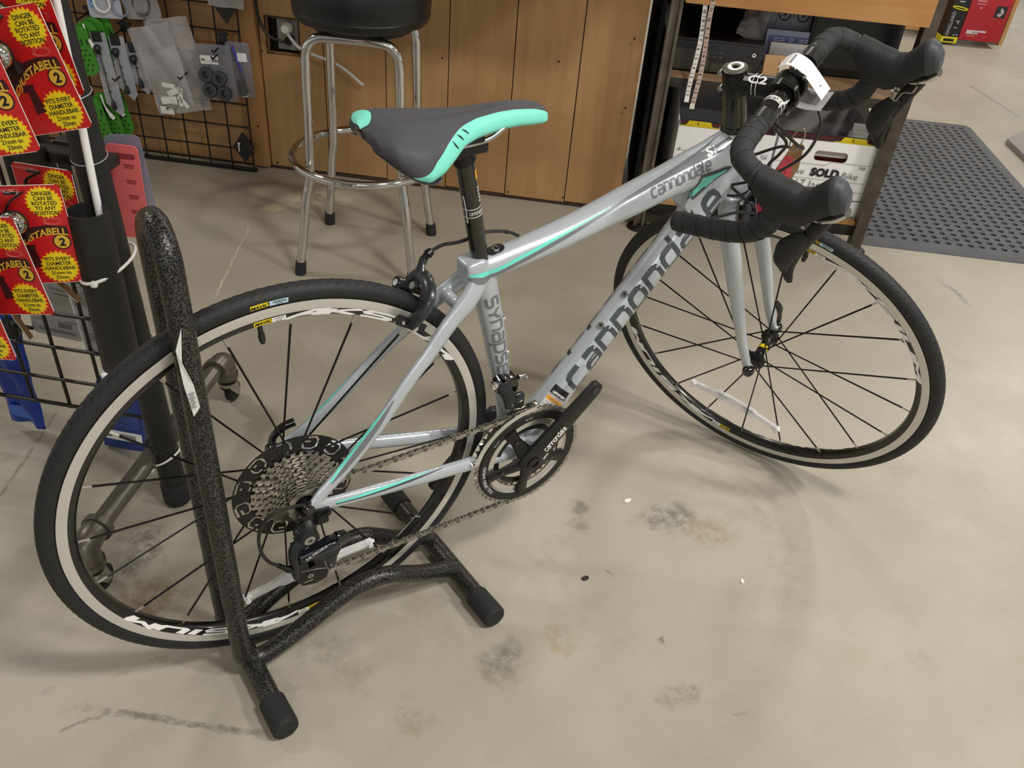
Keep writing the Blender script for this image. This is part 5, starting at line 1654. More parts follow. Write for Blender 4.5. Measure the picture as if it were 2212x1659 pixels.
for i in range(NX):
    e0, e1 = i * (NY + 1), (i + 1) * (NY + 1)
    u0, u1 = b0 + 3 * i, b0 + 3 * (i + 1)
    fs += [(e0, u0, u1, e1), (u0, u0 + 2, u1 + 2, u1), (u0 + 2, u0 + 1, u1 + 1, u1 + 2), (e0 + NY, e1 + NY, u1 + 1, u0 + 1)]
    mm += [2, 2, 2, 2]
for i in (0, NX):
    e = i * (NY + 1)
    fs.append(tuple(range(e, e + NY + 1)) + (b0 + 3 * i + 1, b0 + 3 * i + 2, b0 + 3 * i)); mm.append(2)
sm = MB(); sm.add(vs, fs, mm)
sad_me = mesh_of('saddle', sm, [mat('saddle_grey', '#434248', 0.62, 0, .05, 40, .1, 600), mat('saddle_mint', '#7fe3d0', 0.5, 0, .02, 30), black_gloss], 62)
saddle = obj('saddle', sad_me, None, bike)
sad_bvh = BVHTree.FromPolygons([v.co.copy() for v in sad_me.vertices], [tuple(p.vertices) for p in sad_me.polygons])
mb = MB(); gv, gf = [], []
for i in range(13):
    v = -.06 + .74 * i / 12
    x0 = .1232 + .004 * max(0, v - .3)
    x1 = .1225 + .024 * math.sin(PI * min(1, max(0, (v + .10) / .90))) ** .6
    for j in range(7):
        x = x0 + (x1 - x0) * j / 6
        p = sad(x, v); n_ = (sad(x + .002, v) - sad(x - .0005, v)).cross(sad(x, v + .02) - sad(x, v - .02)).normalized()
        if n_.z < 0:
            n_ = -n_
        gv.append(p + n_ * .0007)
for i in range(12):
    for j in range(6):
        gf.append((7 * i + j, 7 * i + j + 1, 7 * i + j + 8, 7 * i + j + 7))
mb.add(gv, gf); obj('rear_patch', mb, MATS['saddle_mint'], saddle, None, 70)
for (x, z) in ((.2215, .8435), (.2325, .8455), (.243, .848)):
    mb = MB()
    e_ = mint_edge(x)
    def sp(xx, vv):
        p = sad(xx, -vv); h = sad_bvh.find_nearest(p)
        n_ = h[1] if h[1].dot(V((0, -1, .6))) > 0 else -h[1]
        return h[0] + n_ * .0006
    mb.tube([sp(x - .003, e_ + .05), sp(x + .001, e_ + .12), sp(x + .006, e_ + .19)], [.0004, .0011, .0004], 6)
    obj('edge_mark', mb, ink_black, saddle)
mb = MB(); pth = [sad(x, -1) + V((.004, .004, -.002)) for x in (.190, .178, .166, .152, .140, .131, .126)] + [sad(.126, v) + V((.005, 0, -.003)) for v in (-.5, 0, .5)] + [sad(x, 1) + V((.004, -.004, -.002)) for x in (.126, .131, .140, .152, .166, .178)]
mb.tube(cr(pth, 3), .0042, 8); obj('base_rim', mb, black_gloss, saddle)
for sg in (-1, 1):
    mb = MB(); mb.tube(cr([(.165, .022 * sg, .842), (.185, .022 * sg, .830), (.215, .022 * sg, .8225), (.262, .022 * sg, .8235), (.288, .022 * sg, .8265), (.305, .021 * sg, .834), (.33, .015 * sg, .8455), (.355, .009 * sg, .849)], 5), .0036, 10)
    obj('rail', mb, steel, saddle)
mb = MB(); mb.prism([(.176, .836), (.205, .838), (.214, .80), (.21, .79), (.196, .788), (.180, .795)], -.017, .017, Matrix.Translation((.0, -.004, 0)) @ XZ)
obj('saddle_tail', mb, black_plastic, saddle)

# ---- wheels
def arc_pts(r, a0, a1, n):
    return [(r * math.cos(a0 + (a1 - a0) * k / n), r * math.sin(a0 + (a1 - a0) * k / n)) for k in range(n + 1)]
brake_track = mat('brake_track', '#d6d4cf', 0.36, 0.55, .03, 12)
rim_black = mat('rim_black', '#111112', 0.3, .2, .03, 40, coat=.3)
WY = Matrix.Rotation(PI / 2, 4, 'X')       # lathe axis z -> wheel axis (-y); radius in x,z
rim_prof = [(.3125, -.0095), (.3130, -.0105), (.3125, -.0109), (.2992, -.0109), (.2985, -.0106), (.2915, -.0092), (.2882, -.0066), (.2872, -.003), (.2872, .003), (.2882, .0066), (.2915, .0092), (.2985, .0106), (.2992, .0109), (.3125, .0109), (.3130, .0105), (.3125, .0095), (.305, .008), (.305, -.008)]
rim_m = [0, 0, 1, 0, 0, 0, 0, 0, 0, 0, 0, 0, 1, 0, 0, 0, 0, 0]
rimmb = MB(); rimmb.lathe(rim_prof, 160, WY, rim_m, True)
rim_me = mesh_of('rim', rimmb, [rim_black, brake_track], 25)
TW, TR = .0130, .3218
tp = []
for k in range(25):
    a = R(-222 + 264 * k / 24)
    r_ = TW * (1.0 if abs(a + R(90)) > .0 else 1)
    tp.append((TR - TW * math.sin(a), TW * math.cos(a)))
tp = [(TR + .0129 * math.cos(R(a)), .0130 * math.sin(R(a))) for a in range(-140, 141, 10)] + [(.3105, .0062), (.3105, -.0062)]
tyremb = MB(); tyremb.lathe(tp, 160, WY, 0, True)
tyre_me = mesh_of('tyre', tyremb, tyre_m, 60)
# fine tread cuts
cut = MB()
for k in range(150):
    a0 = 2 * PI * k / 150
    for sg in (-1, 1):
        pts = []
        for q in range(4):
            b = R(12 + 13 * q)
            rr = TR + .01296 * math.cos(b); yy = sg * .01306 * math.sin(b)
            an = a0 + .010 * q + (.01 if sg > 0 else 0)
            pts.append(V((rr * math.cos(an), yy, rr * math.sin(an))))
        cut.tube(pts, [.0002, .00035, .00035, .0001], 4)
cut_me = mesh_of('tread_cut', cut, mat('tread_dark', '#0c0c0d', 0.9), 60)
spoke_black = mat('spoke_black', '#0d0d0e', 0.35, .4)
nip = mat('nipple', '#c7c5bf', 0.3, .8)
def polar_xz(r, deg, y=0):
    return V((r * math.cos(R(deg)), y, r * math.sin(R(deg))))
def lab_arc(th, r, y, off):
    return V((r * math.cos(R(th)), y + off, r * math.sin(R(th))))
def wheel(name, M, a0, hub_fn, flange, rear):
    w = obj(name, rim_me, None, bike, M)
    ty = obj('tyre', tyre_me, None, w)
    obj('tread', cut_me, None, w)
    for k in range(20):
        th = a0 + 18 * k
        side = -1 if k % 2 else 1
        fy, fr = flange[0 if side < 0 else 1]
        lead = 1 if (k // 2) % 2 else -1
        hub_a = th + lead * (62 if not (rear and side > 0) else 0) + 0
        P = polar_xz(.2872, th, side * .0015)
        Q = polar_xz(fr, hub_a, fy)
        d = (Q - P)
        mb = MB(); mb.tube([P + d * .045, Q], [.0017, .0014], 6)
        sp_ = obj('spoke', mb, spoke_black, w)
        mb = MB(); mb.cyl(P - d * .004, P + d * .052, .0017, 8)
        obj('spoke_nipple', mb, nip, w)
    hub_fn(w)
    # rim lettering on both sides, twice round
    for sg in (-1, 1):
        for t0 in (268, 88):
            mb = MB()
            def fn(u, v, t0=t0, sg=sg):
                r = .2893 + .0090 * v
                y = .0088 + (.0106 - .0092) * (r - .2915) / .007 + .0006
                th = t0 - 56 * u
                if sg > 0:
                    th = 180 - th + 0
                return polar_xz(r, th, sg * y)
            logo(mb, 'AKSIUM', fn, 1.0, .28, .17, .25)
            obj('rim_lettering', mb, white_p, w)
        for t0 in (268, 88):
            for (ta, tb, mt, nm) in ((t0 + 3.2, t0 + 7.8, yellow_l, 'yellow_label'), (t0 - .3, t0 + 3.2, paper_white, 'white_label')):
                mb = MB(); vs = []
                for k in range(7):
                    th = ta + (tb - ta) * k / 6
                    th = th if sg < 0 else 180 - th
                    vs += [polar_xz(.2898, th, sg * .0092), polar_xz(.2978, th, sg * .0110)]
                mb.add(vs, [(2 * k, 2 * k + 1, 2 * k + 3, 2 * k + 2) for k in range(6)])
                o = obj(nm, mb, mt, w)
            mb = MB()
            def fm(x, y, t0=t0, sg=sg):
                th = t0 + 5.5 - x / .294 * 180 / PI
                th = th if sg < 0 else 180 - th
                return polar_xz(.2938 + y, th, sg * (.0102 + y * .22 + .0004))
            add_text(mb, 'MAVIC', .0065, None, 0, .03, .2, 1.1, fm)
            def fm2(x, y, t0=t0, sg=sg):
                th = t0 + 1.5 - x / .294 * 180 / PI
                th = th if sg < 0 else 180 - th
                return polar_xz(.2938 + y, th, sg * (.0102 + y * .22 + .0004))
            add_text(mb, 'AKSIUM', .0032, None, 0, .0, .2, 1, lambda x, y: fm2(x, y + .0018)); add_text(mb, 'ELITE', .0032, None, 0, .0, .2, 1, lambda x, y: fm2(x, y - .0022))
            obj('label_print', mb, ink_black, w)
        # tyre labels
        mb = MB(); mb2 = MB(); mb3 = MB()
        for (ta, tb, m_) in ((91.7, 95.8, mb), (87.2, 91.5, mb2)):
            vs = []
            for k in range(9):
                th = ta + (tb - ta) * k / 8
                th = th if sg < 0 else 180 - th
                vs += [polar_xz(TR - .0052, th, sg * .01245), polar_xz(TR - .0018, th, sg * .0134), polar_xz(TR + .0022, th, sg * .0133)]
            fs = []
            for k in range(8):
                fs += [(3 * k, 3 * k + 1, 3 * k + 4, 3 * k + 3), (3 * k + 1, 3 * k + 2, 3 * k + 5, 3 * k + 4)]
            m_.add(vs, fs)
        def ft(c):
            def g(x, y):
                th = c - x / TR * 180 / PI
                th = th if sg < 0 else 180 - th
                return polar_xz(TR - .0016 + y, th, sg * .01375)
            return g
        add_text(mb3, 'MAVIC', .0065, None, 0, .03, .2, 1.15, ft(93.8))
        add_text(mb3, 'YKSION', .0042, None, 0, .02, .2, 1.2, lambda x, y: ft(89.3)(x, y + .0014)); add_text(mb3, 'ELITE', .0030, None, 0, .0, .2, 1.2, lambda x, y: ft(89.3)(x, y - .0020))
        obj('tyre_label', mb, yellow_l, w); obj('tyre_label', mb2, mat('label_iceblue', '#bfdcea', 0.5), w); obj('tyre_print', mb3, ink_black, w)
    # valve
    mb = MB(); mb.tube([polar_xz(.2875, 94, 0), polar_xz(.272, 94), polar_xz(.2715, 94), polar_xz(.262, 94), polar_xz(.2575, 94), polar_xz(.256, 94)], [.0034, .0034, .0046, .0044, .0034, .0026], 12)
    obj('valve', mb, black_plastic, w)
    return w
def hub_front(w):
    mb = MB(); mb.lathe([(.0001, -.041), (.0125, -.041), (.0165, -.040), (.0172, -.030), (.0150, -.0285), (.0098, -.020), (.0090, -.008), (.0090, .008), (.0098, .020), (.0150, .0285), (.0195, .0300), (.0195, .038), (.0150, .040), (.0001, .040)], 30, WY)
    h = obj('hub', mb, anod, w)
    mb = MB(); mb.lathe([(.0091, -.0045), (.0096, -.0045), (.0096, .0045), (.0091, .0045)], 30, WY, 0, True); obj('hub_band', mb, yellow_l, h)
    for sg in (-1, 1):
        mb = MB(); mb.lathe([(.0001, .054), (.009, .0545), (.0115, .060), (.0115, .068), (.0085, .073), (.0001, .0735)], 20, Matrix.Rotation(PI / 2 * (1 if sg < 0 else -1), 4, 'X'))
        obj('quick_release_nut', mb, black_gloss, h)
    mb = MB(); mb.tube(cr([(.0, .071, .0), (-.006, .076, .018), (-.014, .075, .040), (-.026, .072, .052)], 5), [(.005, .003)] * 8 + [(.0065, .0025)] * 8, 8); obj('quick_release_lever', mb, black_gloss, h)
fw = wheel('front_wheel', STEER @ Matrix.Translation((.9777, 0, .3285)), 10.6, hub_front, [(-.034, .0145), (.034, .0175)], False)
COGS = [11, 12, 13, 14, 15, 17, 19, 21, 24, 28, 32]
cog_m = mat('cog_steel', '#b3afa6', 0.34, .9, .12, 60)
def teeth(n, r, h, tip=.32, root=.62):
    pts = []
    for k in range(n):
        for f, rr in ((-root / 2, r - h), (-tip / 2, r + h * .6), (tip / 2, r + h * .6), (root / 2, r - h)):
            a = 2 * PI * (k + f) / n
            pts.append((rr * math.cos(a), rr * math.sin(a)))
    return pts
GS = [(.0105, .0075), (-.006, .0085), (-.0105, .004), (-.0100, -.006), (-.004, -.0095), (.0065, -.0085), (.0095, -.004), (.0085, .0015), (-.001, .002)]
def band(pts, hw):
    P = [V(p) for p in pts]
    a, b = [], []
    for i in range(len(P)):
        d = (P[min(i + 1, len(P) - 1)] - P[max(i - 1, 0)]).normalized()
        n_ = V((-d.y, d.x))
        a.append(P[i] + n_ * hw); b.append(P[i] - n_ * hw)
    return [(p.x, p.y) for p in a + b[::-1]]
def hub_rear(w):
    mb = MB(); mb.lathe([(.0001, -.062), (.010, -.062), (.017, -.058), (.017, -.024), (.024, -.022), (.0245, -.017), (.015, -.014), (.0115, -.004), (.0115, .020), (.016, .028), (.0205, .030), (.0205, .036), (.014, .040), (.010, .058), (.0001, .060)], 30, WY)
    h = obj('hub', mb, anod, w)
    for i, n_ in enumerate(COGS):
        r = n_ * .0127 / (2 * PI)
        y = -.0565 + .0036 * i
        spl = [teeth(n_, r, .0035)]
        if i < 8:
            spl.append(circ(max(.0165, r - .0105), 24, rev=True))
        else:
            spl.append(circ(.019, 24, rev=True))
            for k in range(n_ // 2):
                a = 2 * PI * k / (n_ // 2)
                spl.append(circ(.0026, 8, (r - .0085) * math.cos(a), (r - .0085) * math.sin(a)))
        mb = MB(); mb.shape(spl, -.0009, .0009, Matrix.Translation((0, y, .004)) @ WY)
        obj('sprocket', mb, cog_m, w)
    spl = [circ(.0915, 64), circ(.030, 32, rev=True)]
    for k in range(12):
        a = 2 * PI * (k + .3) / 12
        s_, c_ = math.sin(a), math.cos(a)
        spl.append([(.0785 * c_ - (x * s_ * 1.15 + y * -c_ * 1.15), .0785 * s_ + (x * c_ * 1.15 + y * s_ * 1.15)) for x, y in band(GS, .0017)])
    for k in range(12):
        a = 2 * PI * (k + .1) / 12
        s_, c_ = math.sin(a), math.cos(a)
        spl.append([(.0560 * c_ - (x * s_ * .85 + y * -c_ * .85), .0560 * s_ + (x * c_ * .85 + y * s_ * .85)) for x, y in band(GS, .0016)])
    mb = MB(); mb.shape(spl, -.0008, .0008, Matrix.Translation((0, -.0165, .005)) @ WY)
    obj('spoke_protector', mb, mat('disc_black', '#0e0e0f', 0.45), w)
    mb = MB(); mb.lathe([(.0001, .062), (.011, .062), (.0125, .070), (.010, .078), (.0001, .079)], 20, Matrix.Translation((0, 0, .004)) @ Matrix.Rotation(-PI / 2, 4, 'X')); obj('quick_release_nut', mb, black_gloss, h)
    mb = MB(); mb.tube(cr([(.0, .076, .004), (.006, .082, .018), (.022, .080, .034), (.040, .077, .040)], 5), [(.006, .003)] * 8 + [(.0065, .0025)] * 8, 8); obj('quick_release_lever', mb, black_gloss, h)
    mb = MB(); mb.lathe([(.0001, .064), (.0085, .064), (.0085, .072), (.006, .0745), (.0001, .0745)], 18, Matrix.Translation((0, 0, .004)) @ WY); obj('quick_release_nut', mb, black_gloss, h)
rw = wheel('rear_wheel', Matrix.Translation((0, 0, .336)), 13.5, hub_rear, [(-.0185, .0225), (.033, .0185)], True)

def reflector(w, th0, th1, r0, y, bow):
    # clear spoke reflector: long flat bar, slightly bent, clipped to two spokes
    mids = [(0, 0), (.10, 0), (.115, .25), (.30, .45), (.31, 1), (.69, 1), (.70, .45), (.885, .25), (.90, 0), (1, 0)]
    P = lambda f: polar_xz(r0, th0, y).lerp(polar_xz(r0, th1, y), f)
    out = (polar_xz(1, (th0 + th1) / 2))
    def pt(f, b): return P(f) + out * (bow * math.sin(PI * f)) 
    wd = lambda f: .0125 if .27 < f < .73 else .0075
    ps = [i / 24 for i in range(25)]
    mb = MB(); mb.tube([pt(f, 0) for f in ps], [(wd(f), .0038) for f in ps], 12, up=(0, 1, 0), sup=7)
    mb.tube([pt(f, 0) + V((0, -.0035, 0)) for f in (.02, .27)], .0016, 6); mb.tube([pt(f, 0) + V((0, -.0035, 0)) for f in (.73, .98)], .0016, 6)
    for f in (.36, .5, .64):
        mb.box(pt(f, 0), (.0045, .0095, .013))
    o = obj('reflector', mb, bagmat('reflector_clear', '#f0f2f5', .55, .12), w)
    mb = MB()
    for f in (0, 1):
        c = pt(f, 0)
        mb.box(c, (.011, .010, .013), Matrix.Translation((0, 0, 0)), 0, .002); mb.cyl(c + V((0, -.009, 0)), c + V((0, .006, 0)), .0045, 8); mb.box(c + V((.003, -.004, .006)), (.009, .006, .004), None, 0, .001)
    obj('reflector_clip', mb, mat('clip_clear', '#e6e8ea', 0.25), o)
    mb = MB(); mb.box(pt(.34, 0), (.022, .0015, .004)); mb.box(pt(.64, 0), (.026, .0015, .004)); obj('reflector_strip', mb, mat('strip_violet', '#6f6f9e', 0.4), o)
reflector(rw, 247.5, 301.5, .232, -.004, -.006)
reflector(fw, 247.6, 298.6, .232, -.004, -.010)

# ---- fork
fb = MB()
FL = [(.806, -.022, .648), (.8215, -.038, .620), (.838, -.0475, .594), (.8585, -.0535, .5605), (.880, -.0565, .515), (.9065, -.058, .460), (.941, -.058, .386), (.9735, -.058, .326)]
FRd = [(.020, .013), (.0185, .0125), (.0180, .0120), (.0170, .0115), (.0155, .0105), (.0130, .0095), (.0105, .0085), (.0090, .0070)]
for sg in (1, -1):
    fb.tube(SS([(x, y * sg, z) for x, y, z in cr(FL, 4)]), lerp_list(FRd, 4), 18, up=(STEER.to_3x3() @ V((0, 1, 0))))
    fb.box((.975, .058 * sg, .3285), (.017, .010, .020), STEER, 0, .003)
fb.tube(SS([(.7985, 0, .664), (.8015, 0, .655), (.806, 0, .642)]), [.0265, .027, .022], 20)
fb.tube(SS([(.808, -.030, .640), (.806, 0, .645), (.808, .030, .640)]), (.016, .018), 14, up=(0, 0, 1))
fk_me, fk_bvh = fuse(fb, .0024, 4)
fork = obj('fork', fk_me, None, bike)
mb = MB(); mb.lathe([(.0001, -.002), (.0275, -.002), (.0275, .0015), (.0001, .0015)], 32, axM(.3625)); obj('crown_seal', mb, black_plastic, fork)

# ---- stem, spacers, bar
mb = MB(); mb.lathe([(.0145, .4755), (.0181, .4755), (.0181, .5350), (.0145, .5350)], 34, axM(0), 0, True)
spc = obj('spacer_stack', mb, carbon, bike)
mb = MB(); mb.lathe([(.0145, .4755), (.0225, .4755), (.0215, .480), (.0185, .483), (.0145, .483)], 30, axM(0), 0, True); obj('spacer_cone', mb, carbon, spc)
mb = MB()
stA, stB = HTp(.553), V((.815, 0, .868))
mb.tube([HTp(.534), HTp(.537), HTp(.570), HTp(.574)], [.0175, .0190, .0190, .0178], 26, M=STEER)
mb.tube(SS([HTp(.553), HTp(.553).lerp(stB, .3), HTp(.553).lerp(stB, .8), stB]), [(.0185, .0175), (.0165, .0160), (.0165, .0165), (.0180, .0180)], 20, up=STEER.to_3x3() @ V((0, 1, 0)))
mb.tube(SS([(.811, -.021, .867), (.811, .021, .867)]), .0205, 24)
stem = obj('stem', mb, anod, bike)
mb = MB()
for y in (-.0145, .0145):
    mb.tube(SS([(.815 + .0215 * math.cos(R(a)), y, .868 + .0215 * math.sin(R(a))) for a in range(-70, 71, 14)]), (.0055, .0028), 8, up=STEER.to_3x3() @ V((0, 1, 0)))
    for z, x in ((.889, .818), (.8465, .822)):
        mb.tube(SS([(x - .012, y, z), (x + .010, y, z - .001)]), .0046, 10)
obj('face_plate', mb, black_gloss, stem)
mb = MB()
for y in (-.0145, .0145):
    for z, x in ((.889, .819), (.8465, .823)):
        mb.tube(SS([(x + .009, y, z - .001), (x + .0125, y, z - .001)]), .0042, 12)
for z in (.540, .565):
    p = HTp(z) + V((-.0195, 0, 0)); mb.tube(SS([p + V((0, -.013, 0)), p + V((0, .013, 0))]), .0042, 10)
obj('stem_bolt', mb, steel, stem)
mb = MB(); mb.lathe([(.0045, .5745), (.0170, .5745), (.0188, .5752), (.0186, .5775), (.0150, .5795), (.0090, .5800), (.0045, .5790)], 30, STEER @ axM(0), [0, 0, 0, 1, 1, 1, 1], True)
obj('top_cap', mb, [anod, steel], stem)
# stem graphics drawn on its upper right side
sdir = (stB - stA).normalized(); sup = V((-sdir.z, 0, sdir.x))
def stem_pt(u, phi, r=.0178):
    c = stA + sdir * u
    return S(c + sup * (r * math.sin(R(phi))) + V((0, -r * math.cos(R(phi)), 0)))
mb = MB()
add_text(mb, 'C2', .021, None, 0, .03, 0, 1.2, lambda x, y: stem_pt(.040 + x, 62 + y * 2600))
for k in range(5):
    u = .019 + .0022 * k
    mb.add([stem_pt(u, 48), stem_pt(u + .0008, 48), stem_pt(u + .0008, 72), stem_pt(u, 72)], [(0, 1, 2, 3)])
for u in (.033, .0395):
    vs = []
    for k in range(14):
        a = -20 + 14 * k
        vs += [stem_pt(u, a, .0176), stem_pt(u + .0011, a, .0176)]
    mb.add(vs, [(2 * k, 2 * k + 2, 2 * k + 3, 2 * k + 1) for k in range(13)])
obj('stem_lettering', mb, white_p, stem)

def half_bar(sg):
    return [(x, y * sg, z) for x, y, z in [(.815, 0, .868), (.815, .05, .868), (.815, .095, .868), (.8155, .125, .868), (.8175, .148, .868), (.824, .164, .867), (.838, .1735, .865), (.855, .1775, .861), (.872, .179, .8535), (.888, .1795, .842), (.8975, .180, .826), (.9005, .1805, .809), (.8965, .181, .790), (.886, .1815, .772), (.868, .182, .7565), (.844, .183, .7435), (.812, .184, .731), (.774, .185, .717)]]
mb = MB()
R_ = half_bar(-1)[::-1] + half_bar(1)[1:]
P_ = cr(R_, 4)
rads = []
for p in P_:
    ay = abs(p.y)
    rads.append(.0159 if ay < .045 else (.0159 - (.0159 - .0122) * min(1, (ay - .045) / .04)))
mb.tube(SS(P_), rads, 16)
bar = obj('handlebar', mb, black_gloss, bike)
mb = MB()
def bar_pt(y, phi, r=.0164):
    return S(V((.815 + r * math.sin(R(phi)), y, .868 + r * math.cos(R(phi)))))
for y in (-.043, -.052):
    vs = []
    for k in range(14):
        a = -110 + 16 * k
        vs += [bar_pt(y, a), bar_pt(y - .0012, a)]
    mb.add(vs, [(2 * k, 2 * k + 2, 2 * k + 3, 2 * k + 1) for k in range(13)])
logo(mb, 'cannondale', lambda u, v: bar_pt(-.0505 + .0055 * v, -70 + 110 * u), 1, .42, .14, .2)
for k in range(4):
    y = -.026 - .007 * k
    mb.add([bar_pt(y, 60 - 8 * k), bar_pt(y - .012, 60 - 8 * k), bar_pt(y - .012, 66 - 8 * k), bar_pt(y, 66 - 8 * k)], [(0, 1, 2, 3)])
obj('bar_lettering', mb, white_p, bar)
for sg in (-1, 1):
    pth = cr(half_bar(sg), 14)
    L = 0; keep = []; dist = []
    for i, p in enumerate(pth):
        if i:
            L += (p - pth[i - 1]).length
        if abs(p.y) >= .072:
            keep.append(p); dist.append(L)
    base = dist[0]
    rd = []
    for d in dist:
        ph = ((d - base) % .0235) / .0235
        r = .0155 + .0009 * (1 - ph)
        if d - base < .022:
            r = .0158
        rd.append(r)
    rd[-1] = .0145
    mb = MB(); mb.tube(SS(keep), rd, 18); tp_ = obj('bar_tape', mb, tape_m, bar)
    mb = MB()
    k0 = 0
    for i in range(1, len(keep) - 1):
        if dist[i] - base > .02 and int((dist[i] - base) / .0235) != int((dist[i - 1] - base) / .0235):
            t = (keep[i + 1] - keep[i - 1]).normalized()
            a = V((0, 0, 1)); sx = t.cross(a if abs(t.z) < .9 else V((1, 0, 0))).normalized(); sy = t.cross(sx)
            tl_ = (t * .35)
            mb.tube(SS([keep[i] + (sx * math.cos(2 * PI * q / 24) + sy * math.sin(2 * PI * q / 24)) * .01605 + t * .0035 * math.cos(2 * PI * q / 24 + .6) for q in range(24)]), .00055, 5, closed=True)
    obj('tape_seam', mb, mat('seam_black', '#0a0a0b', 0.8), tp_)
    mb = MB(); mb.tube(SS([keep[0] + V((0, -sg * .002, 0)), keep[0], keep[min(12, len(keep) - 1)]]), [.0162, .0164, .0161], 18); obj('finishing_tape', mb, mat('tape_gloss', '#1c1c1e', 0.35), tp_)
    mb = MB(); e = keep[-1]; d = (keep[-1] - keep[-3]).normalized(); mb.tube(SS([e, e + d * .002, e + d * .0045]), [.0148, .0148, .012], 18); obj('end_plug', mb, black_plastic, tp_)
    # hood: loft of (top, bottom, half width)
    HL = [((.858, .8785), (.861, .842), .0175), ((.876, .8785), (.882, .824), .0195), ((.893, .8775), (.900, .816), .0200), ((.908, .8785), (.915, .815), .0198), ((.920, .8775), (.928, .8165), .0192), ((.9300, .883), (.944, .828), .0182), ((.9375, .897), (.957, .848), .0178), ((.9435, .910), (.968, .863), .0178), ((.9510, .9175), (.9765, .872), .0172), ((.963, .9160), (.982, .878), .0150), ((.975, .9065), (.983, .8825), .0115)]
    rings = []
    yc = .1795 * sg
    n_ = 22
    for i in range(len(HL) - 1):
        for q in range(4 if i < len(HL) - 2 else 5):
            f = q / 4
            (a, b, w0), (c, d_, w1) = HL[i], HL[i + 1]
            T0 = V((a[0] + (c[0] - a[0]) * f, 0, a[1] + (c[1] - a[1]) * f)); B0 = V((b[0] + (d_[0] - b[0]) * f, 0, b[1] + (d_[1] - b[1]) * f)); w_ = w0 + (w1 - w0) * f
            m_, h_ = (T0 + B0) / 2, (T0 - B0) / 2
            ring = []
            for k in range(n_):
                an = 2 * PI * k / n_
                cc, s_ = math.cos(an), math.sin(an)
                cc = math.copysign(abs(cc) ** .8, cc); s_ = math.copysign(abs(s_) ** .8, s_)
                ring.append(S(m_ + h_ * s_ + V((0, yc + w_ * cc, 0))))
            rings.append(ring)
    mb = MB(); mb.rings(rings); hood = obj('brake_hood', mb, hood_m, bar, None, 50)
    mb = MB(); q = [[p + (p - S(V((.955, yc, .885)))) * .035 for p in r_] for r_ in rings[-11:]]
    mb.rings(q); obj('hood_cap', mb, mat('cap_grey', '#3c4045', 0.55, 0, .05, 50, .15, 300), hood, None, 50)
    mb = MB(); mb.tube(SS([(.953, yc, .846), (.965, yc, .8535), (.977, yc, .864), (.986, yc, .878)]), [(.004, .010), (.0058, .0135), (.0062, .0130), (.005, .010)], 14, up=STEER.to_3x3() @ V((0, 1, 0))); obj('chrome_tip', mb, chrome, hood)
    mb = MB(); mb.cyl(S((.946, yc - .0185, .838)), S((.946, yc - .0205, .838)), .003, 10); mb.cyl(S((.946, yc + .0185, .838)), S((.946, yc + .0205, .838)), .003, 10); obj('pivot_pin', mb, steel, hood)
    # lever blade and shift paddle
    bl = cr([(.966, yc, .866), (.9655, yc, .850), (.961, yc, .825), (.9565, yc, .795), (.9535, yc, .765), (.9545, yc, .740), (.9600, yc, .722), (.9655, yc, .714)], 5)
    br_ = lerp_list([(.011, .006), (.0115, .0065), (.011, .006), (.0095, .0052), (.0085, .0048), (.008, .0045), (.0075, .0042), (.005, .003)], 5)
    mb = MB(); mb.tube(SS(bl), br_, 12, up=STEER.to_3x3() @ V((0, 1, 0))); lev = obj('brake_lever', mb, mat('lever_black', '#1a1b1d', 0.4, .2, .03), bar)
    mb = MB(); mb.tube(SS(cr([(.955, yc - .002, .812), (.9475, yc - .003, .796), (.9415, yc - .004, .775), (.9425, yc - .004, .750), (.951, yc - .003, .732)], 5)), lerp_list([(.008, .004), (.014, .006), (.0175, .0065), (.0150, .006), (.007, .004)], 5), 12, up=STEER.to_3x3() @ V((0, 1, 0))); obj('shift_paddle', mb, black_plastic, lev)
    mb = MB(); mb.box((.9545, yc - .007 if sg < 0 else yc + .007, .772), (.006, .003, .012), STEER, 0, .0008); obj('silver_mark', mb, grey_cast, lev)
    if sg > 0:
        mb = MB(); mb.box((.9445, yc - .013, .8225), (.007, .008, .015), STEER, 0, .001); mb.tube(SS(cr([(.938, yc - .013, .842), (.942, yc - .014, .828), (.948, yc - .013, .812)], 4)), .0015, 6); mb.tube(SS(cr([(.968, yc - .012, .850), (.966, yc - .014, .838), (.955, yc - .014, .832), (.951, yc - .013, .813)], 4)), .0015, 6); obj('link_arm', mb, steel, lev)

# ---- cranks, rings
BB = V((.396, 0, .257))
cd = V((.4987 - .3948, 0, .3806 - .2556)); clen = cd.length; cd.normalize()
ca = math.atan2(cd.z, cd.x)
def CM(y, a=0): return Matrix.Translation((BB.x, y, BB.z)) @ WY @ Matrix.Rotation(a, 4, 'Z')   # local x,y -> bike x,z ; local z -> -y
ring_m = mat('ring_steel', '#9d9a93', 0.3, .9, .06, 60)
spl = [teeth(50, .1015, .0032, .25, .7), circ(.0775, 60, rev=True)]
mb = MB(); mb.shape(spl, -.0015, .0015, CM(-.0475)); crank = obj('crankset', mb, ring_m, bike)
mb = MB(); mb.lathe([(.0765, .0010), (.0800, .0042), (.0945, .0042), (.0965, .0025), (.0965, .0010)], 72, CM(-.0475), [1, 0, 0, 0, 0], True)
obj('chainring_face', mb, [mat('ring_black', '#1b1b1c', 0.4, .3, .04, 50), mat('ring_cut', '#d3d1cc', 0.25, .9)], crank)
mb = MB(); mb.shape([circ(.0770, 60), circ(.0665, 60, rev=True)], -.001, .0016, CM(-.0468)); obj('chainring_inner_web', mb, mat('ring_cut', '#d3d1cc', 0.25, .9), crank)
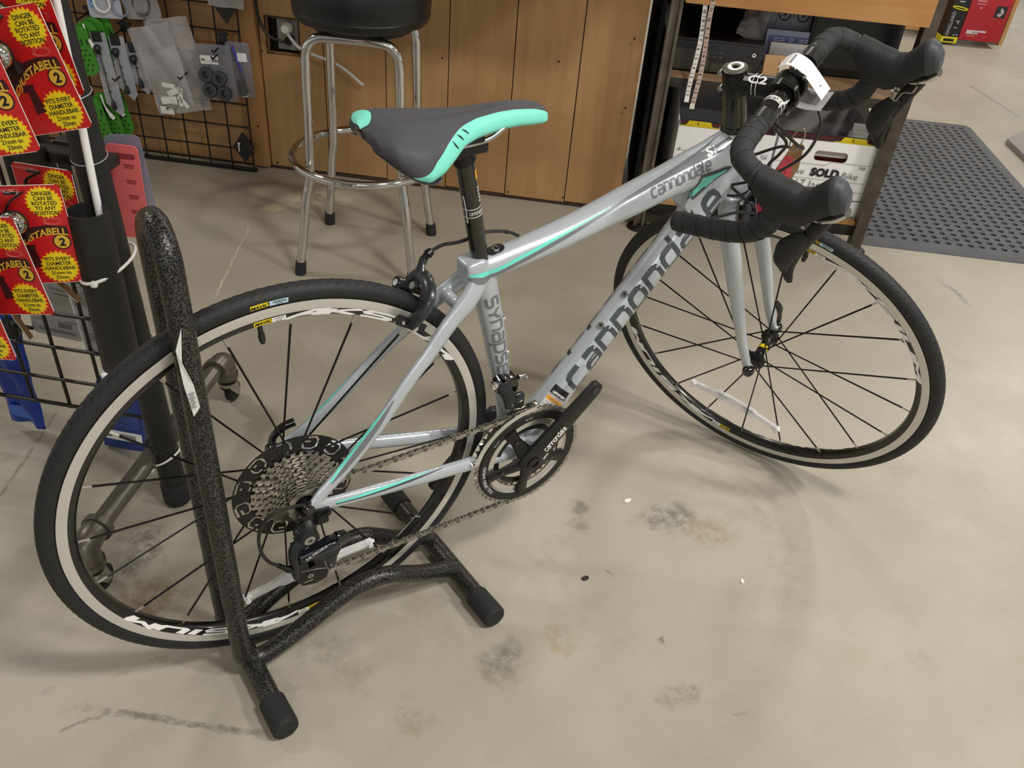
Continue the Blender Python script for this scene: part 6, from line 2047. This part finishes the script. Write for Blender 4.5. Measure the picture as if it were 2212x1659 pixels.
mb = MB(); mb.shape([teeth(34, .0690, .0032, .25, .7), circ(.0575, 50, rev=True)], -.0013, .0013, CM(-.0405)); obj('inner_chainring', mb, ring_m, crank)
mb = MB(); mb.shape([circ(.0615, 50), circ(.0535, 50, rev=True)], -.002, .002, CM(-.0425)); obj('inner_ring_face', mb, mat('ring_black', '#1b1b1c', 0.4, .3, .04, 50), crank)
mb = MB()
for k in range(5):
    a = ca + 2 * PI * k / 5 if False else ca + 2 * PI * (k + 0.0) / 5
    if k == 0:
        continue
    d = V((math.cos(a), 0, math.sin(a))); n_ = V((-math.sin(a), 0, math.cos(a)))
    pts = [BB + d * .014 + V((0, -.058, 0)), BB + d * .035 + V((0, -.056, 0)), BB + d * .058 + V((0, -.0525, 0)), BB + d * .082 + V((0, -.0515, 0))]
    mb.tube(pts, [(.017, .006), (.0125, .0055), (.0095, .004), (.0125, .003)], 12, up=UY)
sp_ = obj('spider', mb, anod, crank)
mb = MB()
for k in range(1, 5):
    a = ca + 2 * PI * k / 5
    c = BB + V((math.cos(a), 0, math.sin(a))) * .055
    mb.cyl(c + V((0, -.055, 0)), c + V((0, -.0575, 0)), .0055, 12); mb.cyl(c + V((0, -.0572, 0)), c + V((0, -.0578, 0)), .003, 6, 1)
obj('ring_bolt', mb, [anod, black_gloss], sp_)
def arm(sg, d, mb):
    y0, y1 = -.062 * -sg * -1 if False else .062 * sg, .072 * sg
    E = BB + d * (clen + .006) + V((0, y1, 0))
    P0 = BB - d * .006 + V((0, y0, 0))
    pts = [BB - d * .020 + V((0, y0, 0)), BB - d * .014 + V((0, y0, 0)), BB + V((0, y0, 0)), BB + d * .035 + V((0, y0 + .002 * sg, 0)), BB + d * .085 + V((0, y0 + .005 * sg, 0)), BB + d * (clen - .012) + V((0, y1, 0)), BB + d * (clen + .008) + V((0, y1, 0)), BB + d * (clen + .0135) + V((0, y1, 0))]
    mb.tube(cr(pts, 3), lerp_list([(.012, .008), (.0215, .009), (.0240, .0095), (.0215, .0085), (.0185, .0075), (.0165, .0068), (.0140, .0068), (.007, .006)], 3), 18, up=UY, sup=2.8)
mb = MB(); arm(-1, cd, mb); ra = obj('crank_arm', mb, mat('arm_black', '#1d1d1f', 0.42, .2, .03, 60), crank)
mb = MB(); arm(1, -cd, mb); obj('crank_arm', mb, mat('arm_black', '#1d1d1f', 0.42, .2, .03, 60), crank)
mb = MB(); c = BB + cd * clen
mb.lathe([(.0048, .0), (.0082, .0), (.0082, .0012), (.0048, .0012)], 20, frame(c + V((0, -.0787, 0)), (1, 0, 0), (0, 0, 1), (0, -1, 0)), 0, True); obj('pedal_eye', mb, grey_cast, ra)
mb = MB(); mb.cyl(c + V((0, -.0785, 0)), c + V((0, -.0792, 0)), .0062, 16); obj('pedal_hole', mb, black_gloss, ra)
mb = MB(); mb.lathe([(.0075, .0), (.0125, .0), (.0130, .0025), (.0095, .0035), (.0075, .003)], 24, CM(-.0705), 0, True); mb.cyl(BB + V((0, -.0700, 0)), BB + V((0, -.0712, 0)), .0075, 16, 1)
for k in range(8):
    a = 2 * PI * k / 8
    mb.cyl(BB + V((.0075 * math.cos(a), -.071, .0075 * math.sin(a))), BB + V((.0075 * math.cos(a), -.0735, .0075 * math.sin(a))), .0016, 6)
obj('spindle_bolt', mb, [anod, black_gloss], ra)
nrm = V((-cd.z, 0, cd.x))
mb = MB(); logo(mb, 'cannondale', lambda u, v: BB + cd * (.030 + .052 * u) + nrm * (-.0045 + .0085 * v) + V((0, -.0722 - .0045 * (.03 + .052 * u) / .085, 0)), 1, .36, .14, .2)
add_text(mb, 'BB30', .006, None, 0, .02, 0, 1, lambda x, y: BB + cd * (.020 + x) + nrm * (-.0135 + y) + V((0, -.0716, 0)))
obj('arm_lettering', mb, white_p, ra)
mb = MB()
add_text(mb, 'FULL SPEED AHEAD', .0085, None, 0, .02, 0, 1, lambda x, y: BB + V(((.0872 + y) * math.cos(R(196) - x / .0872), -.0519, (.0872 + y) * math.sin(R(196) - x / .0872))))
for a_ in (95, 140):
    add_text(mb, '50-34T', .005, None, 0, .0, 0, 1, lambda x, y: BB + V(((.0872 + y) * math.cos(R(a_) - x / .0872), -.0519, (.0872 + y) * math.sin(R(a_) - x / .0872))))
obj('ring_lettering', mb, mat('print_silver', '#c9c9cc', 0.5), crank)

# ---- chain
CC = V((0, 0, .340))
def circ_xz(c, r, a): return V((c[0] + r * math.cos(R(a)), 0, c[1] + r * math.sin(R(a))))
rC, rR = .0235, .1005
uP, lP = (-.006, .262), (-.006, .200)
loop = [circ_xz((0, .340), rC, a) for a in range(205, 90, -9)]
loop += [circ_xz((.396, .257), rR, a) for a in range(92, -92, -4)]
loop += [circ_xz(lP, .0205, a) for a in range(-92, -235, -9)]
loop += [circ_xz(uP, .0205, a) for a in range(-52, 82, 9)]
def resample(P, step):
    out = []; carry = 0
    K = len(P)
    tot = sum((P[(i + 1) % K] - P[i]).length for i in range(K))
    n = round(tot / step); st = tot / n
    pos = 0; acc = 0
    for i in range(K):
        a, b = P[i], P[(i + 1) % K]
        l = (b - a).length
        while pos <= acc + l + 1e-9 and len(out) < n:
            out.append(a.lerp(b, (pos - acc) / max(l, 1e-9))); pos += st
        acc += l
    return out
cp = resample(loop, .0127)
if len(cp) % 2:
    cp = resample(loop, .0127 * len(cp) / (len(cp) - 1))
def chain_y(x): return -.0555 + (.0555 - .0478) * max(0, min(1, x / .38))
cp = [V((p.x, chain_y(p.x), p.z)) for p in cp]
chain_m = mat('chain_steel', '#a09c94', 0.34, .85, .15, 90)
pins = MB()
for p in cp:
    pins.cyl(p + V((0, -.0034, 0)), p + V((0, .0034, 0)), .0036, 8)
chain = obj('chain', pins, mat('roller_dark', '#6a675f', 0.4, .8), bike)
def plate_poly():
    pts = []
    for k in range(9):
        a = R(90 + 180 * k / 8); pts.append((-.00635 + .0042 * math.cos(a), .0042 * math.sin(a)))
    pts.append((0, -.0028))
    for k in range(9):
        a = R(-90 + 180 * k / 8); pts.append((.00635 + .0042 * math.cos(a), .0042 * math.sin(a)))
    pts.append((0, .0028))
    return pts
lk = []
for yy in (.0022, .0031):
    m = MB()
    for s in (-1, 1):
        m.prism(plate_poly(), s * yy - .0004, s * yy + .0004, WY)
    lk.append(mesh_of('chain_link', m, chain_m, 50))
for i, p in enumerate(cp):
    q = cp[(i + 1) % len(cp)]
    d = q - p
    a = math.atan2(d.z, d.x)
    obj('chain_link', lk[i % 2], None, chain, Matrix.Translation((p + q) / 2) @ Matrix.Rotation(-a, 4, 'Y'))

# ---- rear derailleur
rd = MB()
rd.prism([(-.012, .333), (.006, .338), (.030, .332), (.033, .324), (.018, .315), (.006, .306), (-.006, .308)], .064, .074, XZ)
rd.tube(cr([(-.004, -.066, .315), (-.004, -.073, .308), (-.006, -.076, .296)], 4), [(.012, .013)] * 9, 16)
rder = obj('rear_derailleur', rd, black_plastic, bike)
mb = MB(); mb.cyl((.011, -.0745, .327), (.011, -.078, .327), .0055, 12); mb.cyl((.026, -.0745, .326), (.026, -.077, .326), .0042, 12); mb.box((.016, -.078, .321), (.018, .008, .014), None, 0, .003); obj('hanger_bolt', mb, anod, rder)
mb = MB()
mb.lathe([(.0001, -.020), (.0150, -.020), (.0165, -.016), (.0160, .000), (.0140, .006), (.0075, .0068), (.0001, .0068)], 28, Matrix.Translation((-.008, -.0795, .296)) @ WY @ Matrix.Rotation(0, 4, 'Z'))
mb.tube(cr([(-.014, -.078, .292), (-.027, -.079, .281), (-.0315, -.080, .266), (-.031, -.080, .252), (-.027, -.080, .247), (-.017, -.080, .247)], 4), lerp_list([(.012, .008), (.0105, .008), (.008, .008), (.007, .007), (.0065, .006), (.005, .005)], 4), 12, up=UY)
mb.tube([(-.030, -.080, .250), (-.031, -.080, .229), (-.030, -.080, .220)], [(.0065, .006), (.006, .006), (.004, .005)], 12)
obj('upper_body', mb, mat('derail_grey', '#26292e', 0.4, .35, .05, 40), rder)
mb = MB(); mb.lathe([(.0035, .0), (.0082, .0), (.0086, .0012), (.0060, .0024), (.0035, .0018)], 20, Matrix.Translation((-.008, -.0865, .296)) @ WY, 0, True); mb.cyl((-.008, -.0863, .296), (-.008, -.0868, .296), .0038, 6, 1); obj('mount_bolt', mb, [steel, black_gloss], rder)
mb = MB()
mb.prism([(-.026, .2705), (.018, .288), (.034, .286), (.040, .272), (.039, .262), (.030, .246), (.028, .232), (.014, .231), (.010, .246), (.000, .256), (-.018, .259), (-.026, .262)], .082, .091, XZ)
mb.tube(cr([(-.024, -.090, .266), (.0, -.093, .272), (.024, -.094, .274), (.036, -.090, .270)], 4), [(.008, .004)] * 13, 10, up=UY)
mb.box((.021, -.0875, .240), (.014, .010, .026), None, 0, .003)
obj('outer_link', mb, mat('derail_gloss', '#22262c', 0.25, .45, .04, 30, coat=.3), rder)
mb = MB(); mb.tube([(.030, -.086, .279), (.040, -.086, .276), (.047, -.085, .270)], [(.012, .009), (.014, .010), (.010, .007)], 12, up=UY); obj('pivot_cap', mb, black_gloss, rder)
mb = MB(); add_text(mb, 'ULTEGRA', .0075, frame((-.003, -.0965, .2765), V((.93, 0, .36)), V((-.36, 0, .93)), (0, -1, 0)), 0, .03, .2, 1.1); obj('lettering', mb, mat('print_silver', '#c9c9cc', 0.5), rder)
for nm, yy in (('cage_plate', -.067), ('cage_plate', -.048)):
    mb = MB(); mb.shape([[(-.013, .272), (.0, .275), (.010, .266), (.009, .235), (.018, .216), (.024, .190), (.020, .178), (.002, .174), (-.018, .180), (-.028, .196), (-.024, .214), (-.012, .238)], [(-.008, .236), (.001, .232), (.004, .216), (-.006, .214)], rrect(.016, .006, .002, 2, -.008, .184)], -.001, .001, Matrix.Translation((0, yy, 0)) @ XZ)
    obj(nm, mb, anod, rder)
for c in (uP, lP):
    mb = MB(); mb.shape([teeth(11, .0205, .0032, .28, .62), circ(.004, 12, rev=True)], -.0022, .0022, Matrix.Translation((c[0], -.0575, c[1])) @ WY); pl_ = obj('jockey_wheel', mb, black_plastic, rder)
    mb = MB(); mb.cyl((c[0], -.066, c[1]), (c[0], -.0715, c[1]), .0045, 12); mb.cyl((c[0], -.0715, c[1]), (c[0], -.0718, c[1]), .0024, 6, 1); obj('jockey_bolt', mb, [steel, black_gloss], pl_)
mb = MB(); mb.tube(cr([(-.004, -.069, .352), (-.022, -.071, .3585), (-.048, -.073, .362), (-.068, -.075, .350), (-.0765, -.076, .325), (-.075, -.077, .296), (-.066, -.0775, .272), (-.054, -.078, .2585)], 6), .0026, 8); obj('cable_housing', mb, black_plastic, rder)
mb = MB(); mb.tube([(-.054, -.078, .2585), (-.046, -.079, .2495), (-.044, -.079, .2475), (-.034, -.0795, .238), (-.026, -.080, .230)], [.0038, .0038, .0055, .0055, .004], 12); obj('barrel_adjuster', mb, anod, rder)
mb = MB(); mb.tube([(-.028, -.081, .231), (.002, -.086, .228), (.022, -.0895, .224)], .0007, 6); mb.cyl((.020, -.086, .2255), (.020, -.096, .2255), .0045, 10); mb.tube([(.022, -.0895, .224), (.034, -.093, .205)], .0007, 6); mb.tube([(.034, -.093, .205), (.040, -.095, .196)], .0012, 6); obj('shift_cable', mb, steel, rder)
mb = MB(); mb.cyl((-.003, -.0685, .3515), (.003, -.0675, .3495), .0042, 12); obj('housing_ferrule', mb, black_gloss, rder)
mb = MB(); mb.cyl((-.020, -.072, .306), (-.0225, -.072, .309), .003, 8); mb.cyl((-.015, -.072, .310), (-.0175, -.072, .3135), .003, 8); obj('limit_screw', mb, chrome, rder)

# ---- front derailleur
mb = MB()
mb.tube([(.352, -.012, .409), (.350, -.026, .408)], .017, 14)
mb.box((.362, -.014, .402), (.030, .030, .030), None, 0, .006)
fder = obj('front_derailleur', mb, black_gloss, bike)
mb = MB(); mb.tube(cr([(.326, -.031, .424), (.337, -.034, .418), (.347, -.037, .404), (.355, -.039, .388), (.357, -.040, .374)], 4), lerp_list([(.007, .005), (.008, .006), (.010, .006), (.012, .006), (.011, .005)], 4), 12, up=UY); mb.box((.368, -.037, .380), (.028, .012, .026), None, 0, .004); obj('swing_arm', mb, mat('derail_gloss', '#22262c', 0.25, .45, .04, 30, coat=.3), fder)
mb = MB(); mb.lathe([(.0001, .002), (.0058, .0015), (.0065, -.003), (.0001, -.003)], 14, Matrix.Translation((.325, -.036, .424)) @ WY); mb.cyl((.383, -.016, .408), (.396, -.014, .404), .0042, 10); mb.cyl((.396, -.014, .404), (.400, -.014, .403), .006, 10); obj('pinch_bolt', mb, chrome, fder)
cage = []
for k in range(13):
    a = 152 - 62 * k / 12 if False else 166 - 78 * k / 12
    cage.append(a)
mb = MB()
for yy, ro, ri in ((-.0535, .1125, .1035), (-.0405, .1125, .098)):
    vs = []
    for a in cage:
        vs += [BB + V((ro * math.cos(R(a)), yy, ro * math.sin(R(a)))), BB + V((ri * math.cos(R(a)), yy, ri * math.sin(R(a)))), BB + V((ri * math.cos(R(a)), yy - .0012, ri * math.sin(R(a)))), BB + V((ro * math.cos(R(a)), yy - .0012, ro * math.sin(R(a))))]
    mb.rings([[vs[4 * k + j] for j in range(4)] for k in range(len(cage))])
for a in (cage[0], cage[-1]):
    p = BB + V((.1125 * math.cos(R(a)), 0, .1125 * math.sin(R(a)))); mb.box((p.x, -.0475, p.z), (.010, .015, .004), None, 0, .001)
obj('chain_cage', mb, chrome, fder)
mb = MB(); mb.tube([(.325, -.038, .424), (.372, -.026, .30), (.386, -.02, .27)], .0007, 6); mb.tube(cr([(.325, -.038, .424), (.318, -.036, .440), (.315, -.033, .452), (.311, -.031, .461)], 4), .0007, 6); mb.sphere((.311, -.031, .462), .0014, 6); obj('shift_cable', mb, steel, fder)

# ---- brakes
def caliper(name, T, sz=1.0):
    # drawn with x forward, y left, z up round the mounting bolt; arms reach down to the rim
    def P(pts): return [T @ V(p) for p in pts]
    upv = T.to_3x3() @ V((1, 0, 0))
    mb = MB(); mb.tube(P(cr([(-.004, .010, .016), (-.006, -.014, .014), (-.007, -.029, .004), (-.007, -.0335, -.014), (-.006, -.0305, -.030), (-.005, -.026, -.043)], 5)), lerp_list([(.011, .008), (.013, .009), (.0135, .009), (.013, .0085), (.0115, .007), (.010, .006)], 5), 12, up=upv)
    c = obj(name, mb, mat('caliper_grey', '#3a3d42', 0.32, .55, .05, 40, coat=.2), bike)
    mb = MB(); mb.tube(P(cr([(.004, -.012, .012), (.005, .012, .015), (.006, .029, .006), (.006, .0335, -.014), (.005, .0305, -.030), (.004, .026, -.043)], 5)), lerp_list([(.010, .008), (.013, .009), (.0135, .009), (.013, .0085), (.0115, .007), (.010, .006)], 5), 12, up=upv); obj('brake_arm', mb, mat('caliper_grey', '#3a3d42', 0.32, .55, .05, 40, coat=.2), c)
    mb = MB(); mb.tube(P([(-.018, .031, -.010), (.0, .031, -.008)]), .010, 14); mb.tube(P([(-.0205, .031, -.010), (-.018, .031, -.010)]), .005, 10, 1); obj('cable_anchor', mb, [mat('caliper_grey', '#3a3d42', 0.32), chrome], c)
    mb = MB(); mb.tube(P([(-.014, 0, .004), (.018, 0, .004)]), .009, 16); mb.tube(P([(-.018, 0, .004), (-.014, 0, .004)]), .0055, 10, 1); obj('pivot_bolt', mb, [anod, steel], c)
    mb = MB(); mb.tube(P(cr([(-.005, .008, .014), (-.006, .014, .022), (-.006, .020, .032), (-.006, .022, .040)], 4)), lerp_list([(.007, .006), (.008, .0055), (.0065, .005), (.0075, .0055)], 4), 10, up=upv); obj('quick_arm', mb, mat('caliper_grey', '#3a3d42', 0.32, .55, .05, 40, coat=.2), c)
    mb = MB(); mb.tube(P([(-.006, .022, .037), (-.004, .023, .046), (-.0035, .023, .047), (0, .024, .054)]), [.0052, .0052, .007, .0055], 12); obj('barrel_adjuster', mb, anod, c)
    mb = MB(); mb.tube(P([(-.006, .022, .037), (-.010, .030, .002), (-.010, .031, -.008)]), .0007, 6); obj('brake_wire', mb, steel, c)
    for sg in (-1, 1):
        mb = MB(); mb.box((0, sg * .0165, -.043), (.046, .007, .012), T, 0, .002); mb.box((0, sg * .0215, -.043), (.050, .005, .014), T, 0, .0015); pd_ = obj('brake_pad', mb, black_plastic, c)
        mb = MB(); mb.tube(P([(0, sg * .026, -.043), (0, sg * .033, -.043)]), .0055, 12); mb.tube(P([(-.016, sg * .024, -.043), (-.016, sg * .0255, -.043)]), .003, 10); obj('pad_bolt', mb, chrome, pd_)
    return c
rth = R(52.0)
rc_ = V((.2385, 0, .5895))
e_out = V((.625, 0, .78)).normalized(); e_x = V((.78, 0, -.625)).normalized()
rear_T = Matrix(((-e_x.x * -1, 0, e_out.x, rc_.x), (0, 1, 0, 0), (-e_x.z * -1, 0, e_out.z, rc_.z), (0, 0, 0, 1)))
rear_T = frame(rc_, V((.78, 0, -.625)).normalized(), (0, 1, 0), V((.625, 0, .78)).normalized())
rear_T = frame((.2075, 0, .6095), V((.829, 0, -.559)), (0, 1, 0), V((.559, 0, .829)))
rb = caliper('rear_brake', rear_T)
f_out = V((.818 - .9777, 0, .668 - .3285)).normalized()
front_T = STEER @ frame(V((.9777, 0, .3285)) + f_out * .349 + V((.021, 0, .008)), V((f_out.z, 0, -f_out.x)) * 1.0, (0, 1, 0), f_out) @ Matrix.Rotation(PI, 4, 'Z')
fbk = caliper('front_brake', front_T)

# ---- cables
mb = MB(); pa = rear_T @ V((0, .024, .054))
mb.tube(cr([pa, pa.lerp(V((.275, .010, .666)), .4) + V((0, 0, .004)), (.275, .010, .667), (.315, .012, .672), (.352, .010, .666), (.372, .008, .656)], 6), .0026, 8); mb.tube([(.350, .010, .6665), (.355, .010, .6645)], .0032, 8); obj('brake_cable', mb, black_plastic, bike)
bc = SS([(.812, -.03, .855)])[0]
for i, pts in enumerate(([(.818, -.050, .852), (.842, -.045, .838), (.868, -.030, .815), (.875, .0, .790), (.862, .02, .765), (.838, .035, .745), (.80, .03, .705)], [(.818, .050, .852), (.846, .045, .842), (.878, .030, .822), (.884, -.0, .79), (.866, -.02, .758), (.84, -.035, .73), (.80, -.036, .69)], [(.818, -.060, .855), (.838, -.05, .836), (.852, -.02, .80), (.846, .0, .76), (.838, .004, .735), (.836, .006, .722)])):
    mb = MB(); mb.tube(SS(cr(pts, 8)), .0025, 8); obj('cable_housing', mb, black_plastic, bike)
mb = MB(); mb.tube(cr([S((.80, -.036, .69)), (.800, -.060, .640), (.770, -.048, .640), (.735, -.030, .628)], 6), .0025, 8); mb.tube([(.738, -.031, .629), (.728, -.027, .625)], .0036, 8); obj('cable_housing', mb, black_plastic, bike)

# ---- tags hanging on the bicycle
bm_ = bike.matrix_basis
def W_(p): return bm_ @ S(p)
tagm = mat('tag_white', '#f4f4f4', 0.45)
t = thing('price_tag', 'white curled price tag looped round the handlebar beside the stem', 'tag', W_((.815, .03, .885)))
def sheet(path, w, lat, mb):
    pts = [V(p) for p in cr(path, 5)]
    L_ = lerp_list(lat, 5)
    vs = []
    for p, l in zip(pts, L_):
        l = V(l).normalized() * w
        vs += [p - l, p + l, p + l + V((0, 0, .0006)), p - l + V((0, 0, .0006))]
    mb.rings([[vs[4 * i + k] for k in range(4)] for i in range(len(pts))])
o0 = W_((.815, .03, .885))
loc = lambda p: W_(p) - o0
pth = [loc(p) for p in [(.788, .030, .884), (.800, .030, .896), (.820, .033, .893), (.840, .036, .880), (.865, .038, .862)]]
latv = [tuple(W_((.8, 1, .9)) - W_((.8, 0, .9)))] * 5
mb = MB(); sheet(pth, .0165, latv, mb); obj('tag', mb, tagm, t)
mb = MB()
for k in range(14):
    c = pth[1].lerp(pth[2], .2) + V(latv[0]).normalized() * (-.012 + .0018 * k) + V((0, 0, .0014))
    d = (pth[2] - pth[1]).normalized()
    mb.box((0, 0, 0), (.0008, .009, .0004), frame(c, V(latv[0]).normalized(), d, (V(latv[0]).normalized()).cross(d)))
for k in range(6):
    c = pth[0].lerp(pth[1], .6) + V(latv[0]).normalized() * (-.012 + .0042 * k) + V((0, 0, .0012))
    d = (pth[1] - pth[0]).normalized()
    mb.box((0, 0, 0), (.003, .0012, .0004), frame(c, V(latv[0]).normalized(), d, V(latv[0]).normalized().cross(d)))
c = pth[3].lerp(pth[4], .5); mb.cyl(c + V((0, 0, .0006)), c + V((0, 0, .0016)), .002, 8)
obj('barcode', mb, ink_grey, t)
t = thing('clear_sleeve', 'clear plastic sleeve hanging under the white price tag', 'sleeve', W_((.83, .03, .86)))
o0 = W_((.83, .03, .86)); pth = [W_(p) - o0 for p in [(.822, .030, .848), (.835, .030, .846), (.852, .032, .848), (.872, .036, .854)]]
mb = MB(); sheet(pth, .026, [latv[0]] * 4, mb); obj('sleeve', mb, clear_bag, t)
t = thing('sale_tag', 'kraft cardboard strip with bright pink sticker hanging between bar and fork', 'tag', W_((.855, .0, .79)))
o0 = W_((.855, 0, .79))
k0, k1 = W_((.862, -.010, .795)) - o0, W_((.850, -.004, .560)) - o0
wv = (V((.80, -.60, .10))).normalized()
mb = MB()
ln_ = (k1 - k0).normalized(); nn_ = wv.cross(ln_).normalized(); wv = ln_.cross(nn_).normalized()
Mk = frame(k0, wv, -ln_, nn_)
if Mk.to_3x3().determinant() < 0:
    Mk = frame(k0, wv, -ln_, -nn_)
TLn = (k1 - k0).length
mb.prism([(-.026, -TLn), (.016, -TLn + .012), (.026, -.045), (.014, .004), (-.002, .004)], -.0008, .0008, Mk); obj('card', mb, mat('kraft', '#a9865c', 0.75, 0, .08, 30), t)
pink = mat('sticker_pink', '#f0506a', 0.5)
mb = MB()
for zz in (.0009, -.0014):
    mb.prism([(-.022, -TLn + .012), (.012, -TLn + .020), (.022, -.070), (.008, -.022), (-.004, -.022)], zz, zz + .0005, Mk)
obj('pink_sticker', mb, pink, t)
mb = MB()
for zz in (.0015, -.0019):
    for k in range(12):
        mb.box((-.001 + .0003 * k, -.05 - .0045 * k, zz), (.012, .0014, .0004), Mk)
    mb.box((.0085, -.08, zz), (.0014, .055, .0004), Mk)
obj('print', mb, mat('print_darkred', '#8c3038', 0.6), t)
mb = MB(); mb.tube([Mk @ V((.0 + .010 * math.cos(a) * .7, .012 + .024 * math.sin(a), .004 * math.cos(a))) for a in [2 * PI * k / 20 for k in range(20)]], .0011, 6, closed=True); obj('wire_loop', mb, steel, t)

# ---- bits of debris on the floor
for i, (x, y, s, col, lb) in enumerate(((.687, -.037, .007, '#efe9da', 'tiny pale chip on the floor near the large oil stain'), (.744, -.312, .005, '#efe9da', 'tiny pale speck on the floor below the large oil stain'), (.264, .531, .006, '#e8dfc4', 'tiny pale chip on the floor behind the left seat stay'), (.486, -.159, .007, '#2b2822', 'small dark scrap on the floor right of the crank'), (1.76, .08, .008, '#2d2a26', 'small dark scrap on the floor right of the front wheel'))):
    mb = MB(); rnd = random.Random(i)
    pl_ = [(s * (1 + .4 * rnd.random()) * math.cos(a), s * .6 * (1 + .4 * rnd.random()) * math.sin(a)) for a in [2 * PI * k / 7 for k in range(7)]]
    mb.prism(pl_, 0, s * .3)
    tag(obj('scrap_chip', mb, mat('chip' + col[1:], col, .8), None, Matrix.Translation((x, y, .0005)) @ Matrix.Rotation(i, 4, 'Z')), lb, 'scrap')
